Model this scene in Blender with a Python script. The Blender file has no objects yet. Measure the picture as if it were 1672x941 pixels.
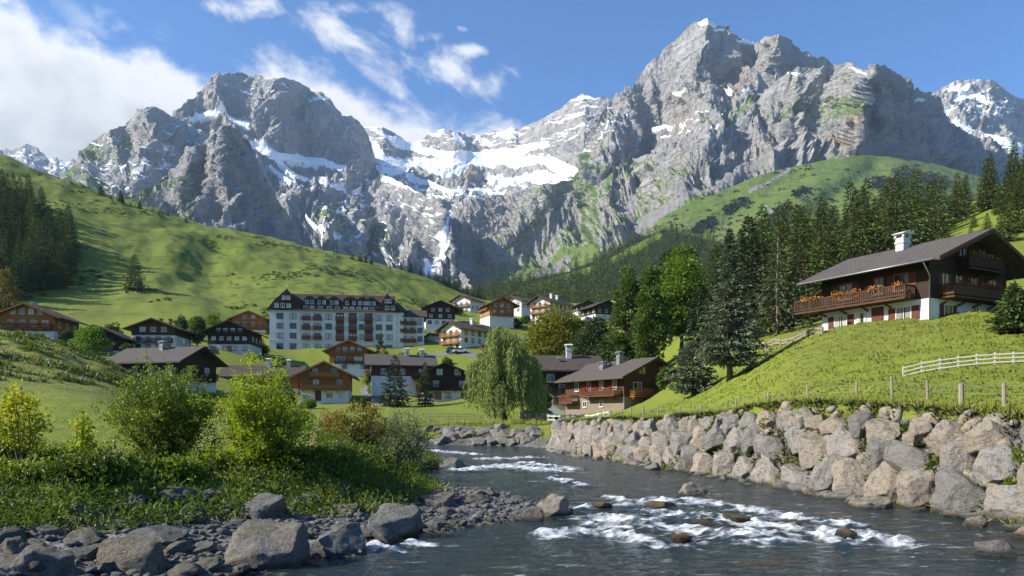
import bpy, bmesh, math, random
import numpy as np
from mathutils import Vector, Matrix, Euler, noise as mnoise

random.seed(7)
RNG = np.random.default_rng(11)
scene = bpy.context.scene
COL = scene.collection
R = math.radians

# ------------------------------------------------------------------ camera
CAM_Z = 3.0
F = 1207.0            # focal length in photograph pixels (1672 wide)
CX, HY = 836.0, 680.0  # principal column, horizon row

def P(px, py, Y):
    """pixel of the photograph + distance -> world point"""
    return Vector(((px - CX) / F * Y, Y, CAM_Z + (HY - py) / F * Y))

cam_data = bpy.data.cameras.new('camera')
cam = bpy.data.objects.new('camera', cam_data)
COL.objects.link(cam)
cam.location = (0, 0, CAM_Z)
cam.rotation_euler = (R(90), 0, 0)
cam_data.sensor_width = 36.0
cam_data.lens = 36.0 * F / 1672.0
cam_data.shift_y = (HY - 470.5) / 1672.0
cam_data.clip_start = 0.2
cam_data.clip_end = 40000
scene.camera = cam

# ------------------------------------------------------------------ render set-up
scene.render.engine = 'CYCLES'
scene.cycles.use_denoising = True
try:
    scene.cycles.denoiser = 'OPENIMAGEDENOISE'
    scene.cycles.denoising_prefilter = 'ACCURATE'
except Exception:
    pass
scene.cycles.max_bounces = 7
scene.cycles.diffuse_bounces = 3
scene.cycles.glossy_bounces = 3
scene.cycles.transmission_bounces = 4
scene.cycles.transparent_max_bounces = 12
scene.cycles.volume_bounces = 0
scene.cycles.caustics_reflective = False
scene.cycles.caustics_refractive = False
scene.view_settings.view_transform = 'Standard'
scene.view_settings.look = 'None'
scene.view_settings.exposure = 0.85
scene.view_settings.gamma = 1.0
scene.view_settings.use_curve_mapping = False

# ------------------------------------------------------------------ numpy noise
_perm = RNG.permutation(256).astype(np.int32)
_perm = np.concatenate([_perm, _perm])
_ang = np.linspace(0, 2 * np.pi, 256, endpoint=False)
_GX, _GY = np.cos(_ang).astype(np.float32), np.sin(_ang).astype(np.float32)

def pn(x, y, seed=0):
    """2-D gradient noise, about -0.7..0.7"""
    x = np.asarray(x, dtype=np.float64); y = np.asarray(y, dtype=np.float64)
    xi = np.floor(x).astype(np.int64); yi = np.floor(y).astype(np.int64)
    xf = (x - xi).astype(np.float32); yf = (y - yi).astype(np.float32)
    xi = (xi + seed * 37) & 255; yi = (yi + seed * 91) & 255
    u = xf * xf * xf * (xf * (xf * 6 - 15) + 10); v = yf * yf * yf * (yf * (yf * 6 - 15) + 10)
    x1 = (xi + 1) & 255; y1 = (yi + 1) & 255
    def g(ix, iy, dx, dy):
        h = _perm[_perm[ix] + iy]
        return _GX[h] * dx + _GY[h] * dy
    a = g(xi, yi, xf, yf); b = g(x1, yi, xf - 1, yf)
    c = g(xi, y1, xf, yf - 1); d = g(x1, y1, xf - 1, yf - 1)
    return (a + u * (b - a)) + v * ((c + u * (d - c)) - (a + u * (b - a)))

def fbm(x, y, octv=5, seed=0, gain=0.5, lac=2.03):
    s = 0; a = 1.0; f = 1.0
    for i in range(octv):
        s = s + a * pn(x * f, y * f, seed + i); a *= gain; f *= lac
    return s

def ridged(x, y, octv=6, seed=0, gain=0.55, lac=2.07):
    s = 0; a = 1.0; f = 1.0; w = 1.0; tot = 0
    for i in range(octv):
        n = 1 - np.abs(pn(x * f, y * f, seed + i)) * 1.6
        n = n * n
        s = s + a * n * w; tot += a
        w = np.clip(n * 1.3, 0, 1)
        a *= gain; f *= lac
    return s / tot

def sstep(a, b, x):
    t = np.clip((x - a) / (b - a), 0, 1)
    return t * t * (3 - 2 * t)

def poly_dist(px, py, pts):
    """distance to a polyline, and the parameter index of the nearest piece"""
    best = np.full(np.shape(px), 1e9); idx = np.zeros(np.shape(px), dtype=np.int32)
    for k in range(len(pts) - 1):
        (ax, ay), (bx, by) = pts[k][:2], pts[k + 1][:2]
        dx, dy = bx - ax, by - ay
        L = dx * dx + dy * dy + 1e-12
        t = np.clip(((px - ax) * dx + (py - ay) * dy) / L, 0, 1)
        d = np.hypot(px - ax - t * dx, py - ay - t * dy)
        m = d < best
        best = np.where(m, d, best); idx = np.where(m, k, idx)
    return best, idx

def inside(px, py, poly):
    r = np.zeros(np.shape(px), dtype=bool)
    n = len(poly)
    for k in range(n):
        (ax, ay), (bx, by) = poly[k][:2], poly[(k + 1) % n][:2]
        if ay == by: continue
        c = ((ay > py) != (by > py)) & (px < (bx - ax) * (py - ay) / (by - ay) + ax)
        r ^= c
    return r

# ------------------------------------------------------------------ mesh helpers
def mesh_from(name, verts, faces, smooth=True, attrs=None, mats=None, midx=None):
    """verts (n,3); faces (m,k) int array or list of arrays of different k"""
    me = bpy.data.meshes.new(name)
    verts = np.asarray(verts, dtype=np.float32)
    groups = faces if isinstance(faces, list) else [faces]
    groups = [np.asarray(g, dtype=np.int32) for g in groups if len(g)]
    loops = np.concatenate([g.ravel() for g in groups])
    sizes = np.concatenate([np.full(len(g), g.shape[1], dtype=np.int32) for g in groups])
    starts = np.concatenate([[0], np.cumsum(sizes)[:-1]]).astype(np.int32)
    me.vertices.add(len(verts)); me.vertices.foreach_set('co', verts.ravel())
    me.loops.add(len(loops)); me.loops.foreach_set('vertex_index', loops)
    me.polygons.add(len(sizes)); me.polygons.foreach_set('loop_start', starts)
    me.polygons.foreach_set('loop_total', sizes)
    me.polygons.foreach_set('use_smooth', np.full(len(sizes), bool(smooth)))
    if midx is not None:
        me.polygons.foreach_set('material_index', np.asarray(midx, dtype=np.int32))
    for k, a in (attrs or {}).items():
        at = me.attributes.new(k, 'FLOAT', 'POINT')
        at.data.foreach_set('value', np.asarray(a, dtype=np.float32).ravel())
    for m in (mats or []):
        me.materials.append(m)
    me.update(calc_edges=True)
    me.validate()
    return me

def grid_faces(nr, nc):
    i = np.arange(nr - 1)[:, None] * nc + np.arange(nc - 1)[None, :]
    i = i.ravel()
    return np.stack([i, i + 1, i + nc + 1, i + nc], axis=1)

def link(name, me, parent=None, loc=None, rz=None):
    o = bpy.data.objects.new(name, me)
    COL.objects.link(o)
    if parent is not None: o.parent = parent
    if loc is not None: o.location = loc
    if rz is not None: o.rotation_euler = (0, 0, rz)
    return o

def tag(o, label=None, cat=None, group=None, kind=None):
    if label: o['label'] = label
    if cat: o['category'] = cat
    if group: o['group'] = group
    if kind: o['kind'] = kind
    return o

def thing(name, label, cat, loc=(0, 0, 0), rz=0.0, group=None):
    o = link(name, None, None, loc, rz)
    o.empty_display_size = 0.3
    return tag(o, label, cat, group)

def copy_tree(o, parent=None):
    c = o.copy(); COL.objects.link(c)
    if parent is not None: c.parent = parent
    for ch in list(o.children): copy_tree(ch, c)
    return c

class MB:
    """collects boxes, bars and prisms into ONE mesh"""
    def __init__(self): self.v = []; self.f = []
    def add(self, vs, fs):
        n = len(self.v); self.v += [tuple(p) for p in vs]
        self.f += [tuple(i + n for i in f) for f in fs]
        return self
    def box(self, x0, x1, y0, y1, z0, z1):
        vs = [(x0, y0, z0), (x1, y0, z0), (x1, y1, z0), (x0, y1, z0), (x0, y0, z1), (x1, y0, z1), (x1, y1, z1), (x0, y1, z1)]
        return self.add(vs, [(0, 3, 2, 1), (4, 5, 6, 7), (0, 1, 5, 4), (1, 2, 6, 5), (2, 3, 7, 6), (3, 0, 4, 7)])
    def bar(self, a, b, w, h=None):
        a, b = Vector(a), Vector(b); h = h or w
        d = (b - a).normalized()
        s = d.cross(Vector((0, 0, 1)))
        if s.length < 1e-4: s = Vector((1, 0, 0))
        s.normalize(); u = s.cross(d)
        s *= w / 2; u *= h / 2
        vs = [a - s - u, a + s - u, a + s + u, a - s + u, b - s - u, b + s - u, b + s + u, b - s + u]
        return self.add(vs, [(0, 3, 2, 1), (4, 5, 6, 7), (0, 1, 5, 4), (1, 2, 6, 5), (2, 3, 7, 6), (3, 0, 4, 7)])
    def prism(self, poly, axis, t0, t1):
        """extrude a 2-D polygon; axis 'y': poly is (x,z); axis 'x': poly is (y,z)"""
        n = len(poly)
        mk = (lambda p, t: (p[0], t, p[1])) if axis == 'y' else (lambda p, t: (t, p[0], p[1]))
        vs = [mk(p, t0) for p in poly] + [mk(p, t1) for p in poly]
        fs = [tuple(range(n)), tuple(range(2 * n - 1, n - 1, -1))]
        for i in range(n):
            j = (i + 1) % n
            fs.append((i, i + n, j + n, j))
        return self.add(vs, fs)
    def tube(self, pts, rad, n=8):
        k = len(self.v); m = len(pts)
        for i, p in enumerate(pts):
            p = Vector(p)
            d = (Vector(pts[min(i + 1, m - 1)]) - Vector(pts[max(i - 1, 0)]))
            d.normalize()
            s = d.cross(Vector((0.3, 1, 0.1))); s.normalize(); u = s.cross(d)
            r = rad[i] if hasattr(rad, '__len__') else rad
            for j in range(n):
                a = 2 * math.pi * j / n
                self.v.append(tuple(p + s * (r * math.cos(a)) + u * (r * math.sin(a))))
        for i in range(m - 1):
            for j in range(n):
                a = k + i * n + j; b = k + i * n + (j + 1) % n
                self.f.append((a, b, b + n, a + n))
        self.f.append(tuple(k + j for j in range(n))[::-1])
        self.f.append(tuple(k + (m - 1) * n + j for j in range(n)))
        return self
    def mesh(self, name, mat, smooth=False, bevel=0.0):
        me = bpy.data.meshes.new(name)
        me.from_pydata(self.v, [], self.f)
        bm = bmesh.new(); bm.from_mesh(me)
        bmesh.ops.recalc_face_normals(bm, faces=bm.faces)
        if bevel:
            bmesh.ops.bevel(bm, geom=list(bm.edges), offset=bevel, segments=1, affect='EDGES', clamp_overlap=True)
        bm.to_mesh(me); bm.free()
        if smooth:
            me.polygons.foreach_set('use_smooth', [True] * len(me.polygons))
        me.materials.append(mat)
        return me
    def build(self, name, mat, parent=None, smooth=False, bevel=0.0, loc=None, rz=None):
        return link(name, self.mesh(name, mat, smooth, bevel), parent, loc, rz)

# ------------------------------------------------------------------ node helpers
class NT:
    def __init__(self, name):
        self.m = bpy.data.materials.new(name); self.m.use_nodes = True
        self.t = self.m.node_tree; self.t.nodes.clear()
        self.out = self.t.nodes.new('ShaderNodeOutputMaterial')
    def n(self, typ, **kw):
        nd = self.t.nodes.new(typ)
        for k, v in kw.items(): setattr(nd, k, v)
        return nd
    def l(self, a, b): self.t.links.new(a, b)
    def val(self, sock, v):
        if hasattr(v, 'is_linked') or isinstance(v, bpy.types.NodeSocket): self.l(v, sock)
        else: sock.default_value = v
    def coord(self, which='Object', scale=None, rot=None):
        tc = self.n('ShaderNodeTexCoord')
        o = tc.outputs[which]
        if scale is not None or rot is not None:
            mp = self.n('ShaderNodeMapping')
            if scale is not None: mp.inputs['Scale'].default_value = scale if hasattr(scale, '__len__') else (scale,) * 3
            if rot is not None: mp.inputs['Rotation'].default_value = rot
            self.l(o, mp.inputs['Vector']); o = mp.outputs[0]
        return o
    def noise(self, vec, scale, detail=4, rough=0.55, dist=0.0):
        nd = self.n('ShaderNodeTexNoise')
        nd.inputs['Scale'].default_value = scale; nd.inputs['Detail'].default_value = detail
        nd.inputs['Roughness'].default_value = rough; nd.inputs['Distortion'].default_value = dist
        if vec is not None: self.l(vec, nd.inputs['Vector'])
        return nd.outputs['Fac']
    def vor(self, vec, scale, feature='F1', out='Distance'):
        nd = self.n('ShaderNodeTexVoronoi', feature=feature)
        nd.inputs['Scale'].default_value = scale
        if vec is not None: self.l(vec, nd.inputs['Vector'])
        return nd.outputs[out]
    def attr(self, name):
        return self.n('ShaderNodeAttribute', attribute_name=name).outputs['Fac']
    def rnd(self):
        return self.n('ShaderNodeObjectInfo').outputs['Random']
    def math(self, op, a, b=0.5, c=None, clamp=False):
        nd = self.n('ShaderNodeMath', operation=op, use_clamp=clamp)
        self.val(nd.inputs[0], a)
        if op not in ('ABSOLUTE', 'SQRT', 'SINE', 'FRACT', 'FLOOR'): self.val(nd.inputs[1], b)
        if c is not None: self.val(nd.inputs[2], c)
        return nd.outputs[0]
    def ramp(self, fac, stops, interp='LINEAR'):
        nd = self.n('ShaderNodeValToRGB'); cr = nd.color_ramp; cr.interpolation = interp
        while len(cr.elements) < len(stops): cr.elements.new(0.5)
        for e, (p, c) in zip(cr.elements, stops):
            e.position = p; e.color = (c if hasattr(c, '__len__') else (c, c, c)) + ((1,) if not hasattr(c, '__len__') or len(c) == 3 else ()) if hasattr(c, '__len__') else (c, c, c, 1)
        self.l(fac, nd.inputs[0])
        return nd.outputs['Color']
    def step(self, x, a, b):
        nd = self.n('ShaderNodeMapRange', interpolation_type='SMOOTHSTEP')
        self.val(nd.inputs['Value'], x)
        nd.inputs['From Min'].default_value = a; nd.inputs['From Max'].default_value = b
        return nd.outputs[0]
    def mix(self, fac, a, b, blend='MIX'):
        nd = self.n('ShaderNodeMix', data_type='RGBA', blend_type=blend)
        self.val(nd.inputs['Factor'], fac)
        for s, v in ((nd.inputs['A'], a), (nd.inputs['B'], b)):
            if isinstance(v, bpy.types.NodeSocket): self.l(v, s)
            else: s.default_value = tuple(v) + (1,) if len(v) == 3 else v
        return nd.outputs['Result']
    def bump(self, h, strength=0.5, dist=0.1, prev=None):
        nd = self.n('ShaderNodeBump')
        self.val(nd.inputs['Strength'], strength); nd.inputs['Distance'].default_value = dist
        self.l(h, nd.inputs['Height'])
        if prev is not None: self.l(prev, nd.inputs['Normal'])
        return nd.outputs[0]
    def bsdf(self, color, rough=0.8, normal=None, spec=0.3, **kw):
        nd = self.n('ShaderNodeBsdfPrincipled')
        c = nd.inputs['Base Color']
        if isinstance(color, bpy.types.NodeSocket): self.l(color, c)
        else: c.default_value = tuple(color) + (1,)
        self.val(nd.inputs['Roughness'], rough)
        nd.inputs['Specular IOR Level'].default_value = spec
        if normal is not None: self.l(normal, nd.inputs['Normal'])
        for k, v in kw.items(): self.val(nd.inputs[k], v)
        return nd.outputs[0]
    def done(self, shader):
        self.l(shader, self.out.inputs['Surface']); return self.m

def simple_mat(name, col, rough=0.7, var=0.15, scale=3.0, spec=0.3, bump=0.0, metal=0.0):
    t = NT(name)
    c = t.coord('Object')
    nz = t.noise(c, scale, 5, 0.6)
    rnd = t.rnd()
    dark = tuple(v * (1 - var) for v in col); light = tuple(min(1, v * (1 + var)) for v in col)
    colr = t.mix(t.math('ADD', t.math('MULTIPLY', nz, 0.75), t.math('MULTIPLY', rnd, 0.25)), dark, light)
    nm = t.bump(nz, bump, 0.03) if bump else None
    return t.done(t.bsdf(colr, rough, nm, spec, Metallic=metal))

# ------------------------------------------------------------------ sun and sky
SUN_EL, SUN_BEHIND = 34.0, 11.0           # elevation; degrees behind the pure left direction
ts = Vector((-math.cos(R(SUN_EL)) * math.cos(R(SUN_BEHIND)), -math.cos(R(SUN_EL)) * math.sin(R(SUN_BEHIND)), math.sin(R(SUN_EL))))
sd = bpy.data.lights.new('sun', 'SUN'); sd.energy = 5.0; sd.angle = R(0.55); sd.color = (1.0, 0.93, 0.82)
so = bpy.data.objects.new('sun', sd); COL.objects.link(so)
so.rotation_euler = (-ts).to_track_quat('-Z', 'Y').to_euler()
so.location = ts * 200

world = bpy.data.worlds.new('World'); scene.world = world; world.use_nodes = True
wt = world.node_tree; wt.nodes.clear()
def wn(typ, **kw):
    nd = wt.nodes.new(typ)
    for k, v in kw.items(): setattr(nd, k, v)
    return nd
def wl(a, b): wt.links.new(a, b)
def wmath(op, a, b=0.0, c=None, clamp=False):
    nd = wn('ShaderNodeMath', operation=op, use_clamp=clamp)
    for s, v in zip(nd.inputs, (a, b, c)):
        if v is None: continue
        if isinstance(v, bpy.types.NodeSocket): wl(v, s)
        else: s.default_value = v
    return nd.outputs[0]
def wstep(x, a, b):
    nd = wn('ShaderNodeMapRange', interpolation_type='SMOOTHSTEP')
    wl(x, nd.inputs['Value']); nd.inputs['From Min'].default_value = a; nd.inputs['From Max'].default_value = b
    return nd.outputs[0]
sky = wn('ShaderNodeTexSky', sky_type='NISHITA')
sky.sun_disc = False
sky.sun_elevation = R(SUN_EL)
sky.sun_rotation = math.atan2(ts.x, ts.y)
sky.altitude = 1300; sky.air_density = 1.0; sky.dust_density = 0.35; sky.ozone_density = 2.2
# clouds live in the sky by direction: azimuth (deg, + to the right of +Y) and elevation
tc = wn('ShaderNodeTexCoord')
sep = wn('ShaderNodeSeparateXYZ'); wl(tc.outputs['Generated'], sep.inputs[0])
X_, Y_, Z_ = sep.outputs
yc = wmath('MAXIMUM', Y_, 0.05)
ax = wmath('DIVIDE', X_, yc); az = wmath('DIVIDE', Z_, yc)      # tangents of azimuth and elevation
comb = wn('ShaderNodeCombineXYZ'); wl(ax, comb.inputs[0]); wl(az, comb.inputs[1])
def wnoise(scale, detail, rough, stretch=(1, 1, 1), rot=0.0, dist=0.0, off=(0, 0, 0)):
    mp = wn('ShaderNodeMapping', vector_type='TEXTURE'); mp.inputs['Scale'].default_value = stretch
    mp.inputs['Rotation'].default_value = (0, 0, rot); mp.inputs['Location'].default_value = off
    wl(comb.outputs[0], mp.inputs['Vector'])
    nd = wn('ShaderNodeTexNoise'); nd.inputs['Scale'].default_value = scale
    nd.inputs['Detail'].default_value = detail; nd.inputs['Roughness'].default_value = rough
    nd.inputs['Distortion'].default_value = dist
    wl(mp.outputs[0], nd.inputs['Vector'])
    return nd.outputs['Fac']
def T(px, py): return ((px - CX) / F, (HY - py) / F)
def band(x0, y0, x1, y1, soft):
    """half plane below the line through two directions: 1 well below it, 0 above"""
    (a, b), (c, d) = T(x0, y0), T(x1, y1)
    m = (d - b) / (c - a)
    # below = b + m (ax - a) - az
    v = wmath('SUBTRACT', wmath('MULTIPLY_ADD', ax, m, b - m * a), az)
    return wmath('MULTIPLY', v, 1.0 / soft)
def blob(px, py, rx, ry, rot=0.0):
    """1 at the centre of an ellipse of directions, falling to 0 at its edge and below 0 outside"""
    a, b = T(px, py); c, s = math.cos(rot), math.sin(rot)
    dx = wmath('SUBTRACT', ax, a); dz = wmath('SUBTRACT', az, b)
    u = wmath('MULTIPLY', wmath('ADD', wmath('MULTIPLY', dx, c), wmath('MULTIPLY', dz, s)), F / rx)
    v = wmath('MULTIPLY', wmath('SUBTRACT', wmath('MULTIPLY', dz, c), wmath('MULTIPLY', dx, s)), F / ry)
    r = wmath('SQRT', wmath('ADD', wmath('MULTIPLY', u, u), wmath('MULTIPLY', v, v)))
    return wmath('SUBTRACT', 1.0, r)
n_big = wnoise(5.5, 8, 0.58, (1.3, 1, 1), R(-30), 0.3)
n_fine = wnoise(17, 10, 0.62, (1.9, 1, 1), R(-38), 0.3, (0.4, 0.2, 0))
nb = wmath('SUBTRACT', n_big, 0.5)
# the main bank: below a line falling from the upper left to the saddle
b1 = band(60, 5, 340, 140, 0.060)
b2 = band(330, 76, 870, 194, 0.045)
lim = wmath('MULTIPLY', wmath('SUBTRACT', (900 - CX) / F, ax), 9.0)
lim1 = wmath('MULTIPLY', wmath('SUBTRACT', (390 - CX) / F, ax), 7.0)
bank = wmath('MAXIMUM', wmath('MINIMUM', b1, lim1), wmath('MINIMUM', b2, lim))
nc = wmath('SUBTRACT', wnoise(17, 9, 0.62, (1.4, 1, 1), R(-30), 0.25, (0.3, 0.1, 0)), 0.5)
dens1 = wmath('ADD', wmath('ADD', bank, wmath('MULTIPLY', nb, 4.2)), wmath('MULTIPLY', nc, 2.2))
def wisp(list_, amp, wgt):
    m = None
    for bl in list_:
        v = blob(*bl)
        m = v if m is None else wmath('MAXIMUM', m, v)
    m = wmath('SUBTRACT', wmath('MULTIPLY', wmath('MINIMUM', m, 0.7), 1.3), 0.42)
    return wmath('MULTIPLY', wmath('ADD', m, wmath('MULTIPLY', wmath('SUBTRACT', n_fine, 0.50), amp)), wgt)
dens2 = wisp([(525, 40, 75, 42, R(-40)), (640, 82, 100, 66, R(-38)), (715, 118, 90, 48, R(-28)), (795, 142, 60, 30, R(12)), (590, 80, 110, 26, R(-38)),
              (585, 15, 70, 18, R(5)), (400, 8, 75, 26, R(-10)), (640, 140, 115, 22, R(-36)), (700, 60, 38, 14, R(15)), (765, 82, 36, 14, R(0)), (755, 46, 22, 10, 0)], 6.5, 0.9)
dens3 = wisp([(110, 20, 110, 30, R(-35)), (265, 55, 40, 28, R(-40))], 6.0, 0.6)
d_all = wmath('MAXIMUM', wmath('MAXIMUM', dens1, dens2), dens3)
cov1 = wstep(dens1, -0.05, 1.0)
cov2 = wmath('MULTIPLY', wstep(dens2, -0.25, 1.35), 0.95)
cov3 = wmath('MULTIPLY', wstep(dens3, 0.0, 1.2), 0.4)
cov = wmath('MAXIMUM', wmath('MAXIMUM', cov1, cov2), cov3)
n_sh = wnoise(4.2, 6, 0.55, (1.5, 1, 1), R(-25), 0.2, (0.1, 0.02, 0.3))
thick = wmath('MULTIPLY', wstep(dens1, 0.6, 2.6), wstep(n_sh, 0.40, 0.66))
WS = 0.10
cr = wn('ShaderNodeMix', data_type='RGBA')
wl(thick, cr.inputs['Factor'])
cr.inputs['A'].default_value = (0.57 / WS, 0.58 / WS, 0.60 / WS, 1)
cr.inputs['B'].default_value = (0.30 / WS, 0.315 / WS, 0.34 / WS, 1)
mx = wn('ShaderNodeMix', data_type='RGBA')
tint = wn('ShaderNodeMix', data_type='RGBA', blend_type='MULTIPLY'); tint.inputs['Factor'].default_value = 1.0
wl(sky.outputs[0], tint.inputs['A']); tint.inputs['B'].default_value = (0.50, 0.84, 1.16, 1)
wl(cov, mx.inputs['Factor']); wl(tint.outputs['Result'], mx.inputs['A']); wl(cr.outputs['Result'], mx.inputs['B'])
bg = wn('ShaderNodeBackground'); bg.inputs['Strength'].default_value = WS
wl(mx.outputs['Result'], bg.inputs['Color'])
wo = wn('ShaderNodeOutputWorld'); wl(bg.outputs[0], wo.inputs['Surface'])
# ================================================================== mountains
def interp_pts(pts, x):
    a = np.array(sorted(pts), dtype=float)
    return np.interp(x, a[:, 0], a[:, 1])

def strokes(PX, PY, lst):
    """soft union of painted patches of ground cover: (polyline, half width) -> 0..1"""
    m = np.zeros(PX.shape)
    for pts, w in lst:
        d, _ = poly_dist(PX, PY, pts)
        m = np.maximum(m, 1 - d / (2.0 * w))
    return np.clip(m, 0, 1)

def rock_material():
    t = NT('mountain_rock')
    co = t.coord('Object')
    big = t.noise(co, 0.0022, 6, 0.6)
    mid = t.noise(co, 0.012, 8, 0.65, 0.3)
    cs = t.coord('Object', (0.004, 0.004, 0.05), (R(12), R(8), 0))
    strata = t.noise(cs, 1.0, 7, 0.62, 0.6)
    cv = t.coord('Object', (0.03, 0.03, 0.0035))
    streak = t.noise(cv, 1.0, 6, 0.6, 0.4)
    c = t.mix(mid, (0.20, 0.195, 0.19), (0.64, 0.63, 0.61))
    c = t.mix(t.step(big, 0.5, 0.68), c, (0.42, 0.40, 0.36))
    c = t.mix(t.math('MULTIPLY', t.step(strata, 0.52, 0.68), 0.6), c, (0.56, 0.555, 0.545))
    c = t.mix(t.math('MULTIPLY', t.step(streak, 0.53, 0.68), 0.6), c, (0.10, 0.103, 0.112))
    c = t.mix(t.math('MULTIPLY', t.step(t.attr('warm'), 0.2, 0.8), t.step(mid, 0.35, 0.6)), c, (0.40, 0.32, 0.24))
    sc = t.noise(co, 0.05, 6, 0.6)
    scree = t.mix(sc, (0.27, 0.265, 0.26), (0.40, 0.39, 0.38))
    scm = t.step(t.math('ADD', t.attr('scree'), t.math('MULTIPLY', t.math('SUBTRACT', t.noise(t.coord('Object', (1, 1, 0.35)), 0.013, 8, 0.7), 0.5), 1.5)), 0.36, 0.62)
    c = t.mix(scm, c, scree)
    gn = t.noise(co, 0.02, 8, 0.65)
    grass = t.mix(gn, (0.055, 0.095, 0.018), (0.155, 0.215, 0.045))
    grass = t.mix(t.step(t.noise(co, 0.006, 5, 0.6), 0.5, 0.7), grass, (0.13, 0.15, 0.05))
    grass = t.mix(t.math('MULTIPLY', t.step(t.noise(co, 0.011, 9, 0.68), 0.57, 0.66), 0.8), grass, (0.025, 0.042, 0.02))
    gm = t.step(t.math('ADD', t.math('SUBTRACT', t.attr('grass'), t.math('MULTIPLY', scm, 0.9)), t.math('MULTIPLY', t.math('SUBTRACT', gn, 0.5), 0.7)), 0.42, 0.58)
    c = t.mix(gm, c, grass)
    sm = t.step(t.math('ADD', t.attr('snow'), t.math('MULTIPLY', t.math('SUBTRACT', t.noise(co, 0.035, 6, 0.65), 0.5), 0.55)), 0.44, 0.56)
    ice = t.mix(t.step(t.noise(t.coord('Object', (0.012, 0.03, 0.045)), 1.0, 6, 0.6), 0.42, 0.62), (0.45, 0.56, 0.60), (0.80, 0.82, 0.84))
    snowc = t.mix(t.attr('ice'), (0.82, 0.84, 0.86), ice)
    c = t.mix(sm, c, snowc)
    h = t.math('ADD', t.math('MULTIPLY', mid, 1.0), t.math('ADD', t.math('MULTIPLY', strata, 0.9), t.math('MULTIPLY', streak, 0.6)))
    fine = t.noise(co, 0.09, 7, 0.7)
    h = t.math('ADD', h, t.math('MULTIPLY', fine, 0.35))
    vb = t.vor(t.coord('Object', (0.016, 0.016, 0.006), (R(6), R(-9), 0)), 1.0); vs_ = t.vor(t.coord('Object', (0.05, 0.05, 0.022), (R(-8), R(7), 0)), 1.0)
    h = t.math('ADD', h, t.math('ADD', t.math('MULTIPLY', vb, 0.75), t.math('MULTIPLY', vs_, 0.35)))
    soft = t.math('SUBTRACT', 1.0, t.math('MAXIMUM', t.math('MULTIPLY', sm, 0.85), t.math('MULTIPLY', gm, 0.6)))
    nd = t.n('ShaderNodeBump'); nd.inputs['Distance'].default_value = 48.0
    t.l(h, nd.inputs['Height']); t.l(t.math('MULTIPLY', soft, 0.95), nd.inputs['Strength'])
    return t.done(t.bsdf(c, 0.9, nd.outputs[0], 0.15))
ROCK = rock_material()

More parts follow.
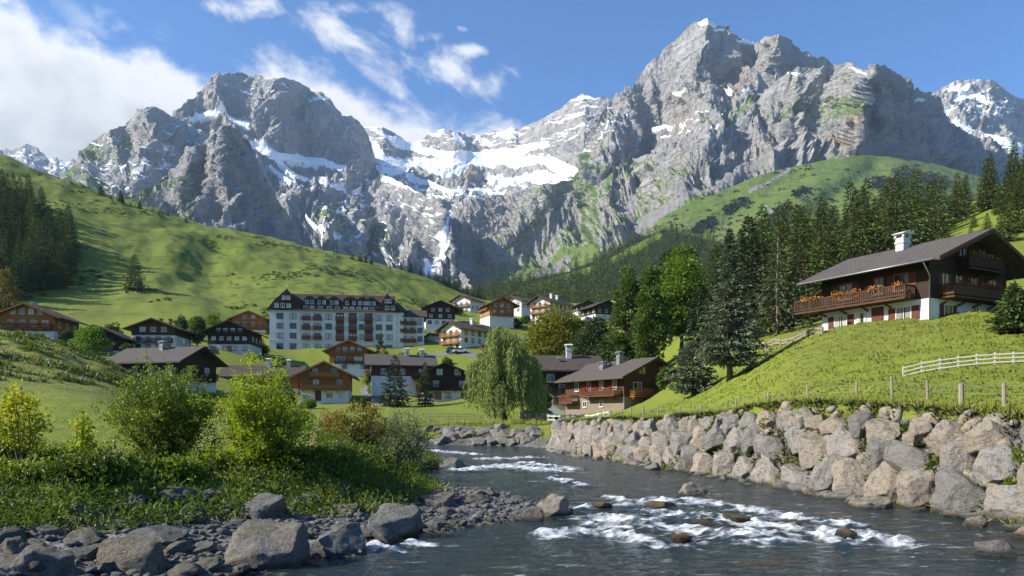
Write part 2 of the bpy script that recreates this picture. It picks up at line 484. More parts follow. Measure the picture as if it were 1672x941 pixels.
def mountain(name, px0, px1, nx, nv, crest, cdepth, foot, fdepth, prof, amp, scale=600.0, ribs=(), snow=(), grass=(), scree=(),
             warm=(), ice=(), glat=0.0, snow_proc=None, grass_proc=None, lean=0.3, seed=1, crestamp=0.35, fine=1.0, sdir=0.35, sbias=0.0):
    px = np.linspace(px0, px1, nx)
    v = np.concatenate([np.linspace(0, 1, nv), 1 + np.array([0.01, 0.03, 0.07, 0.14, 0.25, 0.4])])
    cy = interp_pts(crest, px); cdp = interp_pts(cdepth, px)
    fy = interp_pts(foot, px); fd = interp_pts(fdepth, px)
    pr = np.array(prof)
    vv = np.clip(v, 0, 1)
    g = np.interp(vv, pr[:, 0], pr[:, 1])
    PX = np.repeat(px[None, :], len(v), 0)
    PY = fy[None, :] + (cy - fy)[None, :] * vv[:, None]
    D = fd[None, :] + (cdp - fd)[None, :] * g[:, None]
    for pts, w, push in ribs:                        # buttresses (+) and gullies (-)
        d, _ = poly_dist(PX, PY, pts)
        D = D - push * np.exp(-(d / w) ** 2)
    X = (PX - CX) / F * D
    Z = CAM_Z + (HY - PY) / F * D
    over = np.clip(v - 1, 0, None)[:, None]
    Yw = D + over * 900
    X = X * (Yw / D)
    Z = Z - over * 700
    # normals of the base surface
    Pm = np.stack([X, Yw, Z], -1)
    du = np.gradient(Pm, axis=1); dv = np.gradient(Pm, axis=0)
    N = np.cross(du, dv); N /= np.linalg.norm(N, axis=-1, keepdims=True) + 1e-9
    N *= np.where(N[..., 1:2] > 0, -1, 1)
    # smooth the direction field, and keep it mainly sideways
    S = np.cumsum(np.concatenate([[0], np.hypot(np.diff(px / F * cdp), np.diff(cdp) * 0.6)]))[None, :] + 0 * Z
    wx = fbm(S / (scale * 1.3), Z / (scale * 1.3), 4, seed + 50) * scale * 0.45
    sx = S + wx + lean * Z
    zz = Z + wx * 0.5
    gul = ridged(sx / scale, zz / (scale * 2.4), 8, seed, 0.62)
    iso = ridged(S / (scale * 0.55) + 3.3, Z / (scale * 0.5) + wx / scale, 7, seed + 20, 0.62)
    st = pn(S / (scale * 0.9) + 7, (Z + 0.22 * S + wx * 0.6) / (scale * 0.085), seed + 30) + 0.6 * pn(S / (scale * 0.4) + 1, (Z + 0.22 * S + wx * 0.6) / (scale * 0.035), seed + 31)
    sm_g = strokes(PX, PY, grass) if grass else 0 * Z
    n_m = fbm(S / 180, Z / 120, 5, seed + 60)
    n_m2 = fbm(S / 60, Z / 45, 4, seed + 61)
    a_grass = np.clip(sm_g * 1.3 + n_m * 0.35 * (sm_g > 0), 0, 1)
    a_scree = strokes(PX, PY, scree) if scree else 0 * Z
    a_scree = np.clip(a_scree * 0.80 + 0.22 * n_m * (a_scree > 0), 0, 1)
    a_snow = strokes(PX, PY, snow) if snow else 0 * Z
    a_ice = strokes(PX, PY, ice) if ice else 0 * Z
    if ice: disp_ice = a_ice * 16 * (ridged(S / 55, Z / 30, 4, seed + 90) - 0.4)
    else: disp_ice = 0
    calm = 1 - 0.85 * np.maximum(sstep(0.3, 0.7, a_grass) * (0.75 if glat == 0 else 1), np.maximum(sstep(0.3, 0.7, a_scree), sstep(0.35, 0.6, a_snow) * (1 - 0.6 * a_ice)))
    edge = crestamp + (1 - crestamp) * sstep(0.0, 0.16, np.abs(1 - v))[:, None]
    disp = amp * ((gul - 0.45) * 1.25 + (iso - 0.45) * 0.5) * edge * calm + fine * amp * 0.085 * st * edge * calm + disp_ice
    Pm = Pm + N * disp[..., None]
    Pm[..., 2] += (1 - edge) * amp * 0.16 * (fbm(S / (scale * 0.16), 0 * S + seed, 4, seed + 70))
    # slope of the finished surface -> lying snow, growing grass
    du = np.gradient(Pm, axis=1); dv = np.gradient(Pm, axis=0)
    N2 = np.cross(du, dv); N2 /= np.linalg.norm(N2, axis=-1, keepdims=True) + 1e-9
    nz = np.abs(N2[..., 2])
    if snow_proc is not None:
        w = strokes(PX, PY, snow_proc)
        q = Z + sdir * S + wx * 0.35 + 18 * n_m
        strk = pn(S / 150, q / 26, seed + 80) + 0.7 * pn(S / 70 + 5, q / 11, seed + 81)
        a_snow = np.maximum(a_snow, np.clip(w * 1.6, 0, 1) * sstep(0.20, 0.62, strk + 0.55 * (nz - 0.45) + (w - 0.5) * 0.3 + sbias))
    if grass_proc is not None:
        w = strokes(PX, PY, grass_proc)
        a_grass = np.maximum(a_grass, np.clip(w * 1.4, 0, 1) * sstep(0.38, 0.66, nz + 0.35 * n_m + 0.15 * n_m2 + (w - 0.5) * 0.3))
    a_snow = np.clip(a_snow * 1.25 + 0.35 * n_m2 * (a_snow > 0.05) + 0.15 * n_m * (a_snow > 0.05), 0, 1)
    aw = strokes(PX, PY, warm) if warm else 0 * Z
    me = mesh_from(name, Pm.reshape(-1, 3), grid_faces(len(v), nx), True,
                   {'grass': a_grass, 'snow': a_snow, 'scree': a_scree, 'warm': aw, 'ice': a_ice}, [ROCK])
    o = link(name, me)
    return tag(o, kind='structure')

# ---- farthest small peak on the left
mountain('far_peak', -180, 230, 260, 110,
    [(-180, 215), (-60, 225), (0, 243), (18, 243), (40, 237), (58, 245), (75, 256), (100, 264), (116, 264), (150, 275), (230, 300)],
    [(-180, 5600), (230, 5400)], [(-180, 345), (230, 380)], [(-180, 4300), (230, 4200)],
    [(0, 0), (0.5, 0.55), (1, 1)], 150, 600, snow_proc=[([(-180, 280), (60, 275), (200, 300)], 45)], seed=3, lean=-0.3)

# ---- main massif on the left: its visible face turns away from the sun
mountain('left_massif', 240, 775, 520, 330,
    [(240, 262), (268, 215), (285, 190), (300, 170), (320, 157), (335, 140), (345, 125), (360, 119), (380, 121), (420, 126), (452, 131),
     (470, 129), (490, 134), (510, 150), (525, 153), (540, 162), (550, 178), (560, 190), (575, 190), (590, 205), (600, 225), (608, 248),
     (613, 266), (622, 284), (650, 296), (680, 312), (705, 325), (728, 342), (737, 362), (736, 400), (742, 430), (775, 470)],
    [(240, 3500), (330, 3900), (450, 4150), (560, 4350), (613, 4500), (625, 3900), (680, 3400), (735, 2750), (775, 2350)],
    [(240, 430), (430, 470), (600, 510), (700, 560), (775, 600)], [(240, 2700), (430, 2500), (600, 2250), (775, 1900)],
    [(0, 0), (0.25, 0.22), (0.52, 0.55), (0.60, 0.74), (0.8, 0.88), (1, 1)], 105, 380,
    ribs=[([(452, 131), (440, 180), (450, 240)], 32, 130), ([(560, 190), (575, 230), (590, 270)], 24, 100), ([(500, 150), (490, 200), (500, 240)], 20, -120),
          ([(400, 240), (480, 300), (560, 400)], 30, 120), ([(560, 300), (620, 350), (660, 420)], 34, 120), ([(500, 300), (560, 360), (600, 430)], 18, -110)],
    snow=[([(310, 196), (340, 184), (362, 186), (385, 197), (404, 201)], 4.5), ([(413, 244), (445, 251), (480, 256), (520, 260), (560, 275)], 5.5),
          ([(420, 246), (455, 262), (485, 285), (520, 301), (565, 313), (608, 318)], 3.4), ([(508, 166), (522, 164), (540, 156)], 3.2),
          ([(440, 270), (470, 290), (490, 310)], 2.2), ([(734, 346), (731, 372), (728, 398), (724, 415)], 2.4), ([(724, 410), (716, 430), (700, 446)], 4.5), ([(690, 425), (715, 442)], 3), ([(600, 285), (640, 296), (680, 310)], 3.5),
          ([(545, 350), (575, 372)], 1.8), ([(500, 350), (530, 385), (552, 392)], 2.0)],
    snow_proc=[([(345, 130), (400, 145), (450, 150), (480, 160)], 22), ([(330, 165), (420, 190)], 16), ([(440, 290), (520, 330), (640, 330), (700, 350)], 34), ([(520, 380), (600, 400), (660, 420)], 22)],
    grass_proc=[([(530, 350), (560, 365)], 16), ([(600, 380), (640, 405)], 16), ([(450, 400), (560, 420)], 14)], seed=11, lean=-0.35, sbias=-0.12)

# ---- shoulder peak left of it
mountain('shoulder_peak', 60, 420, 350, 220,
    [(60, 330), (100, 286), (120, 264), (150, 235), (180, 212), (200, 203), (215, 192), (224, 181), (240, 174), (262, 180), (280, 190), (300, 197), (320, 209), (345, 224), (380, 270), (420, 330)],
    [(60, 2900), (180, 3150), (240, 3300), (330, 3500), (420, 3700)], [(60, 370), (200, 380), (420, 430)], [(60, 2300), (420, 2500)],
    [(0, 0), (0.4, 0.42), (0.7, 0.72), (1, 1)], 85, 360,
    ribs=[([(240, 174), (250, 230), (230, 300)], 26, 120), ([(300, 200), (300, 250)], 20, -90), ([(180, 215), (200, 270), (190, 320)], 20, 80)],
    snow=[([(196, 273), (215, 265), (228, 258)], 2.2), ([(218, 287), (232, 278)], 2.6), ([(252, 275), (262, 277)], 2), ([(206, 308), (222, 303)], 2.4), ([(262, 247), (275, 243)], 2)],
    snow_proc=[([(160, 260), (240, 265), (320, 240)], 36), ([(120, 290), (230, 305)], 16)],
    grass_proc=[([(110, 275), (200, 230)], 14), ([(120, 300), (160, 310)], 14)], seed=21, lean=-0.3, sbias=-0.12)

# ---- the dark spire in front
mountain('rock_spire', 150, 520, 380, 300,
    [(150, 345), (200, 326), (222, 316), (250, 300), (285, 276), (294, 258), (305, 242), (318, 240), (332, 234), (343, 224), (348, 210), (353, 217), (360, 207), (368, 205), (377, 206), (385, 211),
     (400, 226), (410, 242), (416, 252), (425, 276), (434, 290), (442, 303), (455, 330), (466, 345), (476, 360), (490, 386), (520, 430)],
    [(150, 2000), (290, 2250), (368, 2350), (430, 2600), (520, 2900)], [(150, 400), (300, 440), (520, 470)], [(150, 1500), (520, 1800)],
    [(0, 0), (0.35, 0.42), (0.7, 0.78), (1, 1)], 58, 170,
    ribs=[([(368, 205), (358, 250), (380, 320), (390, 380)], 24, 100), ([(318, 240), (300, 280), (290, 330)], 14, 70), ([(410, 260), (430, 330), (440, 380)], 18, 60), ([(340, 240), (338, 300), (350, 350)], 9, -40)],
    grass_proc=[([(180, 345), (240, 315), (300, 310)], 26), ([(300, 320), (330, 300)], 14), ([(250, 350), (300, 370)], 20)], seed=31, lean=-0.55, crestamp=0.35)

# ---- glacier basin between the two massifs
mountain('glacier_basin', 560, 1060, 460, 360,
    [(560, 200), (595, 209), (610, 206), (625, 208), (645, 218), (660, 228), (675, 234), (690, 229), (700, 219), (715, 215), (735, 211), (750, 216), (762, 223), (776, 219),
     (790, 222), (805, 214), (820, 216), (836, 211), (850, 212), (862, 206), (873, 201), (890, 193), (906, 185), (922, 172), (938, 160), (953, 152), (962, 157), (971, 159), (986, 160), (1001, 163), (1060, 200)],
    [(560, 5000), (800, 5100), (953, 4500), (1060, 4300)], [(560, 520), (700, 590), (780, 590), (1060, 520)], [(560, 2700), (740, 2150), (1060, 2900)],
    [(0, 0), (0.2, 0.16), (0.60, 0.42), (0.66, 0.50), (0.72, 0.56), (0.80, 0.72), (0.88, 0.88), (1, 1)], 75, 330,
    ribs=[([(736, 340), (735, 400), (728, 440)], 14, -160), ([(780, 330), (770, 400)], 22, 90), ([(620, 210), (640, 235)], 16, 80), ([(735, 212), (745, 240)], 20, 110), ([(835, 215), (830, 235)], 20, 70)],
    snow=[([(606, 240), (625, 262), (660, 268), (720, 268), (800, 260), (880, 264), (940, 280), (952, 290)], 7.5), ([(640, 228), (668, 240), (690, 247), (760, 254), (850, 246), (890, 236)], 5.5),
          ([(580, 277), (620, 276), (660, 282)], 5), ([(665, 235), (680, 240)], 8), ([(616, 216), (650, 232)], 2.5), ([(742, 218), (755, 240)], 3), ([(780, 224), (800, 236)], 3), ([(815, 218), (830, 226)], 3.5),
          ([(640, 286), (700, 296), (740, 312), (800, 308)], 3), ([(800, 290), (830, 294), (870, 292), (920, 288)], 7), ([(690, 268), (720, 276), (760, 276)], 6),
          ([(900, 296), (935, 298)], 5), ([(735, 345), (733, 380), (728, 410), (715, 420)], 2.4), ([(728, 408), (722, 424), (700, 436)], 5), ([(690, 420), (716, 440)], 3)],
    ice=[([(690, 270), (740, 279), (800, 286), (850, 290), (905, 292)], 9), ([(800, 294), (870, 299)], 9)],
    snow_proc=[([(850, 235), (910, 205), (950, 175)], 24), ([(640, 300), (740, 318), (860, 310)], 16), ([(600, 215), (860, 222)], 16)],
    warm=[([(755, 290), (775, 296)], 10)], seed=41, lean=0.1, scree=[([(700, 440), (735, 425)], 9)])

# ---- far peak on the right
mountain('far_right_peak', 1490, 1850, 260, 230,
    [(1490, 190), (1526, 151), (1541, 142), (1552, 138), (1566, 134), (1580, 132), (1596, 130), (1616, 133), (1630, 140), (1646, 150), (1660, 158), (1672, 163), (1720, 185), (1850, 215)],
    [(1490, 5200), (1850, 5600)], [(1490, 300), (1850, 320)], [(1490, 4200), (1850, 4300)],
    [(0, 0), (0.4, 0.5), (1, 1)], 130, 520, ribs=[([(1610, 133), (1640, 190), (1650, 240)], 22, 90)],
    snow=[([(1553, 148), (1575, 150)], 4), ([(1565, 163), (1590, 158), (1605, 160)], 6), ([(1538, 190), (1550, 178)], 4), ([(1548, 203), (1580, 214), (1620, 222), (1672, 238)], 4.5),
          ([(1610, 168), (1625, 166)], 2), ([(1580, 131), (1610, 132)], 1.6), ([(1580, 172), (1600, 174)], 1.8), ([(1640, 236), (1672, 250)], 6)],
    snow_proc=[([(1540, 215), (1700, 245)], 18), ([(1560, 165), (1640, 175)], 20)], seed=51, lean=0.3, sdir=0.2, sbias=0.05)

# ---- the great massif on the right
mountain('right_massif', 715, 1720, 1000, 420,
    [(715, 475), (726, 452), (735, 420), (737, 372), (745, 345), (775, 330), (820, 320), (860, 313), (905, 303), (935, 293), (947, 278), (958, 250), (970, 215), (984, 180), (996, 164), (1001, 162), (1008, 155), (1026, 145), (1041, 142),
     (1047, 134), (1051, 126), (1056, 112), (1061, 102), (1072, 97), (1081, 94), (1086, 82), (1096, 76), (1106, 69), (1114, 60), (1121, 52), (1128, 45), (1136, 38), (1148, 34), (1156, 34), (1166, 38), (1176, 43), (1186, 49), (1196, 56), (1206, 60), (1216, 65),
     (1231, 70), (1246, 70), (1258, 59), (1271, 56), (1280, 61), (1291, 67), (1300, 75), (1308, 82), (1314, 86), (1321, 89), (1331, 95), (1341, 93), (1350, 97), (1360, 108), (1400, 140), (1500, 200), (1600, 260), (1720, 300)],
    [(715, 3250), (740, 3280), (800, 3320), (873, 3340), (940, 3400), (1000, 3650), (1050, 3850), (1156, 3700), (1231, 3780), (1271, 3520), (1360, 3900), (1500, 3900), (1720, 3900)],
    [(715, 600), (760, 590), (900, 540), (1010, 490), (1100, 440), (1200, 360), (1300, 330), (1720, 340)],
    [(715, 2500), (900, 2050), (1100, 1750), (1300, 2250), (1720, 2700)],
    [(0, 0), (0.2, 0.2), (0.45, 0.5), (0.58, 0.70), (0.64, 0.80), (0.8, 0.9), (1, 1)], 140, 430,
    ribs=[([(1156, 34), (1140, 90), (1105, 150)], 26, 110), ([(1271, 56), (1250, 110), (1215, 160)], 24, 130), ([(1231, 70), (1200, 120), (1180, 150)], 16, -120),
          ([(1050, 130), (1020, 200), (980, 290)], 26, 100), ([(1000, 165), (975, 220), (950, 270)], 16, -90),
          ([(1100, 260), (1040, 330), (960, 420)], 22, 90), ([(1130, 230), (1060, 300), (1000, 360)], 15, -80), ([(900, 300), (850, 370), (800, 420)], 20, 80), ([(1190, 200), (1140, 260), (1080, 340)], 18, 80)],
    snow=[([(1098, 151), (1125, 150), (1150, 153), (1170, 156)], 2.6), ([(1150, 159), (1180, 157), (1205, 160), (1226, 163)], 3.3), ([(1066, 209), (1082, 204), (1100, 208), (1118, 212)], 2.8), ([(1140, 36), (1156, 36), (1170, 41)], 1.8),
          ([(1205, 66), (1216, 68), (1229, 71)], 2.2), ([(1170, 47), (1190, 53)], 1.5)],
    snow_proc=[([(960, 200), (1000, 190)], 16), ([(930, 240), (985, 225)], 18), ([(1070, 210), (1180, 205)], 12), ([(1130, 100), (1160, 110)], 6)],
    grass=[([(760, 475), (830, 455), (900, 440), (960, 415)], 13), ([(1010, 440), (1080, 400), (1130, 350), (1200, 318)], 12)],
    grass_proc=[([(770, 460), (860, 400), (930, 340), (980, 310)], 46), ([(900, 450), (1000, 400), (1080, 340), (1160, 300)], 36), ([(880, 330), (930, 310)], 18), ([(1000, 320), (1060, 290)], 22), ([(1150, 205), (1230, 175)], 9)],
    scree=[([(1235, 262), (1170, 300), (1100, 335), (1040, 368)], 14), ([(1100, 262), (1050, 310), (1010, 350)], 10), ([(1000, 280), (985, 300)], 6), ([(930, 430), (870, 452)], 7), ([(1290, 280), (1240, 300), (1190, 330)], 9)],
    warm=[([(1215, 90), (1225, 120), (1210, 150)], 12), ([(1085, 185), (1120, 180)], 8), ([(1240, 260), (1260, 230)], 9)], seed=61, lean=0.45, sdir=-0.3)

# ---- cliff buttress in front of it, with the sharp corner between the lit and the shaded wall
mountain('cliff_buttress', 1150, 1720, 620, 300,
    [(1150, 285), (1166, 262), (1175, 236), (1185, 206), (1210, 186), (1232, 172), (1252, 150), (1270, 132), (1288, 117), (1302, 114), (1316, 112), (1340, 110), (1366, 106), (1383, 102), (1392, 105), (1401, 112), (1413, 116),
     (1422, 110), (1431, 106), (1442, 108), (1451, 112), (1462, 117), (1471, 122), (1482, 130), (1491, 136), (1498, 145), (1508, 150), (1516, 150), (1531, 160), (1538, 174), (1546, 192), (1556, 206), (1572, 213), (1586, 221), (1600, 226), (1616, 228), (1636, 245), (1650, 262), (1720, 300)],
    [(1150, 3300), (1250, 3150), (1340, 2950), (1412, 2760), (1440, 2860), (1540, 3250), (1720, 3800)],
    [(1150, 300), (1200, 300), (1300, 285), (1400, 275), (1480, 285), (1560, 300), (1720, 330)],
    [(1150, 2700), (1300, 2560), (1400, 2420), (1440, 2480), (1720, 3000)],
    [(0, 0), (0.22, 0.42), (0.5, 0.62), (0.62, 0.78), (1, 1)], 95, 300,
    ribs=[([(1431, 106), (1415, 140), (1405, 200), (1400, 240)], 13, 150), ([(1425, 150), (1430, 200)], 9, -90), ([(1300, 120), (1290, 180), (1270, 240)], 16, 70), ([(1366, 108), (1340, 160), (1330, 220)], 14, -60), ([(1500, 150), (1510, 200), (1530, 250)], 16, 60), ([(1540, 180), (1560, 240)], 12, -60), ([(1200, 195), (1215, 250)], 12, 60)],
    snow=[([(1501, 161), (1510, 163)], 1.5), ([(1285, 119), (1312, 122)], 1.4), ([(1388, 112), (1412, 120)], 1.5)],
    grass=[([(1230, 300), (1320, 262), (1400, 262), (1480, 275), (1560, 292)], 5)],
    grass_proc=[([(1240, 190), (1330, 172), (1400, 180)], 16), ([(1310, 215), (1350, 205)], 14), ([(1420, 220), (1460, 215)], 9), ([(1290, 270), (1380, 255)], 9), ([(1430, 270), (1560, 280)], 9)],
    scree=[([(1170, 292), (1230, 280), (1300, 265)], 10), ([(1375, 235), (1365, 262)], 6), ([(1425, 242), (1440, 265)], 9), ([(1300, 275), (1355, 245)], 6), ([(1470, 262), (1540, 272)], 5)],
    warm=[([(1395, 170), (1400, 225), (1370, 235)], 11), ([(1180, 215), (1190, 250)], 8)], seed=71, lean=0.2)

# ---- the green alp below the cliffs
mountain('alpine_meadow', 900, 1800, 600, 240,
    [(900, 500), (960, 470), (1000, 432), (1040, 392), (1086, 352), (1130, 330), (1186, 309), (1225, 292), (1261, 280), (1300, 271), (1336, 264), (1380, 257), (1411, 254), (1450, 256), (1486, 262), (1525, 268), (1561, 277), (1640, 300), (1800, 350)],
    [(1000, 1700), (1200, 2050), (1411, 2350), (1560, 2500), (1800, 2600)], [(900, 530), (1000, 520), (1100, 490), (1300, 440), (1500, 410), (1800, 420)], [(900, 900), (1800, 1000)],
    [(0, 0), (0.5, 0.42), (0.8, 0.75), (1, 1)], 26, 330, glat=1,
    ribs=[([(1470, 300), (1400, 340), (1330, 400)], 30, 90), ([(1390, 265), (1330, 310), (1240, 370)], 28, 70), ([(1430, 280), (1370, 320), (1300, 380)], 18, -70), ([(1300, 290), (1220, 340), (1150, 400)], 18, -60)],
    grass=[([(900, 480), (1000, 450), (1100, 380), (1250, 320), (1400, 290), (1560, 310), (1800, 380)], 180)],
    scree=[([(1290, 276), (1265, 292), (1225, 312)], 3), ([(1250, 338), (1264, 350)], 2.5), ([(1418, 296), (1436, 302)], 3)],
    seed=81, lean=0.3, crestamp=0.8)
# ================================================================== valley ground, river bed, hills
def _cp():
    pts = []
    def px(*a):
        for (x, y, Y) in a:
            p = P(x, y, Y); pts.append((p.x, p.y, p.z))
    def w(*a): pts.extend(a)
    # right bank above the boulder wall, and the chalet's slope
    px((1720, 690, 19), (1672, 692, 20.5), (1600, 678, 22.8), (1500, 668, 25.5), (1400, 662, 28.5), (1250, 665, 34.5), (1100, 681, 43.5), (1000, 685, 51), (950, 687, 57), (895, 690, 67))
    px((1570, 657, 27), (1515, 656, 29), (1457, 652, 31), (1398, 655, 34), (1318, 661, 38), (1255, 667, 42), (1200, 675, 46), (1145, 679, 50), (1110, 682, 54), (1070, 684, 60))
    px((1349, 543, 60), (1517, 521, 57.5), (1640, 503, 68), (1560, 560, 46), (1475, 620, 36), (1672, 603, 34), (1672, 545, 46), (1672, 505, 58), (1760, 500, 60), (1300, 600, 50), (1190, 627, 61), (1100, 652, 75))
    px((1120, 622, 86), (1060, 660, 84), (1200, 572, 86), (1280, 548, 80), (1345, 543, 74), (1430, 520, 78), (1540, 488, 84), (1400, 590, 48))
    px((1672, 420, 110), (1560, 420, 115), (1620, 320, 215), (1672, 292, 250), (1560, 345, 240), (1500, 385, 200), (1300, 450, 165), (1250, 490, 130), (1180, 540, 118), (1400, 430, 170), (1440, 470, 110), (1340, 505, 110), (1900, 380, 110), (1900, 260, 250))
    px((1672, 305, 330), (1500, 375, 330), (1400, 402, 330), (1300, 425, 330), (1240, 440, 320), (1180, 465, 310), (1120, 500, 250), (1060, 520, 260))
    px((1672, 345, 480), (1400, 430, 480), (1200, 470, 450), (1672, 400, 700), (1400, 470, 700), (1200, 490, 700), (1900, 330, 480))
    # village
    px((1040, 664, 98), (985, 669, 106), (925, 683, 108), (870, 690, 96), (820, 693, 90), (780, 690, 98), (715, 690, 98), (715, 655, 150), (620, 661, 140), (540, 659, 142), (640, 602, 192), (480, 663, 138), (580, 690, 100), (640, 672, 120))
    px((440, 574, 211), (565, 573, 212), (690, 574, 213), (715, 537, 262), (750, 577, 207), (810, 530, 255), (905, 534, 278), (760, 508, 330), (850, 512, 340), (985, 524, 290), (860, 550, 240), (900, 610, 150), (980, 610, 145), (1060, 600, 135), (700, 600, 190), (830, 595, 190))
    px((850, 498, 420), (930, 505, 400), (780, 495, 430), (1000, 505, 400), (850, 492, 700), (1000, 495, 700))
    px((40, 562, 150), (250, 571, 171), (372, 575, 181), (270, 627, 122), (150, 577, 160), (400, 535, 235), (330, 545, 212), (180, 560, 190), (430, 660, 122), (360, 670, 105))
    # near knoll on the left and the meadow in front of it
    px((-150, 510, 55), (-60, 525, 55), (0, 543, 55), (60, 556, 55), (130, 577, 55.5), (200, 600, 57), (240, 622, 58), (280, 655, 58), (0, 600, 46), (120, 620, 47), (0, 645, 38), (130, 655, 38), (-150, 620, 38), (200, 662, 44))
    px((0, 590, 85), (130, 612, 88), (230, 640, 88), (-150, 570, 85), (300, 668, 75), (60, 585, 115), (180, 600, 120))
    px((100, 692, 30), (250, 690, 34), (400, 692, 42), (600, 694, 60), (500, 688, 56), (330, 680, 52), (-100, 690, 30), (660, 696, 66))
    px((-100, 760, 22), (60, 757, 22), (150, 745, 24.5), (300, 738, 26), (430, 738, 27.5), (540, 722, 33), (610, 712, 41), (670, 706, 54))
    # the big green hill on the left
    px((-200, 440, 230), (0, 488, 228), (0, 400, 290), (-200, 330, 290), (0, 260, 400), (-300, 150, 400), (60, 285, 400), (110, 305, 400), (165, 320, 402), (240, 345, 405), (300, 365, 412), (400, 385, 432), (500, 405, 445), (560, 416, 452), (620, 436, 462), (700, 457, 478), (740, 475, 492), (775, 490, 510))
    px((220, 472, 258), (330, 515, 228), (450, 445, 345), (560, 462, 330), (300, 445, 312), (650, 480, 370), (120, 480, 250), (120, 400, 305), (700, 497, 390), (400, 500, 262), (500, 490, 275))
    px((0, 330, 600), (240, 390, 600), (400, 425, 620), (560, 450, 640), (700, 480, 650), (-300, 230, 600))
    w((-120, 10, 9), (-60, -20, 4), (60, -20, 8), (120, 20, 20), (-40, 8, 2.2), (-20, 0, 1.5), (20, 0, 3.0), (45, 10, 6), (-150, 60, 24), (140, 90, 48), (-240, 120, 60), (-320, 200, 130))
    return np.array(pts, dtype=np.float64)

CP = _cp()
def _warp(X, Y):
    Yc = np.maximum(Y, -24.0) + 30.0
    return X / Yc, np.log(Yc) * 0.62
def _phi(r2): return 0.5 * r2 * np.log(r2 + 1e-12)
_a, _b = _warp(CP[:, 0], CP[:, 1]); _s = CP[:, 2] / (np.maximum(CP[:, 1], -24) + 30.0)
_n = len(CP)
_K = _phi((_a[:, None] - _a[None]) ** 2 + (_b[:, None] - _b[None]) ** 2) + np.eye(_n) * 4e-5
_Q = np.stack([np.ones(_n), _a, _b], 1)
_A = np.block([[_K, _Q], [_Q.T, np.zeros((3, 3))]])
_sol = np.linalg.solve(_A, np.concatenate([_s, np.zeros(3)]))
def base_z(X, Y):
    X = np.asarray(X, dtype=np.float64); Y = np.asarray(Y, dtype=np.float64)
    sh = X.shape; a, b = _warp(X.ravel(), Y.ravel())
    out = np.empty(a.size)
    for i in range(0, a.size, 20000):
        aa, bb = a[i:i + 20000, None], b[i:i + 20000, None]
        k = _phi((aa - _a[None]) ** 2 + (bb - _b[None]) ** 2)
        out[i:i + 20000] = k @ _sol[:_n] + _sol[_n] + _sol[_n + 1] * aa[:, 0] + _sol[_n + 2] * bb[:, 0]
    return (out.reshape(sh)) * (np.maximum(Y, -24.0) + 30.0)

SHORE_L = [(-6, -26), (-5, 0), (-5.3, 12), (-4.8, 14.5), (-3.7, 16.4), (-2.3, 18.9), (0.2, 21.2), (1.9, 22.6), (1.3, 26.0), (-0.9, 29.6), (-3.7, 33), (-4.8, 39), (-3.9, 45), (-4.8, 52), (-5.8, 57), (-9, 61), (-16, 62), (-40, 58), (-60, 56)]
FAR_B = [(-60, 70), (-40, 72), (-16, 75), (-8.5, 75), (0, 71), (2.2, 67.5)]
WALL_B = [(2.4, 66), (5.0, 53), (8.7, 40), (10.8, 31.5), (12.1, 25.9), (13.1, 20.7), (13.3, 18), (13.7, 12), (14, 0), (15, -26)]
RIVER = SHORE_L + FAR_B + WALL_B
BANKFOOT = [(-22, 2), (-14, 9.5), (-11.2, 14.0), (-9.2, 16.8), (-7.4, 18.9), (-5.9, 20.0), (-4.4, 20.9), (-3.5, 22.8), (-3.2, 27), (-4.8, 32), (-5.5, 36), (-6.0, 40), (-5.1, 46), (-6.2, 52), (-8, 58)]
GULLY = [tuple(P(352, 428, 372))[:2], tuple(P(345, 458, 322))[:2], tuple(P(362, 488, 275))[:2]]

def river_sd(X, Y):
    d, i = poly_dist(X, Y, RIVER + [RIVER[0]])
    return np.where(inside(X, Y, RIVER), -d, d), i

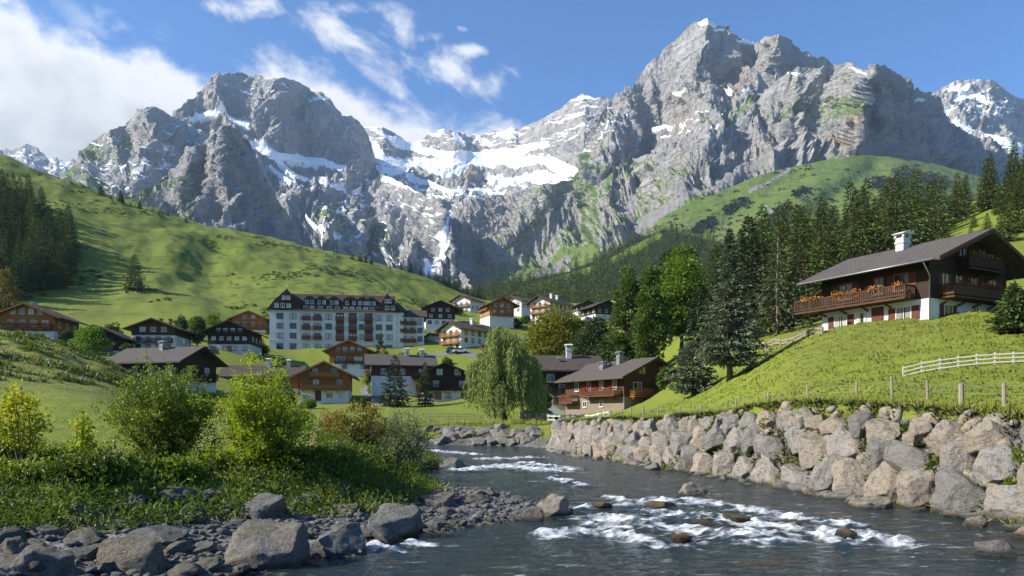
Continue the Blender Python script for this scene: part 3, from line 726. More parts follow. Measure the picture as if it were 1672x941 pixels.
def ground_z(X, Y, full=False):
    X = np.asarray(X, dtype=np.float64); Y = np.asarray(Y, dtype=np.float64)
    z = base_z(X, Y)
    far = sstep(150, 330, Y) * (1 - sstep(560, 760, Y))
    left = sstep(40, -60, X + 0.22 * (Y - 300))
    m1 = fbm(X / 70, Y / 110, 5, 101); m2 = fbm((X + 0.5 * Y) / 16, (Y - 0.5 * X) / 40, 4, 111)
    z = z + far * (0.4 + 0.6 * left) * (m1 * 3.4 + m2 * 1.8 + 0.9 * left * ridged((X + Y) / 24, (Y - X) / 60, 3, 119) + 0.5 * pn(X / 30 + 0.3 * m1, z / 2.2 + m1, 118))
    gd, _ = poly_dist(X, Y, GULLY)
    z = z - 2.6 * np.exp(-(gd / 8.0) ** 2) * far + 2.0 * np.exp(-((gd - 16) / 10.0) ** 2) * far * sstep(0, -10, X - P(350, 455, 322).x)
    near = 1 - sstep(90, 200, Y)
    z = z + near * (fbm(X / 9, Y / 9, 4, 121) * 0.22 + fbm(X / 1.7, Y / 1.7, 3, 125) * 0.06)
    knoll = np.exp(-((X + 32) / 14) ** 2 - ((Y - 47) / 9) ** 2)
    hum = np.exp(-((z - 7.6) / 1.8) ** 2)
    z = z + knoll * (0.35 + 0.9 * hum) * (fbm((X - Y * 0.4) / 1.9, Y / 1.1, 4, 131) * 0.36 + ridged(X / 5, Y / 3, 3, 133) * 0.3)
    slope_r = sstep(10, 20, X) * sstep(30, 40, Y) * (1 - sstep(70, 90, Y))
    z = z + slope_r * fbm(X / 4.0, Y / 2.2, 4, 141) * 0.28
    # ---- river corridor
    sd, seg = river_sd(X, Y)
    nl, nf = len(SHORE_L), len(FAR_B)
    is_wall = seg >= nl + nf - 1
    is_far = (seg >= nl - 1) & ~is_wall
    d = np.clip(sd, 0, None)
    rough = fbm(X / 1.3, Y / 1.3, 4, 151)
    rough2 = fbm(X / 0.45, Y / 0.45, 3, 156)
    bd, _ = poly_dist(X, Y, BANKFOOT)
    land = inside(X, Y, BANKFOOT + [(-60, 56), (-400, 60), (-400, -26), (-30, -26)])
    bed = -0.06 - np.clip(-sd * 0.16, 0, 0.42) + rough * 0.17 + rough2 * 0.05
    gravel = 0.0 + np.minimum(d * 0.11, 0.75) + rough * 0.13 + rough2 * 0.05
    zl = np.where(land, gravel + (z - gravel) * sstep(0, 3.0 + 1.0 * rough, bd), gravel)
    zl = np.where(Y > 62, gravel + (z - gravel) * sstep(0.5, 5, d), zl)
    zw = np.minimum(z, -0.05 + np.clip(d - 0.9, 0, None) * 2.8) + 0
    zw = np.where(d > 2.9, z, zw)
    zf = gravel + (z - gravel) * sstep(0.3, 5.5, d)
    zz = np.where(is_wall, zw, np.where(is_far, zf, zl))
    zz = np.where(sd < 0, bed, zz)
    act = (Y < 110)
    zz = np.where(act, zz, z)
    # blend the corridor out with distance from the river
    k = sstep(14, 26, d)
    zz = zz * (1 - k) + z * k
    if not full: return zz
    gr = np.where(sd < 0, 1.0, np.where(is_wall, sstep(2.3, 1.6, d), np.where(land, sstep(1.2, 0.0, bd + 0.6 * rough), np.where(is_far, sstep(3.0, 1.5, d + rough), sstep(3.2, 1.6, d + rough))))) * act
    gr = np.where((sd > 0) & ~land & ~is_wall & ~is_far & (Y < 60), 1.0, gr)
    return zz, np.clip(gr, 0, 1), sd

def gz(x, y): return float(ground_z(np.array([x]), np.array([y]))[0])

def ray_ground(px, py, y0=12.0, y1=620.0):
    """where the line of sight through a pixel of the photograph first meets the ground"""
    Y = np.exp(np.linspace(math.log(y0), math.log(y1), 900))
    X = (px - CX) / F * Y; Z = CAM_Z + (HY - py) / F * Y
    g = ground_z(X, Y) - Z
    k = np.argmax(g >= 0)
    if g[k] < 0: k = len(Y) - 1
    if k > 0:
        t = g[k - 1] / (g[k - 1] - g[k] + 1e-9); t = min(max(t, 0), 1)
        y = Y[k - 1] + (Y[k] - Y[k - 1]) * t
    else: y = Y[0]
    x = (px - CX) / F * y
    return Vector((x, y, gz(x, y)))

def ground_material():
    t = NT('ground_grass')
    co = t.coord('Object')
    n1 = t.noise(co, 0.045, 6, 0.6); n2 = t.noise(co, 0.6, 6, 0.65); n3 = t.noise(co, 5.0, 5, 0.7)
    c = t.mix(n2, (0.092, 0.142, 0.011), (0.235, 0.275, 0.026))
    c = t.mix(t.step(n1, 0.42, 0.64), c, (0.160, 0.185, 0.026))
    c = t.mix(t.math('MULTIPLY', t.step(n3, 0.45, 0.75), 0.5), c, (0.20, 0.215, 0.06))
    c = t.mix(t.math('MULTIPLY', t.step(t.noise(co, 1.7, 5, 0.7), 0.56, 0.7), 0.55), c, (0.035, 0.06, 0.012))
    c = t.mix(t.math('MULTIPLY', t.attr('dry'), t.step(n2, 0.35, 0.65)), c, (0.20, 0.17, 0.075))
    rough_g = t.mix(t.noise(co, 0.16, 7, 0.68), (0.078, 0.116, 0.015), (0.200, 0.238, 0.030))
    rough_g = t.mix(t.math('MULTIPLY', t.step(t.noise(t.coord('Object', (1, 1, 2.5)), 0.11, 8, 0.72, 0.4), 0.53, 0.62), 0.75), rough_g, (0.030, 0.042, 0.014))
    c = t.mix(t.attr('wild'), c, rough_g)
    # gravel / river bed
    v = t.vor(co, 7.0, 'F1', 'Color'); vd = t.vor(co, 7.0)
    v2 = t.vor(co, 2.6, 'F1', 'Color'); vd2 = t.vor(co, 2.6)
    g1 = t.ramp(v, [(0.0, (0.055, 0.056, 0.06)), (0.5, (0.13, 0.13, 0.13)), (1.0, (0.27, 0.26, 0.245))])
    g2 = t.ramp(v2, [(0.0, (0.06, 0.06, 0.062)), (0.6, (0.15, 0.148, 0.14)), (1.0, (0.26, 0.25, 0.24))])
    gcol = t.mix(t.step(t.noise(co, 0.8, 4), 0.42, 0.58), g1, g2)
    gcol = t.mix(t.math('MULTIPLY', t.step(t.noise(co, 0.5, 5, 0.6), 0.5, 0.62), 0.6), gcol, (0.075, 0.062, 0.038))
    wet = t.attr('wet')
    bedc = t.mix(t.noise(co, 0.9, 6, 0.65), (0.035, 0.035, 0.022), (0.15, 0.115, 0.055))
    gcol = t.mix(t.math('MULTIPLY', wet, 0.75), gcol, bedc)
    gm = t.step(t.math('ADD', t.attr('gravel'), t.math('MULTIPLY', t.math('SUBTRACT', n3, 0.5), 0.6)), 0.4, 0.6)
    c2 = t.mix(gm, c, gcol)
    h = t.math('ADD', t.math('MULTIPLY', n3, 0.6), n2)
    bn = t.bump(h, 0.9, 0.22)
    bn = t.bump(t.math('MULTIPLY', gm, t.math('ADD', vd, vd2)), 0.8, -0.12, bn)
    rgh = t.math('SUBTRACT', 0.92, t.math('MULTIPLY', t.math('MULTIPLY', gm, wet), 0.5))
    sh = t.bsdf(c2, rgh, bn, 0.25)
    return t.done(sh)

def build_ground():
    nt_, ny = 760, 640
    t = np.sinh(np.linspace(-1, 1, nt_) * 1.1) / math.sinh(1.1) * 1.5
    Y = np.concatenate([np.linspace(-24, 9, 24), 9 + np.cumsum(np.linspace(0.12, 0.2, 180)), ])
    Yf = np.exp(np.linspace(math.log(Y[-1] + 0.2), math.log(900), ny - len(Y)))
    Y = np.concatenate([Y, Yf])
    YY, TT = np.meshgrid(Y, t, indexing='ij')
    XX = TT * (YY + 30.0) * (0.55 + 0.25 * np.abs(TT))
    Z, gr, sd = ground_z(XX, YY, True)
    dry = np.exp(-((XX + 9) / 6.0) ** 2 - ((YY - 40) / 10.0) ** 2) + 0.6 * np.exp(-((XX + 33) / 12.0) ** 2 - ((YY - 46) / 8.0) ** 2)
    wild = sstep(190, 260, YY) * sstep(60, -40, XX)
    wet = sstep(0.9, -0.1, sd)
    me = mesh_from('valley_ground', np.stack([XX, YY, Z], -1).reshape(-1, 3), grid_faces(len(Y), nt_), True,
                   {'gravel': gr, 'dry': np.clip(dry, 0, 1), 'wild': wild, 'wet': wet}, [ground_material()])
    tag(link('ground', me), kind='structure')
build_ground()

# the floor of the valley beyond, under the mountains, out to the horizon
mb = MB()
mb.add([(-8500, 560, -6), (8500, 560, -6), (8500, 8000, 40), (-8500, 8000, 40)], [(0, 1, 2, 3)])
tag(mb.build('terrain', simple_mat('valley_floor', (0.07, 0.10, 0.03), 0.9, 0.4, 0.01)), kind='structure')
# ================================================================== water
def wpt(px, py, z=0.0):
    Y = (CAM_Z - z) * F / (py - HY)
    return ((px - CX) / F * Y, Y)
FOAM = [([(900, 874), (945, 868), (1000, 872), (1050, 882)], 0.55), ([(985, 848), (1050, 853), (1120, 866), (1190, 874), (1260, 872)], 0.8),
        ([(1040, 826), (1090, 820), (1150, 823), (1230, 836), (1290, 846)], 0.8), ([(1170, 846), (1250, 858), (1330, 866), (1400, 876), (1455, 884)], 0.75),
        ([(1060, 838), (1140, 844), (1230, 852)], 0.6), ([(1300, 846), (1390, 858)], 0.5), ([(1210, 886), (1290, 882)], 0.4), ([(1080, 892), (1130, 886)], 0.35),
        ([(960, 858), (1010, 862)], 0.4), ([(1330, 874), (1380, 888)], 0.35), ([(945, 832), (980, 828)], 0.35),
        ([(765, 769), (825, 764), (905, 771)], 1.2), ([(790, 752), (870, 750)], 1.0), ([(700, 738), (770, 744)], 0.9), ([(860, 760), (930, 768)], 0.8), ([(905, 782), (950, 796)], 0.5),
        ([(608, 892), (645, 900)], 0.25), ([(990, 812), (1020, 820)], 0.3), ([(660, 884), (700, 890)], 0.2)]
def water_material():
    t = NT('river_water')
    co = t.coord('Object')
    foam = t.attr('foam')
    n = t.noise(t.coord('Object', (0.8, 1.7, 1), (0, 0, R(-14))), 1.9, 7, 0.62, 0.7)
    nf = t.noise(t.coord('Object', (0.6, 1.5, 1), (0, 0, R(-22))), 5.0, 8, 0.7, 0.9)
    s1 = t.noise(t.coord('Object', (0.75, 1.9, 1), (0, 0, R(-16))), 1.5, 9, 0.66, 1.1)
    bn = t.bump(n, t.math('ADD', 0.6, t.math('MULTIPLY', foam, 0.4)), 0.22)
    bn = t.bump(nf, 0.5, 0.06, bn)
    fres = t.n('ShaderNodeFresnel'); fres.inputs['IOR'].default_value = 1.33; t.l(bn, fres.inputs['Normal'])
    tr = t.n('ShaderNodeBsdfTransparent'); tr.inputs['Color'].default_value = (0.56, 0.65, 0.60, 1)
    gl = t.n('ShaderNodeBsdfGlossy'); gl.inputs['Roughness'].default_value = 0.07; gl.inputs['Color'].default_value = (1, 1, 1, 1); t.l(bn, gl.inputs['Normal'])
    body = t.n('ShaderNodeBsdfDiffuse'); t.l(t.mix(t.math('MULTIPLY', t.step(t.noise(t.coord('Object', (0.35, 0.9, 1), (0, 0, R(-16))), 1.3, 7, 0.65, 0.6), 0.50, 0.66), 0.8), (0.040, 0.074, 0.074), (0.105, 0.080, 0.036)), body.inputs['Color'])
    mb_ = t.n('ShaderNodeMixShader'); mb_.inputs[0].default_value = 0.32; t.l(tr.outputs[0], mb_.inputs[1]); t.l(body.outputs[0], mb_.inputs[2])
    m = t.n('ShaderNodeMixShader'); t.l(fres.outputs[0], m.inputs[0]); t.l(mb_.outputs[0], m.inputs[1]); t.l(gl.outputs[0], m.inputs[2])
    fm = t.step(t.math('ADD', t.math('MULTIPLY', foam, 0.78), t.math('ADD', t.math('MULTIPLY', t.math('SUBTRACT', s1, 0.5), 2.4), t.math('MULTIPLY', t.math('SUBTRACT', nf, 0.5), 0.9))), 0.18, 0.95)
    wh = t.bsdf((0.80, 0.83, 0.84), 0.6, bn, 0.3)
    m2 = t.n('ShaderNodeMixShader'); t.l(t.math('MULTIPLY', fm, 0.92), m2.inputs[0]); t.l(m.outputs[0], m2.inputs[1]); t.l(wh, m2.inputs[2])
    return t.done(m2.outputs[0])

def build_water():
    Y = np.concatenate([np.linspace(-24, 10, 20), np.linspace(10.06, 36, 420), np.exp(np.linspace(math.log(36.1), math.log(80), 200))])
    X0 = np.linspace(-1, 1, 560); X0 = np.sign(X0) * np.abs(X0) ** 1.15
    YY, TT = np.meshgrid(Y, X0, indexing='ij')
    half = np.interp(YY, [-24, 20, 60, 80], [14, 15, 30, 60])
    XX = np.where(TT > 0, TT * 14.5, TT * half)
    sd, _ = river_sd(XX, YY)
    foam = np.zeros(XX.shape)
    ux = XX * 0.94 + YY * 0.34; uy = -XX * 0.34 + YY * 0.94          # the current runs towards the lower left
    for pts, w in FOAM:
        d, _ = poly_dist(XX, YY, [wpt(*p) for p in pts])
        foam = np.maximum(foam, np.exp(-(d / w) ** 2))
    wrp = fbm(ux / 1.2, uy / 1.2, 3, 201)
    stre = ridged(ux / 0.9 + wrp * 0.7, uy / 0.42 + wrp * 0.8, 5, 203)
    foamv = np.clip(foam * (0.62 + 0.5 * sstep(0.15, 0.80, stre)), 0, 1)
    scat = sstep(0.70, 0.86, ridged(ux / 1.6 + wrp, uy / 0.7, 4, 210)) * sstep(0.05, 0.5, fbm(XX / 5, YY / 5, 3, 215) + 0.1)
    foamv = np.maximum(foamv, scat * 0.40 * (YY > 13))
    act = 0.35 + 1.2 * sstep(0.05, 0.6, foam)
    h = 0.06 * fbm(ux / 1.1 + wrp * .4, uy / 0.55, 4, 220) + 0.022 * fbm(ux / 0.3, uy / 0.2, 3, 225)
    lump = 0.27 * foam * (ridged(ux / 1.5, uy / 0.9, 3, 230) - 0.35)
    drop = 0.05 * sstep(19, 26, YY) + 0.05 * sstep(38, 44, YY)
    Z = drop + h * act + lump
    idx = np.arange(XX.size).reshape(XX.shape)
    keep = (sd < 2.2)
    q = keep[:-1, :-1] & keep[1:, :-1] & keep[:-1, 1:] & keep[1:, 1:]
    f = grid_faces(*XX.shape)[q.ravel()]
    me = mesh_from('river_water', np.stack([XX, YY, Z], -1).reshape(-1, 3), f, True, {'foam': foamv}, [water_material()])
    tag(link('river', me), kind='structure')
build_water()

# ================================================================== boulders and stones
def rock_shape(seed, sub=4, planes=13, cut=(0.62, 0.95), rough=0.10, squash=(1, 1, 1), blocky=False):
    rnd = random.Random(seed)
    bm = bmesh.new(); bmesh.ops.create_icosphere(bm, subdivisions=sub, radius=1.0)
    v = np.array([p.co[:] for p in bm.verts]); f = np.array([[q.index for q in p.verts] for p in bm.faces]); bm.free()
    v = v / (np.abs(v) ** 6).sum(1, keepdims=True) ** (1 / 6) * (0.9 if blocky else 1) if blocky else v
    for k in range(planes):
        n = np.array([rnd.gauss(0, 1) for _ in range(3)]); n /= np.linalg.norm(n)
        d = rnd.uniform(*cut)
        e = v @ n - d
        v = v - np.where(e > 0, e * 0.985, 0)[:, None] * n[None]
    off = rnd.uniform(0, 50)
    nn = v / np.linalg.norm(v, axis=1, keepdims=True)
    dd = np.array([mnoise.fractal(Vector(p) * 1.7 + Vector((off, 0, 0)), 0.9, 2.1, 5) for p in v]) if sub > 2 else np.array([mnoise.noise(Vector(p) * 1.7 + Vector((off, 0, 0))) for p in v])
    rg = np.array([mnoise.ridged_multi_fractal(Vector(p) * 1.1 + Vector((0, off, 0)), 0.9, 2.2, 4, 1.0, 2.0) for p in v]) if sub > 2 else 0
    v = v + nn * (dd * rough + (rg - 1.0) * rough * 0.22 if sub > 2 else dd * rough)[:, None]
    v = v * np.array(squash)[None]
    v /= np.abs(v).max(0)                         # unit half sizes
    return v, f
def stone_material(name, a, b, warmc, moss=0.3, wet=0.0, grain=0.6):
    t = NT(name)
    co = t.coord('Object'); rnd = t.rnd()
    gm = t.n('ShaderNodeNewGeometry')
    oi = t.n('ShaderNodeObjectInfo')
    ad = t.n('ShaderNodeVectorMath', operation='ADD'); t.l(co, ad.inputs[0])
    sc = t.n('ShaderNodeVectorMath', operation='SCALE'); sc.inputs[0].default_value = (37, 11, 23); t.l(rnd, sc.inputs['Scale']); t.l(sc.outputs[0], ad.inputs[1])
    co = ad.outputs[0]
    n1 = t.noise(co, 1.3, 8, 0.68, 0.3); n2 = t.noise(co, 6.0, 8, 0.7); n3 = t.noise(co, 18.0, 5, 0.7)
    ck = t.vor(co, 2.1, 'DISTANCE_TO_EDGE')
    c = t.mix(n1, a, b)
    c = t.mix(t.step(t.math('ADD', t.math('MULTIPLY', rnd, 0.5), n1), 0.68, 1.0), c, warmc)
    c = t.mix(t.math('MULTIPLY', t.step(n2, 0.50, 0.66), 0.7), c, tuple(x * 0.5 for x in a))
    c = t.mix(t.math('MULTIPLY', t.step(t.noise(co, 2.4, 9, 0.72, 0.6), 0.56, 0.66), 0.6), c, tuple(x * 0.45 for x in a))
    c = t.mix(t.math('MULTIPLY', t.step(n3, 0.55, 0.66), grain), c, tuple(min(1, x * 1.5) for x in b))
    up = t.n('ShaderNodeSeparateXYZ'); t.l(gm.outputs['Normal'], up.inputs[0])
    mm = t.math('MULTIPLY', t.step(t.math('ADD', t.math('MULTIPLY', up.outputs[2], 0.25), t.noise(co, 1.9, 7, 0.7)), 0.66, 0.80), moss)
    c = t.mix(mm, c, (0.075, 0.085, 0.028))
    c = t.mix(t.math('MULTIPLY', t.step(rnd, 0.35, 0.0), 0.45), c, tuple(x * 0.75 for x in a))
    if wet:
        pz = t.n('ShaderNodeSeparateXYZ'); t.l(gm.outputs['Position'], pz.inputs[0])
        wv = t.step(t.math('ADD', pz.outputs[2], t.math('MULTIPLY', n1, 0.12)), 0.26, 0.12)
        c = t.mix(t.math('MULTIPLY', wv, 0.72), c, (0.03, 0.026, 0.018))
        rg = t.math('SUBTRACT', 0.85, t.math('MULTIPLY', wv, 0.6))
    else: rg = 0.88
    h = t.math('ADD', t.math('ADD', t.math('MULTIPLY', n2, 0.7), t.math('MULTIPLY', n3, 0.3)), t.math('MULTIPLY', n1, 0.8))
    bn = t.bump(h, 1.0, 0.24)
    bn = t.bump(t.step(ck, 0.0, 0.035), 0.35, 0.05, bn)
    return t.done(t.bsdf(c, rg, bn, 0.3))
M_WALLROCK = stone_material('pale_boulder_stone', (0.19, 0.182, 0.168), (0.47, 0.45, 0.415), (0.41, 0.345, 0.265), 0.55, 0.8, 0.3)
M_BANKROCK = stone_material('grey_river_stone', (0.105, 0.105, 0.102), (0.35, 0.345, 0.33), (0.25, 0.215, 0.17), 0.55, 1.0)
M_BROWNROCK = stone_material('brown_river_stone', (0.12, 0.085, 0.045), (0.26, 0.19, 0.10), (0.20, 0.13, 0.06), 0.5, 1.0)

WROCKS = [rock_shape(500 + i, 5, random.Random(i).randint(9, 14), (0.55, 0.93), 0.075, (1, 1, 1), True) for i in range(9)]
ROCKS = [rock_shape(100 + i, 4, random.Random(i).randint(8, 13), (0.45, 0.88), 0.12) for i in range(9)]
PEBBLES = [rock_shape(300 + i, 2, 9, (0.6, 0.95), 0.10) for i in range(6)]
def rock_meshes(mat, tagn, shapes=None):
    out = []
    for v, f in (shapes or ROCKS):
        out.append(mesh_from(tagn, v, f, True, None, [mat]))
    return out
RM_WALL = rock_meshes(M_WALLROCK, 'wall_boulder', WROCKS); RM_BANK = rock_meshes(M_BANKROCK, 'river_stone'); RM_BIG = rock_meshes(M_BANKROCK, 'river_boulder', WROCKS); RM_BROWN = rock_meshes(M_BROWNROCK, 'river_stone')

def merge_rocks(name, items, shapes, mat):
    """items: (variant, loc, (sx,sy,sz), euler) -> one mesh"""
    V, Fc, n = [], [], 0
    for k, loc, s, e in items:
        v, f = shapes[k % len(shapes)]
        Mx = np.array(Euler(e).to_matrix())
        V.append((v * np.array(s)) @ Mx.T + np.array(loc)); Fc.append(f + n); n += len(v)
    return mesh_from(name, np.concatenate(V), np.concatenate(Fc), True, None, [mat])

# ---- the wall of big boulders along the right bank
rw = random.Random(5)
WL = [(15, -26), (14, 0), (13.7, 12), (13.3, 18), (13.1, 20.7), (12.1, 25.9), (10.8, 31.5), (8.7, 40), (5.0, 53), (2.4, 66)]
def wall_at(s, tbl={}):
    if not tbl:
        a = np.array(WL); d = np.concatenate([[0], np.cumsum(np.hypot(*np.diff(a, axis=0).T))]); tbl['a'] = a; tbl['d'] = d
    a, d = tbl['a'], tbl['d']
    x = np.interp(s, d, a[:, 0]); y = np.interp(s, d, a[:, 1])
    x2 = np.interp(s + 0.8, d, a[:, 0]); y2 = np.interp(s + 0.8, d, a[:, 1]); x1 = np.interp(s - 0.8, d, a[:, 0]); y1 = np.interp(s - 0.8, d, a[:, 1])
    tx, ty = x2 - x1, y2 - y1; L = math.hypot(tx, ty) or 1
    return x, y, tx / L, ty / L
boulders, gaps = [], []
S0, S1 = 33.0, 92.5
s = S0; cols = []
heights = []
row_top = lambda s_: None
x, y = 0, 0
rows = [(1.45, 0.0), (1.30, 1.02), (1.0, 2.12)]
for r, (hs, zc) in enumerate(rows):
    s = S0 + rw.uniform(0, 1)
    while s < S1:
        x, y, tx, ty = wall_at(s)
        nx, ny = ty, -tx                                  # away from the water (river lies to the left when going upstream)
        top = gz(x + nx * 3.0, y + ny * 3.0)
        hz = top / 3.40
        wdt = hs * rw.uniform(0.78, 1.36) * (0.95 if r < 3 else 1.15)
        hgt = hs * rw.uniform(0.72, 1.0) * 0.66
        z = (zc + hs * 0.5) * hz + rw.uniform(-0.2, 0.2) * (0.4 if r == 2 else 1)
        if r == 0: z = 0.42 + rw.uniform(-0.15, 0.25)
        d = 0.72 + max(z, 0) / 2.8 + 0.12 + rw.uniform(-0.12, 0.15)
        s += wdt * 0.80
        if r == 3 and rw.random() < 0.18: s += wdt * 0.8; continue
        x, y, tx, ty = wall_at(s)
        c = (x + nx * d, y + ny * d, z)
        rot = (-0.28 + rw.uniform(-0.15, 0.15), rw.uniform(-0.4, 0.4), math.atan2(ty, tx) + rw.uniform(-0.2, 0.2))
        boulders.append((rw.randrange(9), c, (wdt * 0.655, hs * rw.uniform(0.44, 0.52), hgt * 1.06), rot))
        for _ in range(3):
            ss = s + rw.uniform(-0.6, 0.6); zz = z + rw.choice((-1, 1)) * hs * 0.5 + rw.uniform(-0.15, 0.15)
            if 0 < zz < top:
                gx, gy, _, _ = wall_at(ss); dd = 0.85 + zz / 2.8 + 0.04
                k = rw.uniform(0.12, 0.34)
                gaps.append((rw.randrange(6), (gx + nx * dd, gy + ny * dd, zz), (k * 1.25, k, k * 0.85), (rw.uniform(-1, 1), rw.uniform(-1, 1), rw.uniform(0, 6))))
        s += wdt * 0.80 * 0.62
wall = thing('boulder_wall', 'long retaining wall of huge pale grey boulders along the right river bank', 'stone wall', (*wall_at(60)[:2], 0))
wall_inv = wall.matrix_basis.inverted() if False else Matrix.Translation(-Vector((*wall_at(60)[:2], 0)))
def apparent(b): return b[2][0] * b[2][2] / (b[1][0] ** 2 + b[1][1] ** 2) if b[1][1] > 14 and abs(b[1][0] / b[1][1]) < 0.76 else 0
boulders.sort(key=apparent, reverse=True)
for k, (vi, c, sz, e) in enumerate(boulders[:100]):
    o = link('boulder', RM_WALL[vi], wall)
    o.location = Vector(c) - wall.location; o.scale = sz; o.rotation_euler = e
sh = lambda items: [(a, tuple(Vector(b) - wall.location), c, d) for a, b, c, d in items]
tag(link('distant_boulders', merge_rocks('distant_boulders', sh(boulders[100:]), WROCKS[:4], M_WALLROCK), wall), kind='stuff')
tag(link('gap_stones', merge_rocks('gap_stones', sh(gaps), PEBBLES, M_WALLROCK), wall), kind='stuff')

# ---- stones one can point at: (px, py of the waterline, width px, height px, material, label)
rs = random.Random(9)
def place_rock(name, px, py, wpx, hpx, meshes, vi, label, cat, group=None, z0=None, rz=None, deep=0.35, wmul=1.0):
    if z0 is None: p = ray_ground(px, py, 9, 110) if py > HY + 12 else Vector((0, 0, 0))
    else:
        X, Y = wpt(px, py, z0); p = Vector((X, Y, z0))
    if p.z < -0.05: p.z = -0.05
    k = p.y / F
    hw, hh = wpx * k / 2, hpx * k
    o = link(name, meshes[vi % len(meshes)])
    o.scale = (hw * wmul, hw * 0.82, hh * (0.5 + deep))
    o.location = (p.x, p.y + hw * 0.45, p.z + hh * (1 - 0.5 - deep) * 1.0)
    o.rotation_euler = (rs.uniform(-0.12, 0.12), rs.uniform(-0.12, 0.12), rs.uniform(0, 6.28) if rz is None else rz)
    return tag(o, label, cat, group)
BIG = [(415, 928, 150, 84, 0, 'largest dark grey boulder lying at the water edge on the left bank'), (542, 915, 108, 54, 4, 'wet dark boulder touching the right side of the largest bank boulder'),
       (642, 874, 92, 50, 2, 'dark boulder standing alone on the tip of the gravel bank'), (425, 846, 78, 40, 7, 'flat topped grey rock under the yellow green bush'),
       (205, 936, 112, 54, 3, 'grey angular boulder at the bottom left among dark stones'), (245, 893, 96, 32, 5, 'low slab of grey rock behind the bottom left boulder'),
       (40, 938, 105, 40, 6, 'dark boulder cut by the bottom left corner'), (712, 826, 62, 26, 8, 'grey flat stone on the gravel spit beside the grassy bank'), (20, 905, 60, 24, 1, 'low dark stone at the left edge above the corner boulder'),
       (330, 905, 46, 20, 2, 'small grey stone left of the largest bank boulder'), (490, 868, 50, 18, 1, 'small flat stone behind the wet dark boulder'), (600, 880, 44, 16, 6, 'mossy yellow green stone just left of the lone dark boulder'),
       (560, 842, 54, 18, 3, 'flat grey stone in the shade of the grassy bank'), (780, 822, 40, 16, 5, 'small pale stone at the river side of the gravel spit'), (130, 912, 60, 24, 8, 'dark stone between the corner boulder and the slab')]
for (px, py, w_, h_, vi, lab) in BIG:
    place_rock('river_boulder', px, py, w_, h_, RM_BIG, vi, lab, 'boulder', rz=rs.uniform(-0.3, 0.3))
MID = [(908, 842, 56, 34, 2, RM_WALL, 'pale rounded boulder at the tip of the gravel spit'), (873, 849, 46, 22, 4, RM_BANK, 'brown wet stone just left of the pale boulder on the spit'),
       (1135, 808, 52, 20, 5, RM_WALL, 'pale flat stone in the stream before the boulder wall'), (1634, 905, 60, 27, 0, RM_WALL, 'pale domed stone rising from the water at the right edge'),
       (735, 772, 58, 26, 7, RM_BANK, 'dark wet rock below the shrubs where the stream narrows'), (1086, 830, 64, 13, 1, RM_BROWN, 'brown rock washed over by the upper white water'),
       (1215, 850, 70, 12, 3, RM_BROWN, 'golden brown rock in the middle of the white water'), (1115, 883, 46, 14, 6, RM_BROWN, 'dark brown rock below the white water'), (1385, 876, 44, 12, 8, RM_BROWN, 'brown rock in the right part of the rapids'),
       (985, 830, 40, 10, 2, RM_BROWN, 'brown rock at the left start of the rapids'), (1300, 858, 36, 9, 4, RM_BROWN, 'small brown rock behind the right rapids'), (1150, 858, 40, 8, 5, RM_BROWN, 'low brown rock under the central cascade')]
for (px, py, w_, h_, vi, ms, lab) in MID:
    place_rock('stream_stone', px, py, w_, h_, ms, vi, lab, 'stone', None, 0.03 if py > 800 else None)
# rubble at the foot of the wall, on the bank and along the far bank
for k in range(58):
    s_ = S0 + 6 + (S1 - S0 - 8) * (k + rs.random()) / 58
    x, y, tx, ty = wall_at(s_); d = rs.uniform(-0.55, 0.75)
    sz = rs.uniform(0.16, 0.46) * (1.25 if k % 6 == 0 else 1)
    o = link('rubble_stone', RM_WALL[rs.randrange(9)])
    o.location = (x + ty * d, y - tx * d, 0.04 + max(0, d) * 0.10); o.scale = (sz * 1.3, sz, sz * 0.6); o.rotation_euler = (rs.uniform(-.3, .3), rs.uniform(-.3, .3), rs.uniform(0, 6))
    tag(o, 'loose pale stone in the line of rubble at the foot of the boulder wall', 'stone', 'loose stones below the boulder wall')
n_ = 0
while n_ < 85:
    px, py = rs.uniform(0, 860), rs.uniform(795, 938)
    p = ray_ground(px, py, 10, 40); sdv, _ = river_sd(np.array([p.x]), np.array([p.y]))
    bdv, _ = poly_dist(np.array([p.x]), np.array([p.y]), BANKFOOT)
    if sdv[0] < -0.6 or p.z > 0.95: continue
    n_ += 1
    sz = rs.uniform(0.10, 0.32) * (1.5 if n_ % 9 == 0 else 1)
    o = link('bank_stone', RM_BANK[rs.randrange(9)])
    o.location = (p.x, p.y, p.z + sz * 0.12); o.scale = (sz * 1.35, sz, sz * 0.62); o.rotation_euler = (rs.uniform(-.3, .3), rs.uniform(-.3, .3), rs.uniform(0, 6))
    tag(o, 'fist to football sized grey stone on the shaded gravel bank', 'stone', 'stones on the left gravel bank')
for k in range(46):
    t_ = k / 45
    px, py = 700 + 175 * t_ + rs.uniform(-4, 4), 726 - rs.uniform(0, 26)
    p = ray_ground(px, py, 55, 110)
    sz = rs.uniform(0.35, 0.95)
    o = link('far_bank_stone', RM_BANK[rs.randrange(9)])
    o.location = (p.x, p.y, p.z + sz * 0.1); o.scale = (sz * 1.3, sz, sz * 0.7); o.rotation_euler = (rs.uniform(-.3, .3), rs.uniform(-.3, .3), rs.uniform(0, 6))
    tag(o, 'grey block of the rough stone bank where the river bends', 'stone', 'stones of the far river bank')
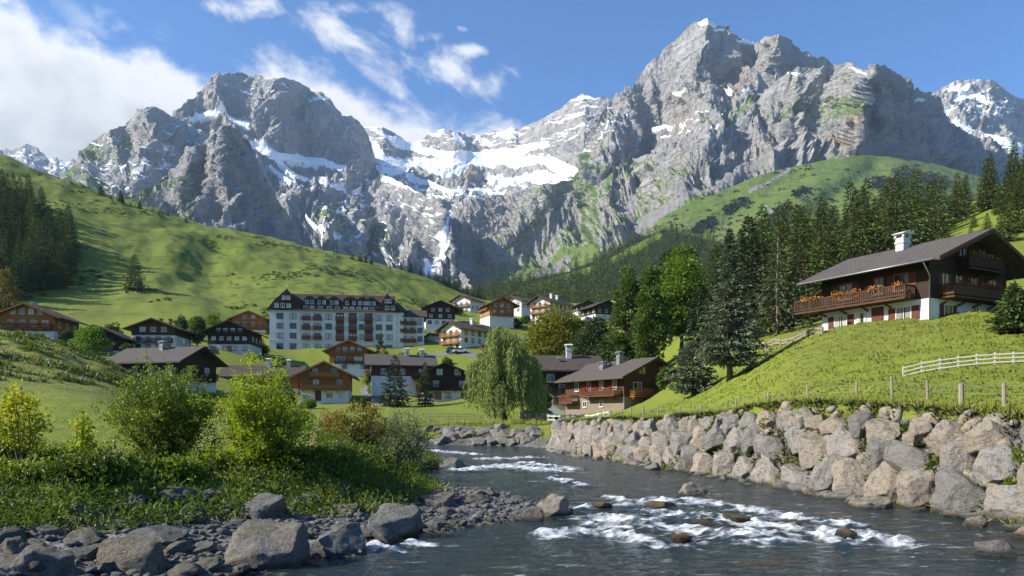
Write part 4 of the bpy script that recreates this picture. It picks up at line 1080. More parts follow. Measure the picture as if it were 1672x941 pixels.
# gravel
items = []
while len(items) < 9000:
    x, y = rs.uniform(-16, 3), rs.uniform(11.5, 36)
    items.append((rs.randrange(6), (x, y, 0), rs.uniform(0.02, 0.085) if rs.random() < 0.92 else rs.uniform(0.085, 0.15)))
ax_, ay_ = np.array([i[1][0] for i in items]), np.array([i[1][1] for i in items])
zz_, gr_, sd_ = ground_z(ax_, ay_, True)
keep = [(k, (x, y, z + s * 0.25), (s * 1.3, s, s * 0.65), (rs.uniform(-.5, .5), rs.uniform(-.5, .5), rs.uniform(0, 6))) for (k, (x, y, _), s), z, g, sdv in zip(items, zz_, gr_, sd_) if g > 0.5 and -2.0 < sdv and z < 1.2]
tag(link('gravel', merge_rocks('gravel', keep, PEBBLES, M_BANKROCK)), 'grey gravel and pebbles of the shaded left bank', 'gravel', kind='stuff')
# ================================================================== foliage helpers
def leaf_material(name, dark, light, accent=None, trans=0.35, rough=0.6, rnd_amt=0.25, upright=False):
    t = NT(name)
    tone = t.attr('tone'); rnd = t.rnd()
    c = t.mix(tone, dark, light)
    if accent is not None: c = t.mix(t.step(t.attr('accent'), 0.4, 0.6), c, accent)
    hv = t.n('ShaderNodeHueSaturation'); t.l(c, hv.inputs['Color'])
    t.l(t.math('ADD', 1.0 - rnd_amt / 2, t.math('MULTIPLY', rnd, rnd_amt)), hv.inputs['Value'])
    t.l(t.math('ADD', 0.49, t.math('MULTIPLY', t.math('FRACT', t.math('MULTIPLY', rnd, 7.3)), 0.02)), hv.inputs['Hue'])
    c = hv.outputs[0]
    nrm = None
    if upright:                                     # thin blades take the light like the turf they make up
        cb = t.n('ShaderNodeCombineXYZ'); cb.inputs[0].default_value = -0.12; cb.inputs[1].default_value = -0.06; cb.inputs[2].default_value = 0.99; nrm = cb.outputs[0]
    a = t.bsdf(c, rough, nrm, 0.15 if upright else 0.35)
    tr = t.n('ShaderNodeBsdfTranslucent'); tl = t.mix(1.0, c, (1.0, 1.12, 0.62), 'MULTIPLY'); t.l(tl, tr.inputs['Color'])
    if nrm is not None: t.l(nrm, tr.inputs['Normal'])
    m = t.n('ShaderNodeMixShader'); m.inputs[0].default_value = 0.0 if upright else trans; t.l(a, m.inputs[1]); t.l(tr.outputs[0], m.inputs[2])
    return t.done(m.outputs[0])

def unit(v): return v / (np.linalg.norm(v, axis=-1, keepdims=True) + 1e-9)

def leaves(pts, dirs, length, width, rng, spread=0.6, flat=0.0, face=None):
    """rhombic leaves: (n,3) stalk points, growing along dirs (n,3)"""
    n = len(pts)
    d = unit(np.asarray(dirs) + rng.normal(0, spread, (n, 3)))
    up = rng.normal(0, 1, (n, 3)); up[:, 2] += flat
    if face is not None: up = np.asarray(face)[None] + 0.38 * up
    s = unit(np.cross(d, up))
    L = (np.asarray(length) * rng.uniform(0.7, 1.3, n))[:, None]; W = (np.asarray(width) * rng.uniform(0.7, 1.3, n))[:, None]
    nrm = np.cross(s, d) * 0.12
    a = pts; b = pts + d * L * 0.45 + s * W * 0.5 + nrm * L; c = pts + d * L; e = pts + d * L * 0.45 - s * W * 0.5 + nrm * L
    V = np.stack([a, b, c, e], 1).reshape(-1, 3)
    Fc = np.arange(4 * n).reshape(n, 4)
    return V, Fc

def leaf_mesh(name, V, Fc, tone, mat, accent=None):
    k = len(V) // len(tone)
    at = {'tone': np.repeat(np.clip(tone, 0, 1), k)}
    if accent is not None: at['accent'] = np.repeat(accent, k)
    return mesh_from(name, V, Fc, False, at, [mat])

BARK = simple_mat('bark', (0.085, 0.065, 0.05), 0.9, 0.4, 6.0, 0.1, 0.6)
BARK_PALE = simple_mat('pale_bark', (0.20, 0.17, 0.14), 0.9, 0.3, 6.0, 0.1, 0.5)

def conifer_crown(h, r, seed, whorls, per, tris, size, droop=0.35, base=0.06, power=0.85, ragged=0.25, gap=0.0):
    rng = np.random.default_rng(seed)
    P_, D_, L_ = [], [], []
    for i in range(whorls):
        f = (i + rng.uniform(-0.3, 0.3)) / whorls
        z = h * (base + (1 - base) * np.clip(f, 0, 1) ** 0.92)
        rad = r * (max(0.0, 1 - z / h) ** power) * (0.35 + 0.65 * min(1, (f + 0.10) * 6)) + 0.02 * r
        n = max(4, int(per * (0.45 + 0.55 * (1 - f))))
        a0 = rng.uniform(0, 6.28)
        for j in range(n):
            if rng.random() < gap: continue
            a = a0 + 2 * np.pi * j / n + rng.normal(0, 0.22)
            L = rad * rng.uniform(1 - ragged * 1.3, 1 + ragged)
            up0 = 0.28 * f - droop * (1 - f)
            m = max(2, int(tris * (0.35 + 0.65 * L / r)))
            t = np.linspace(0.12, 1.0, m) ** 0.8
            ca, sa = np.cos(a), np.sin(a)
            px = ca * L * t; py = sa * L * t
            pz = z + L * (up0 * t + 0.22 * t * t * (1 - f) * 0.9 - 0.05)
            off = rng.normal(0, 1, (m, 2)) * (0.16 * L * (1.05 - 0.65 * t))[:, None]
            px = px - sa * off[:, 0]; py = py + ca * off[:, 0]; pz = pz + off[:, 1] * 0.35
            P_.append(np.stack([px, py, pz], 1))
            sd_ = np.sign(off[:, 0]) * 0.55
            D_.append(np.stack([ca - sa * sd_, sa + ca * sd_, np.full(m, up0 * 0.9 - 0.25)], 1))
            L_.append(np.full(m, size) * (0.65 + 0.5 * (1 - f)))
    # the leader
    m = 7; P_.append(np.stack([np.zeros(m), np.zeros(m), np.linspace(h * 0.93, h * 0.985, m)], 1)); D_.append(np.tile([0, 0, 1.0], (m, 1))); L_.append(np.full(m, size * 0.7))
    pts = np.concatenate(P_); dr = np.concatenate(D_); ln = np.concatenate(L_)
    V, Fc = leaves(pts, dr, ln, ln * 0.42, rng, 0.30, 2.0)
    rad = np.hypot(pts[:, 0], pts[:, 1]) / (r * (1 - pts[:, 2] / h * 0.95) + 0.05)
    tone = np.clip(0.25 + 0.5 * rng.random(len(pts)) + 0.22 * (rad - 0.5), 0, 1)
    return V, Fc, tone

def trunk_mesh(name, h, r0, mat, seed=0, n=8, bend=0.03, top=0.04):
    rnd = random.Random(seed)
    pts, rad = [], []
    for i in range(9):
        t = i / 8
        pts.append((rnd.uniform(-1, 1) * bend * h * t * 0.5, rnd.uniform(-1, 1) * bend * h * t * 0.5, -0.4 + (h + 0.4) * t)); rad.append(r0 * (1.25 if i == 0 else 1.0 - 0.92 * t) + top)
    return MB().tube(pts, rad, n).mesh(name, mat, True)

def lobes(rng, n, rx, ry, rz, zc, shape=1.0):
    """clump centres spread through the volume of an uneven crown"""
    c = unit(rng.normal(0, 1, (n, 3))) * (rng.uniform(0.25, 1.0, n) ** 0.5)[:, None]
    c[:, 2] = np.where(c[:, 2] < -0.75, c[:, 2] * 0.8, c[:, 2])
    taper = 1 - shape * 0.35 * np.clip(c[:, 2], 0, 1)
    return np.stack([c[:, 0] * rx * taper, c[:, 1] * ry * taper, zc + c[:, 2] * rz], 1)

def broad_crown(seed, rx, ry, rz, zc, nclump, per, leaf, rc, shape=1.0, hang=0.0, tone_mid=0.45, centers=None):
    rng = np.random.default_rng(seed)
    C_ = lobes(rng, nclump, rx, ry, rz, zc, shape) if centers is None else centers
    n = len(C_) * per
    cc = np.repeat(C_, per, 0)
    rr = np.repeat(rc * rng.uniform(0.6, 1.35, len(C_)), per)
    q = unit(rng.normal(0, 1, (n, 3))) * (rng.uniform(0.2, 1, n) ** 0.45)[:, None]
    q[:, 2] *= 0.72
    pts = cc + q * rr[:, None]
    d = q + np.array([0, 0, -hang])
    V, Fc = leaves(pts, d, leaf, leaf * 0.62, rng, 0.55, 0.8)
    ct = np.repeat(rng.normal(0, 0.16, len(C_)), per)
    tone = np.clip(tone_mid + ct + rng.normal(0, 0.17, n), 0, 1)
    return V, Fc, tone, C_

def limbs(name, centers, base, fork, r0, mat, rng, k=14):
    """trunk from base to fork, limbs on towards some of the crown's clumps"""
    mb_ = MB()
    base, fork = Vector(base), Vector(fork)
    mid = base.lerp(fork, 0.5) + Vector((rng.uniform(-.05, .05), rng.uniform(-.05, .05), 0)) * fork.z
    mb_.tube([base - Vector((0, 0, 0.4)), base + Vector((0, 0, 0.15)), mid, fork], [r0 * 1.5, r0 * 1.1, r0 * 0.85, r0 * 0.7], 8)
    pick = rng.choice(len(centers), min(k, len(centers)), replace=False)
    for i in pick:
        c = Vector(centers[i]); m1 = fork.lerp(c, 0.45) + Vector((0, 0, 0.12 * (c - fork).length))
        mb_.tube([fork - Vector((0, 0, 0.1)), m1, c], [r0 * 0.5, r0 * 0.3, r0 * 0.08], 5)
    return mb_.mesh(name, mat, True)
# ================================================================== houses
def timber_mat(name, a, b):
    t = NT(name)
    co = t.coord('Object')
    cs = t.coord('Object', (0.7, 0.7, 9.0))
    n = t.noise(cs, 2.0, 5, 0.6); n2 = t.noise(co, 1.3, 5, 0.6)
    sp = t.n('ShaderNodeSeparateXYZ'); t.l(co, sp.inputs[0])
    gr = t.math('FRACT', t.math('MULTIPLY', sp.outputs[2], 4.2))
    gv = t.step(gr, 0.0, 0.10)
    rn = t.rnd()
    c = t.mix(t.math('ADD', t.math('MULTIPLY', n, 0.6), t.math('MULTIPLY', n2, 0.4)), a, b)
    c = t.mix(t.math('MULTIPLY', t.step(n2, 0.5, 0.75), 0.4), c, tuple(x * 0.5 for x in a))
    c = t.mix(gv, tuple(x * 0.4 for x in a), c)
    return t.done(t.bsdf(c, 0.75, t.bump(t.math('ADD', gv, t.math('MULTIPLY', n, 0.4)), 0.6, 0.03), 0.25))
T_DARK = timber_mat('dark_timber', (0.022, 0.014, 0.010), (0.055, 0.034, 0.022))
T_BROWN = timber_mat('brown_timber', (0.050, 0.026, 0.014), (0.115, 0.060, 0.030))
T_ORANGE = timber_mat('honey_timber', (0.21, 0.082, 0.022), (0.44, 0.19, 0.055))
T_RED = timber_mat('reddish_timber', (0.105, 0.043, 0.024), (0.20, 0.085, 0.045))
PLASTER = simple_mat('white_plaster', (0.66, 0.655, 0.63), 0.9, 0.10, 0.9, 0.2, 0.2)
PLASTER_G = simple_mat('grey_plaster', (0.52, 0.52, 0.50), 0.9, 0.12, 0.9, 0.2, 0.2)
FRAME = simple_mat('window_frame_white', (0.62, 0.60, 0.55), 0.6, 0.05)
FRAME_W = simple_mat('window_frame_wood', (0.22, 0.12, 0.06), 0.6, 0.15)
SHUT = simple_mat('shutter_brown', (0.11, 0.035, 0.022), 0.7, 0.2, 8)
METAL = simple_mat('grey_metal', (0.30, 0.31, 0.32), 0.45, 0.1, 3, 0.5, 0, 0.6)
def glass_mat():
    t = NT('window_glass')
    rn = t.rnd(); co = t.coord('Object')
    sp = t.n('ShaderNodeSeparateXYZ'); t.l(co, sp.inputs[0])
    fold = t.noise(t.coord('Object', (9, 9, 0.6)), 1.0, 3, 0.5)
    cur = t.math('MULTIPLY', t.step(t.math('ABSOLUTE', sp.outputs[0]), 0.10, 0.16), t.step(rn, 0.45, 0.55))
    c = t.mix(cur, (0.018, 0.022, 0.026), t.mix(fold, (0.25, 0.25, 0.24), (0.50, 0.50, 0.48)))
    return t.done(t.bsdf(c, 0.06, None, 0.7))
GLASS = glass_mat()
def roof_mat(name, a, b):
    t = NT(name)
    co = t.coord('UV')
    br = t.n('ShaderNodeTexBrick'); br.offset = 0.5
    t.l(co, br.inputs['Vector'])
    br.inputs['Scale'].default_value = 1.0; br.inputs['Brick Width'].default_value = 0.36; br.inputs['Row Height'].default_value = 0.26
    br.inputs['Mortar Size'].default_value = 0.03; br.inputs['Mortar Smooth'].default_value = 0.4; br.inputs['Bias'].default_value = 0.0
    br.inputs['Color1'].default_value = (0.25, 0.25, 0.25, 1); br.inputs['Color2'].default_value = (0.85, 0.85, 0.85, 1); br.inputs['Mortar'].default_value = (0, 0, 0, 1)
    n = t.noise(t.coord('Object'), 0.9, 7, 0.65); n2 = t.noise(t.coord('Object'), 6, 5, 0.7)
    bw = t.n('ShaderNodeRGBToBW'); t.l(br.outputs['Color'], bw.inputs[0])
    c = t.mix(t.math('ADD', t.math('MULTIPLY', bw.outputs[0], 0.45), t.math('MULTIPLY', n2, 0.45)), a, b)
    c = t.mix(t.math('MULTIPLY', t.step(n, 0.5, 0.7), 0.45), c, tuple(x * 0.62 for x in a))
    c = t.mix(t.math('MULTIPLY', t.step(n2, 0.6, 0.72), 0.35), c, (0.17, 0.165, 0.13))
    return t.done(t.bsdf(c, 0.85, t.bump(bw.outputs[0], 0.8, 0.05), 0.25))
ROOF_G = roof_mat('grey_shingle_roof', (0.058, 0.050, 0.045), (0.145, 0.128, 0.114))
ROOF_B = roof_mat('brown_shingle_roof', (0.050, 0.038, 0.031), (0.125, 0.098, 0.080))
ROOF_D = roof_mat('dark_shingle_roof', (0.040, 0.029, 0.025), (0.095, 0.070, 0.058))
FLOWER = leaf_material('balcony_flowers', (0.04, 0.075, 0.02), (0.10, 0.15, 0.03), (0.55, 0.07, 0.03), 0.2)
FLOWER_O = leaf_material('orange_flowers', (0.05, 0.085, 0.02), (0.14, 0.16, 0.03), (0.62, 0.20, 0.03), 0.2)

def uv_slope(me, scale=1.0):
    """shingle coordinates: along the eaves, and down the slope"""
    uv = me.uv_layers.new(name='UVMap')
    for p in me.polygons:
        n = p.normal
        s = Vector((0, 0, 1)).cross(n)
        if s.length < 1e-3: s = Vector((1, 0, 0))
        s.normalize(); d = s.cross(n)
        for li in p.loop_indices:
            v = me.vertices[me.loops[li].vertex_index].co
            uv.data[li].uv = (v.dot(s) * scale, v.dot(d) * scale)

_wc = {}
def window_meshes(w, h, style):
    key = (round(w, 2), round(h, 2), style)
    if key in _wc: return _wc[key]
    fm = FRAME if style != 'wood' else FRAME_W
    f = MB(); b = 0.09
    f.box(-w / 2 - b, w / 2 + b, -0.07, 0.02, -h / 2 - b, -h / 2).box(-w / 2 - b, w / 2 + b, -0.07, 0.02, h / 2, h / 2 + b)
    f.box(-w / 2 - b, -w / 2, -0.07, 0.02, -h / 2, h / 2).box(w / 2, w / 2 + b, -0.07, 0.02, -h / 2, h / 2)
    if w > 0.7: f.box(-0.035, 0.035, -0.055, 0.02, -h / 2, h / 2)
    f.box(-w / 2 - 0.14, w / 2 + 0.14, -0.13, 0.02, -h / 2 - b - 0.06, -h / 2 - b - 0.002)
    p = MB().box(-w / 2, w / 2, -0.028, 0.015, -h / 2, h / 2)
    s = []
    sw = w * 0.52
    for sx in (-1, 1):
        x0 = sx * (w / 2 + b + 0.02); x1 = x0 + sx * sw
        m = MB().box(min(x0, x1), max(x0, x1), -0.06, 0.01, -h / 2 - 0.05, h / 2 + 0.05)
        for zz in (-0.28, 0.28): m.box(min(x0, x1) + 0.06, max(x0, x1) - 0.06, -0.075, -0.058, zz * h - 0.06, zz * h + 0.06)
        s.append(m.mesh('shutter', SHUT))
    r = (f.mesh('window', fm), p.mesh('pane', GLASS), s)
    _wc[key] = r
    return r
def add_window(house, face, W, L, u, z, w, h, style='white', shutters=False, dy=0.03):
    me, pane, sh = window_meshes(w, h, style)
    ang = {'front': 0, 'left': -90, 'right': 90, 'back': 180}[face]
    dep = (L if face in ('front', 'back') else W) / 2 + dy
    rot = Matrix.Rotation(R(ang), 4, 'Z')
    o = link('window', me, house)
    o.location = rot @ Vector((u, -dep, z)); o.rotation_euler = (0, 0, R(ang))
    link('pane', pane, o)
    if shutters:
        for m in sh: link('shutter', m, o)
    return o

def flower_mesh(name, x0, x1, y, z, seed, mat, dens=26, red=0.45, size=0.16, deep=0.22):
    rng = np.random.default_rng(seed)
    n = int(dens * abs(x1 - x0) * 2.2)
    bl = np.sort(rng.uniform(x0, x1, max(2, int(abs(x1 - x0) * 1.6))))
    px = rng.choice(bl, n) + rng.normal(0, 0.22, n)
    px = np.clip(px, x0, x1)
    pts = np.stack([px, y + rng.normal(0, deep * 0.5, n), z + np.abs(rng.normal(0, 0.16, n)) - 0.08], 1)
    V, Fc = leaves(pts, np.tile([0, -0.3, 0.5], (n, 1)), size, size * 0.8, rng, 0.9)
    return leaf_mesh(name, V, Fc, rng.random(n), mat, (rng.random(n) < red).astype(float))

def add_balcony(house, face, W, L, u0, u1, z, depth=1.1, mat=None, flowers=None, seed=1, dense=True, hgt=0.95, solid=False, red=0.5):
    """floor, posts, rail and balusters as one mesh; the plants in its boxes are a sub-part"""
    m = MB()
    m.box(u0, u1, -depth, -0.035, z - 0.16, z)
    yo = -depth + 0.04
    for a, b in (((u0, yo), (u1, yo)), ((u0 + 0.04, -0.04), (u0 + 0.04, yo)), ((u1 - 0.04, -0.04), (u1 - 0.04, yo))):
        m.bar((*a, z + hgt), (*b, z + hgt), 0.11, 0.09); m.bar((*a, z + 0.14), (*b, z + 0.14), 0.07, 0.07)
        ln = math.hypot(b[0] - a[0], b[1] - a[1])
        if solid:
            m.bar((*a, z + hgt * 0.52), (*b, z + hgt * 0.52), 0.03, hgt * 0.72)
        n = max(2, int(ln / (0.17 if dense else 0.35)))
        for i in range(n + 1):
            t = i / n; x = a[0] + (b[0] - a[0]) * t; y = a[1] + (b[1] - a[1]) * t
            pw = 0.06 if i % 10 == 0 else 0.035
            m.box(x - pw, x + pw, y - 0.025, y + 0.025, z + 0.1, z + hgt)
    k = u0 + 0.3
    while k < u1:                                        # brackets
        m.bar((k, -0.03, z - 0.55), (k, -depth * 0.8, z - 0.17), 0.11, 0.13); k += 2.1
    o = m.build('balcony', mat or T_BROWN, house)
    ang = {'front': 0, 'left': -90, 'right': 90, 'back': 180}[face]
    dep = (L if face in ('front', 'back') else W) / 2
    rot = Matrix.Rotation(R(ang), 4, 'Z')
    o.location = rot @ Vector((0, -dep - 0.03, 0)); o.rotation_euler = (0, 0, R(ang))
    if flowers is not None:
        tag(link('flowers', flower_mesh('flowers', u0 + 0.2, u1 - 0.2, yo - 0.02, z + hgt + 0.02, seed, flowers, red=red), o), kind='stuff')
    return o

def chimney_mesh(w, d, z0, z1, mat):
    m = MB().box(-w / 2, w / 2, -d / 2, d / 2, z0, z1)
    m.box(-w / 2 - 0.07, w / 2 + 0.07, -d / 2 - 0.07, d / 2 + 0.07, z1 - 0.5, z1 - 0.36)
    for sx in (-1, 1):
        for sy in (-1, 1): m.box(sx * w / 2 - 0.09 - 0.02 * sx, sx * w / 2 + 0.09 - 0.02 * sx, sy * d / 2 - 0.09, sy * d / 2 + 0.09, z1, z1 + 0.3)
    m.prism([(-w / 2 - 0.22, z1 + 0.3), (w / 2 + 0.22, z1 + 0.3), (w / 2 + 0.22, z1 + 0.36), (0, z1 + 0.58), (-w / 2 - 0.22, z1 + 0.36)], 'y', -d / 2 - 0.2, d / 2 + 0.2)
    return m.mesh('chimney', mat)

def chalet(name, label, loc, rz, W, L, base_h, wall_h, pitch, upper, roofm, lower=PLASTER, oe=1.3, og=1.2, th=0.24, chimneys=(), group='chalets of the village', cat='house', deep=3.0, barge=None):
    h = thing(name, label, cat, loc, R(rz), group)
    tn = math.tan(R(pitch)); zr = wall_h + W / 2 * tn
    MB().box(-W / 2, W / 2, -L / 2, L / 2, -deep, base_h).build('lower_wall', lower, h)
    e = 0.03
    MB().prism([(-W / 2 - e, base_h + 0.002), (W / 2 + e, base_h + 0.002), (W / 2 + e, wall_h), (0, zr + e * tn), (-W / 2 - e, wall_h)], 'y', -L / 2 - e, L / 2 + e).build('upper_wall', upper, h)
    x = W / 2 + oe; ze = wall_h - oe * tn + 0.02
    z0 = zr + 0.02
    m = MB().prism([(-x, ze), (0, z0), (x, ze), (x, ze + th), (0, z0 + th * 1.05), (-x, ze + th)], 'y', -L / 2 - og, L / 2 + og * 0.7)
    me = m.mesh('roof', roofm); uv_slope(me)
    roof = link('roof', me, h)
    for sy in (-L / 2 - og - 0.06, L / 2 + og * 0.7 + 0.003):
        b = MB()
        for sx in (-1, 1):
            b.add([(sx * (x + 0.03), sy, ze - 0.10), (0, sy, z0 - 0.10), (0, sy, z0 + th * 0.8), (sx * (x + 0.03), sy, ze + th * 0.75),
                   (sx * (x + 0.03), sy + 0.057, ze - 0.10), (0, sy + 0.057, z0 - 0.10), (0, sy + 0.057, z0 + th * 0.8), (sx * (x + 0.03), sy + 0.057, ze + th * 0.75)],
                  [(0, 1, 2, 3), (7, 6, 5, 4), (0, 4, 5, 1), (1, 5, 6, 2), (2, 6, 7, 3), (3, 7, 4, 0)])
        b.build('bargeboard', barge or upper, roof)
    for k in (0.30, 0.62):                                # purlin ends under the gable overhang
        for sx in (-1, 1):
            MB().box(sx * W / 2 * k - 0.09, sx * W / 2 * k + 0.09, -L / 2 - og * 0.9, -L / 2 - 0.04, zr - W / 2 * k * tn - 0.30, zr - W / 2 * k * tn - 0.08).build('purlin', barge or upper, roof)
    for (cx_, cy_, w_, d_, top, mt) in chimneys:
        c = link('chimney', chimney_mesh(w_, d_, zr - abs(cx_) * tn - 0.6, zr - abs(cx_) * tn + top, mt), roof); c.location = (cx_, cy_, 0)
    h['dims'] = 0
    del h['dims']
    return h, zr

def row(house, face, W, L, z, n, w, h, span, off=0.0, style='white', shutters=False, skip=()):
    for i in range(n):
        if i in skip: continue
        u = off + (0 if n == 1 else -span / 2 + span * i / (n - 1))
        add_window(house, face, W, L, u, z, w, h, style, shutters)
def door(house, face, W, L, u, z0, w, h, mat):
    ang = {'front': 0, 'left': -90, 'right': 90}[face]
    dep = (L if face == 'front' else W) / 2
    m = MB().box(u - w / 2 - 0.08, u + w / 2 + 0.08, -0.05, 0.02, z0, z0 + h + 0.08).box(u - w / 2, u + w / 2, -0.075, -0.045, z0 + 0.02, z0 + h)
    m.box(u + w / 2 - 0.16, u + w / 2 - 0.08, -0.12, -0.07, z0 + h * 0.46, z0 + h * 0.5)
    o = m.build('door', mat, house)
    o.location = Matrix.Rotation(R(ang), 4, 'Z') @ Vector((0, -dep - 0.005, 0)); o.rotation_euler = (0, 0, R(ang))

def at(px, py, Y, dz=0.0):
    p = P(px, py, Y); return (p.x, p.y, p.z + dz)

# ---- the big dark chalet above the boulder wall
W, L = 10.6, 10.0
C0 = Vector(at(1517, 520, 58))
rot = Matrix.Rotation(R(28), 3, 'Z')
ctr = C0 - rot @ Vector((-W / 2, -L / 2, 0)); ctr.z = 10.15
ch, zr = chalet('alpine_chalet', 'large dark timber chalet with white ground floor and flower balconies on the grassy slope', ctr, 28, W, L, 2.15, 5.35, 22.5, T_DARK, ROOF_G,
    oe=1.7, og=1.9, th=0.26, chimneys=[(-0.9, 0.2, 0.9, 0.75, 1.25, PLASTER_G)], group='chalets of the village', barge=T_BROWN)
add_balcony(ch, 'left', W, L, -6.9, 3.9, 2.32, 1.35, T_BROWN, FLOWER_O, 3, True, 0.95, False, 0.55)
add_balcony(ch, 'front', W, L, -4.1, 5.6, 2.30, 1.25, T_BROWN, FLOWER, 4, True, 0.95, True, 0.40)
add_balcony(ch, 'front', W, L, -1.9, 2.9, 4.75, 1.15, T_DARK, FLOWER_O, 5, True, 0.9, True, 0.25)
for u, w_, s_ in ((-2.5, 1.25, True), (0.7, 0.75, False), (2.7, 1.15, True)): add_window(ch, 'left', W, L, u, 3.75, w_, 1.25, 'wood', s_)
for u, w_, s_ in ((-3.0, 1.15, True), (2.9, 1.2, True), (-0.9, 0.6, False)): add_window(ch, 'left', W, L, u, 1.15, w_, 1.0, 'white', s_)
door(ch, 'left', W, L, 0.55, 0.05, 0.95, 1.85, SHUT)
for u in (-3.3, -1.5, 0.6, 3.2): add_window(ch, 'front', W, L, u, 3.55, 0.75, 1.2, 'wood', u in (-3.3, 3.2))
for u in (-1.0, 1.7): add_window(ch, 'front', W, L, u, 6.05, 0.7, 1.05, 'wood', False)
add_window(ch, 'front', W, L, -2.9, 1.2, 0.95, 1.0, 'white', True); add_window(ch, 'front', W, L, 0.9, 1.45, 0.8, 0.6, 'white', False)
g = MB().tube([(-W / 2 - 1.75, -L / 2 - 1.5, 4.78), (-W / 2 - 1.75, L / 2 + 1.2, 4.78)], 0.07, 6)
g.tube([(-W / 2 - 1.7, -L / 2 - 0.6, 4.72), (-W / 2 - 0.12, -L / 2 - 0.12, 3.9), (-W / 2 - 0.1, -L / 2 - 0.1, 0.1)], 0.05, 6)
g.build('rain_gutter', METAL, ch, True)

# ---- brown house at the foot of the slope
W, L = 9.6, 14.0
C0 = Vector(at(1019, 666, 100)); rot = Matrix.Rotation(R(30), 3, 'Z')
ctr = C0 - rot @ Vector((-W / 2, -L / 2, 0))
h, _ = chalet('timber_house', 'brown timber house with grey roof and red flower balconies half hidden by the grassy slope', ctr, 30, W, L, 1.5, 4.5, 25, T_BROWN, ROOF_G, simple_mat('stone_base', (0.24, 0.19, 0.15), 0.9, 0.3, 1.5), oe=1.4, og=1.4,
    chimneys=[(-1.2, -1.5, 0.7, 0.7, 1.5, METAL), (-2.4, 0.5, 1.3, 0.9, 0.7, METAL)])
add_balcony(h, 'left', W, L, -1.2, 6.4, 1.75, 1.3, T_RED, FLOWER, 11, True, 0.9, False, 0.8)
add_balcony(h, 'left', W, L, -7.0, -3.6, 0.9, 1.2, T_RED, FLOWER_O, 12, True, 0.9, False, 0.6)
add_balcony(h, 'front', W, L, -4.0, -0.6, 1.6, 1.2, T_ORANGE, None, 13)
row(h, 'left', W, L, 3.2, 4, 0.8, 1.2, 9.0, 0.5)
row(h, 'front', W, L, 2.9, 2, 1.3, 1.1, 5.0, 0.0); row(h, 'front', W, L, 5.2, 2, 1.0, 0.95, 3.6, 0.1, 'wood', True)
row(h, 'left', W, L, 0.6, 2, 0.8, 0.7, 4.0, 0.0)

# ---- tall dark house behind the willow: its eaves face the river
W, L = 9.5, 9.6
h, _ = chalet('tall_house', 'tall dark timber house with white lower floors right behind the willow', at(921, 683, 119, 0), -86, W, L, 3.7, 7.7, 24, T_DARK, ROOF_B, oe=1.3, og=1.6,
    chimneys=[(1.0, 0.6, 0.8, 0.8, 1.9, PLASTER_G), (2.6, -1.2, 0.35, 0.35, 0.4, METAL)])
row(h, 'right', W, L, 6.2, 3, 1.0, 1.1, 6.2, 0.3); row(h, 'right', W, L, 4.6, 1, 0.9, 1.2, 1, -1.0); row(h, 'right', W, L, 2.7, 2, 1.0, 0.9, 4.0, 0.2, 'wood'); door(h, 'right', W, L, 0.9, 0.0, 1.8, 1.5, FRAME_W)
add_balcony(h, 'front', W, L, -4.4, 4.4, 5.2, 1.4, T_RED, FLOWER, 21); add_balcony(h, 'front', W, L, -4.4, 4.4, 2.8, 1.4, T_RED, FLOWER, 22)
row(h, 'front', W, L, 6.3, 3, 0.9, 1.1, 6.0); row(h, 'front', W, L, 3.9, 3, 0.9, 1.1, 6.0)
add_balcony(h, 'right', W, L, -2.6, 4.2, 3.6, 0.9, T_DARK, None, 23)

# ---- honey chalet with two balconies behind the yellow bush, and the long roof beside it
W, L = 9.0, 12.0
h, _ = chalet('honey_chalet', 'honey coloured chalet with two full balconies and white ground floor right of the yellow bush', at(530, 655, 142), 9, W, L, 2.1, 5.2, 26, T_ORANGE, ROOF_B, oe=1.5, og=1.3)
ctr_ = Vector(h.location) + Matrix.Rotation(R(9), 3, 'Z') @ Vector((0, L / 2, 0)); h.location = ctr_
add_balcony(h, 'front', W, L, -4.3, 4.3, 2.2, 1.1, T_ORANGE, None, 31, True, 0.9, True); add_balcony(h, 'front', W, L, -2.9, 2.9, 4.6, 1.0, T_ORANGE, None, 32, True, 0.9, True)
row(h, 'front', W, L, 3.4, 2, 0.9, 1.2, 4.4, 0.6); row(h, 'front', W, L, 5.8, 2, 0.8, 1.0, 3.6); row(h, 'front', W, L, 1.1, 2, 1.1, 0.9, 2.2, 2.0); door(h, 'front', W, L, -1.2, 0.0, 1.0, 1.9, SHUT)
row(h, 'left', W, L, 3.4, 3, 0.9, 1.1, 8)
W, L = 9.0, 14.5
h, _ = chalet('honey_house', 'long low house with broad grey brown roof and two chimneys behind the bushes', at(436, 650, 156), -84, W, L, 1.8, 4.6, 24, T_ORANGE, ROOF_B, oe=1.4, og=1.4,
    chimneys=[(0.8, 0.6, 0.8, 0.8, 1.5, PLASTER_G), (0.6, 4.6, 0.6, 0.6, 1.2, PLASTER_G)])
row(h, 'right', W, L, 3.2, 4, 0.9, 1.1, 10); row(h, 'front', W, L, 3.2, 3, 0.9, 1.1, 6); add_balcony(h, 'front', W, L, -4, 4, 2.0, 1.0, T_ORANGE, None, 33)

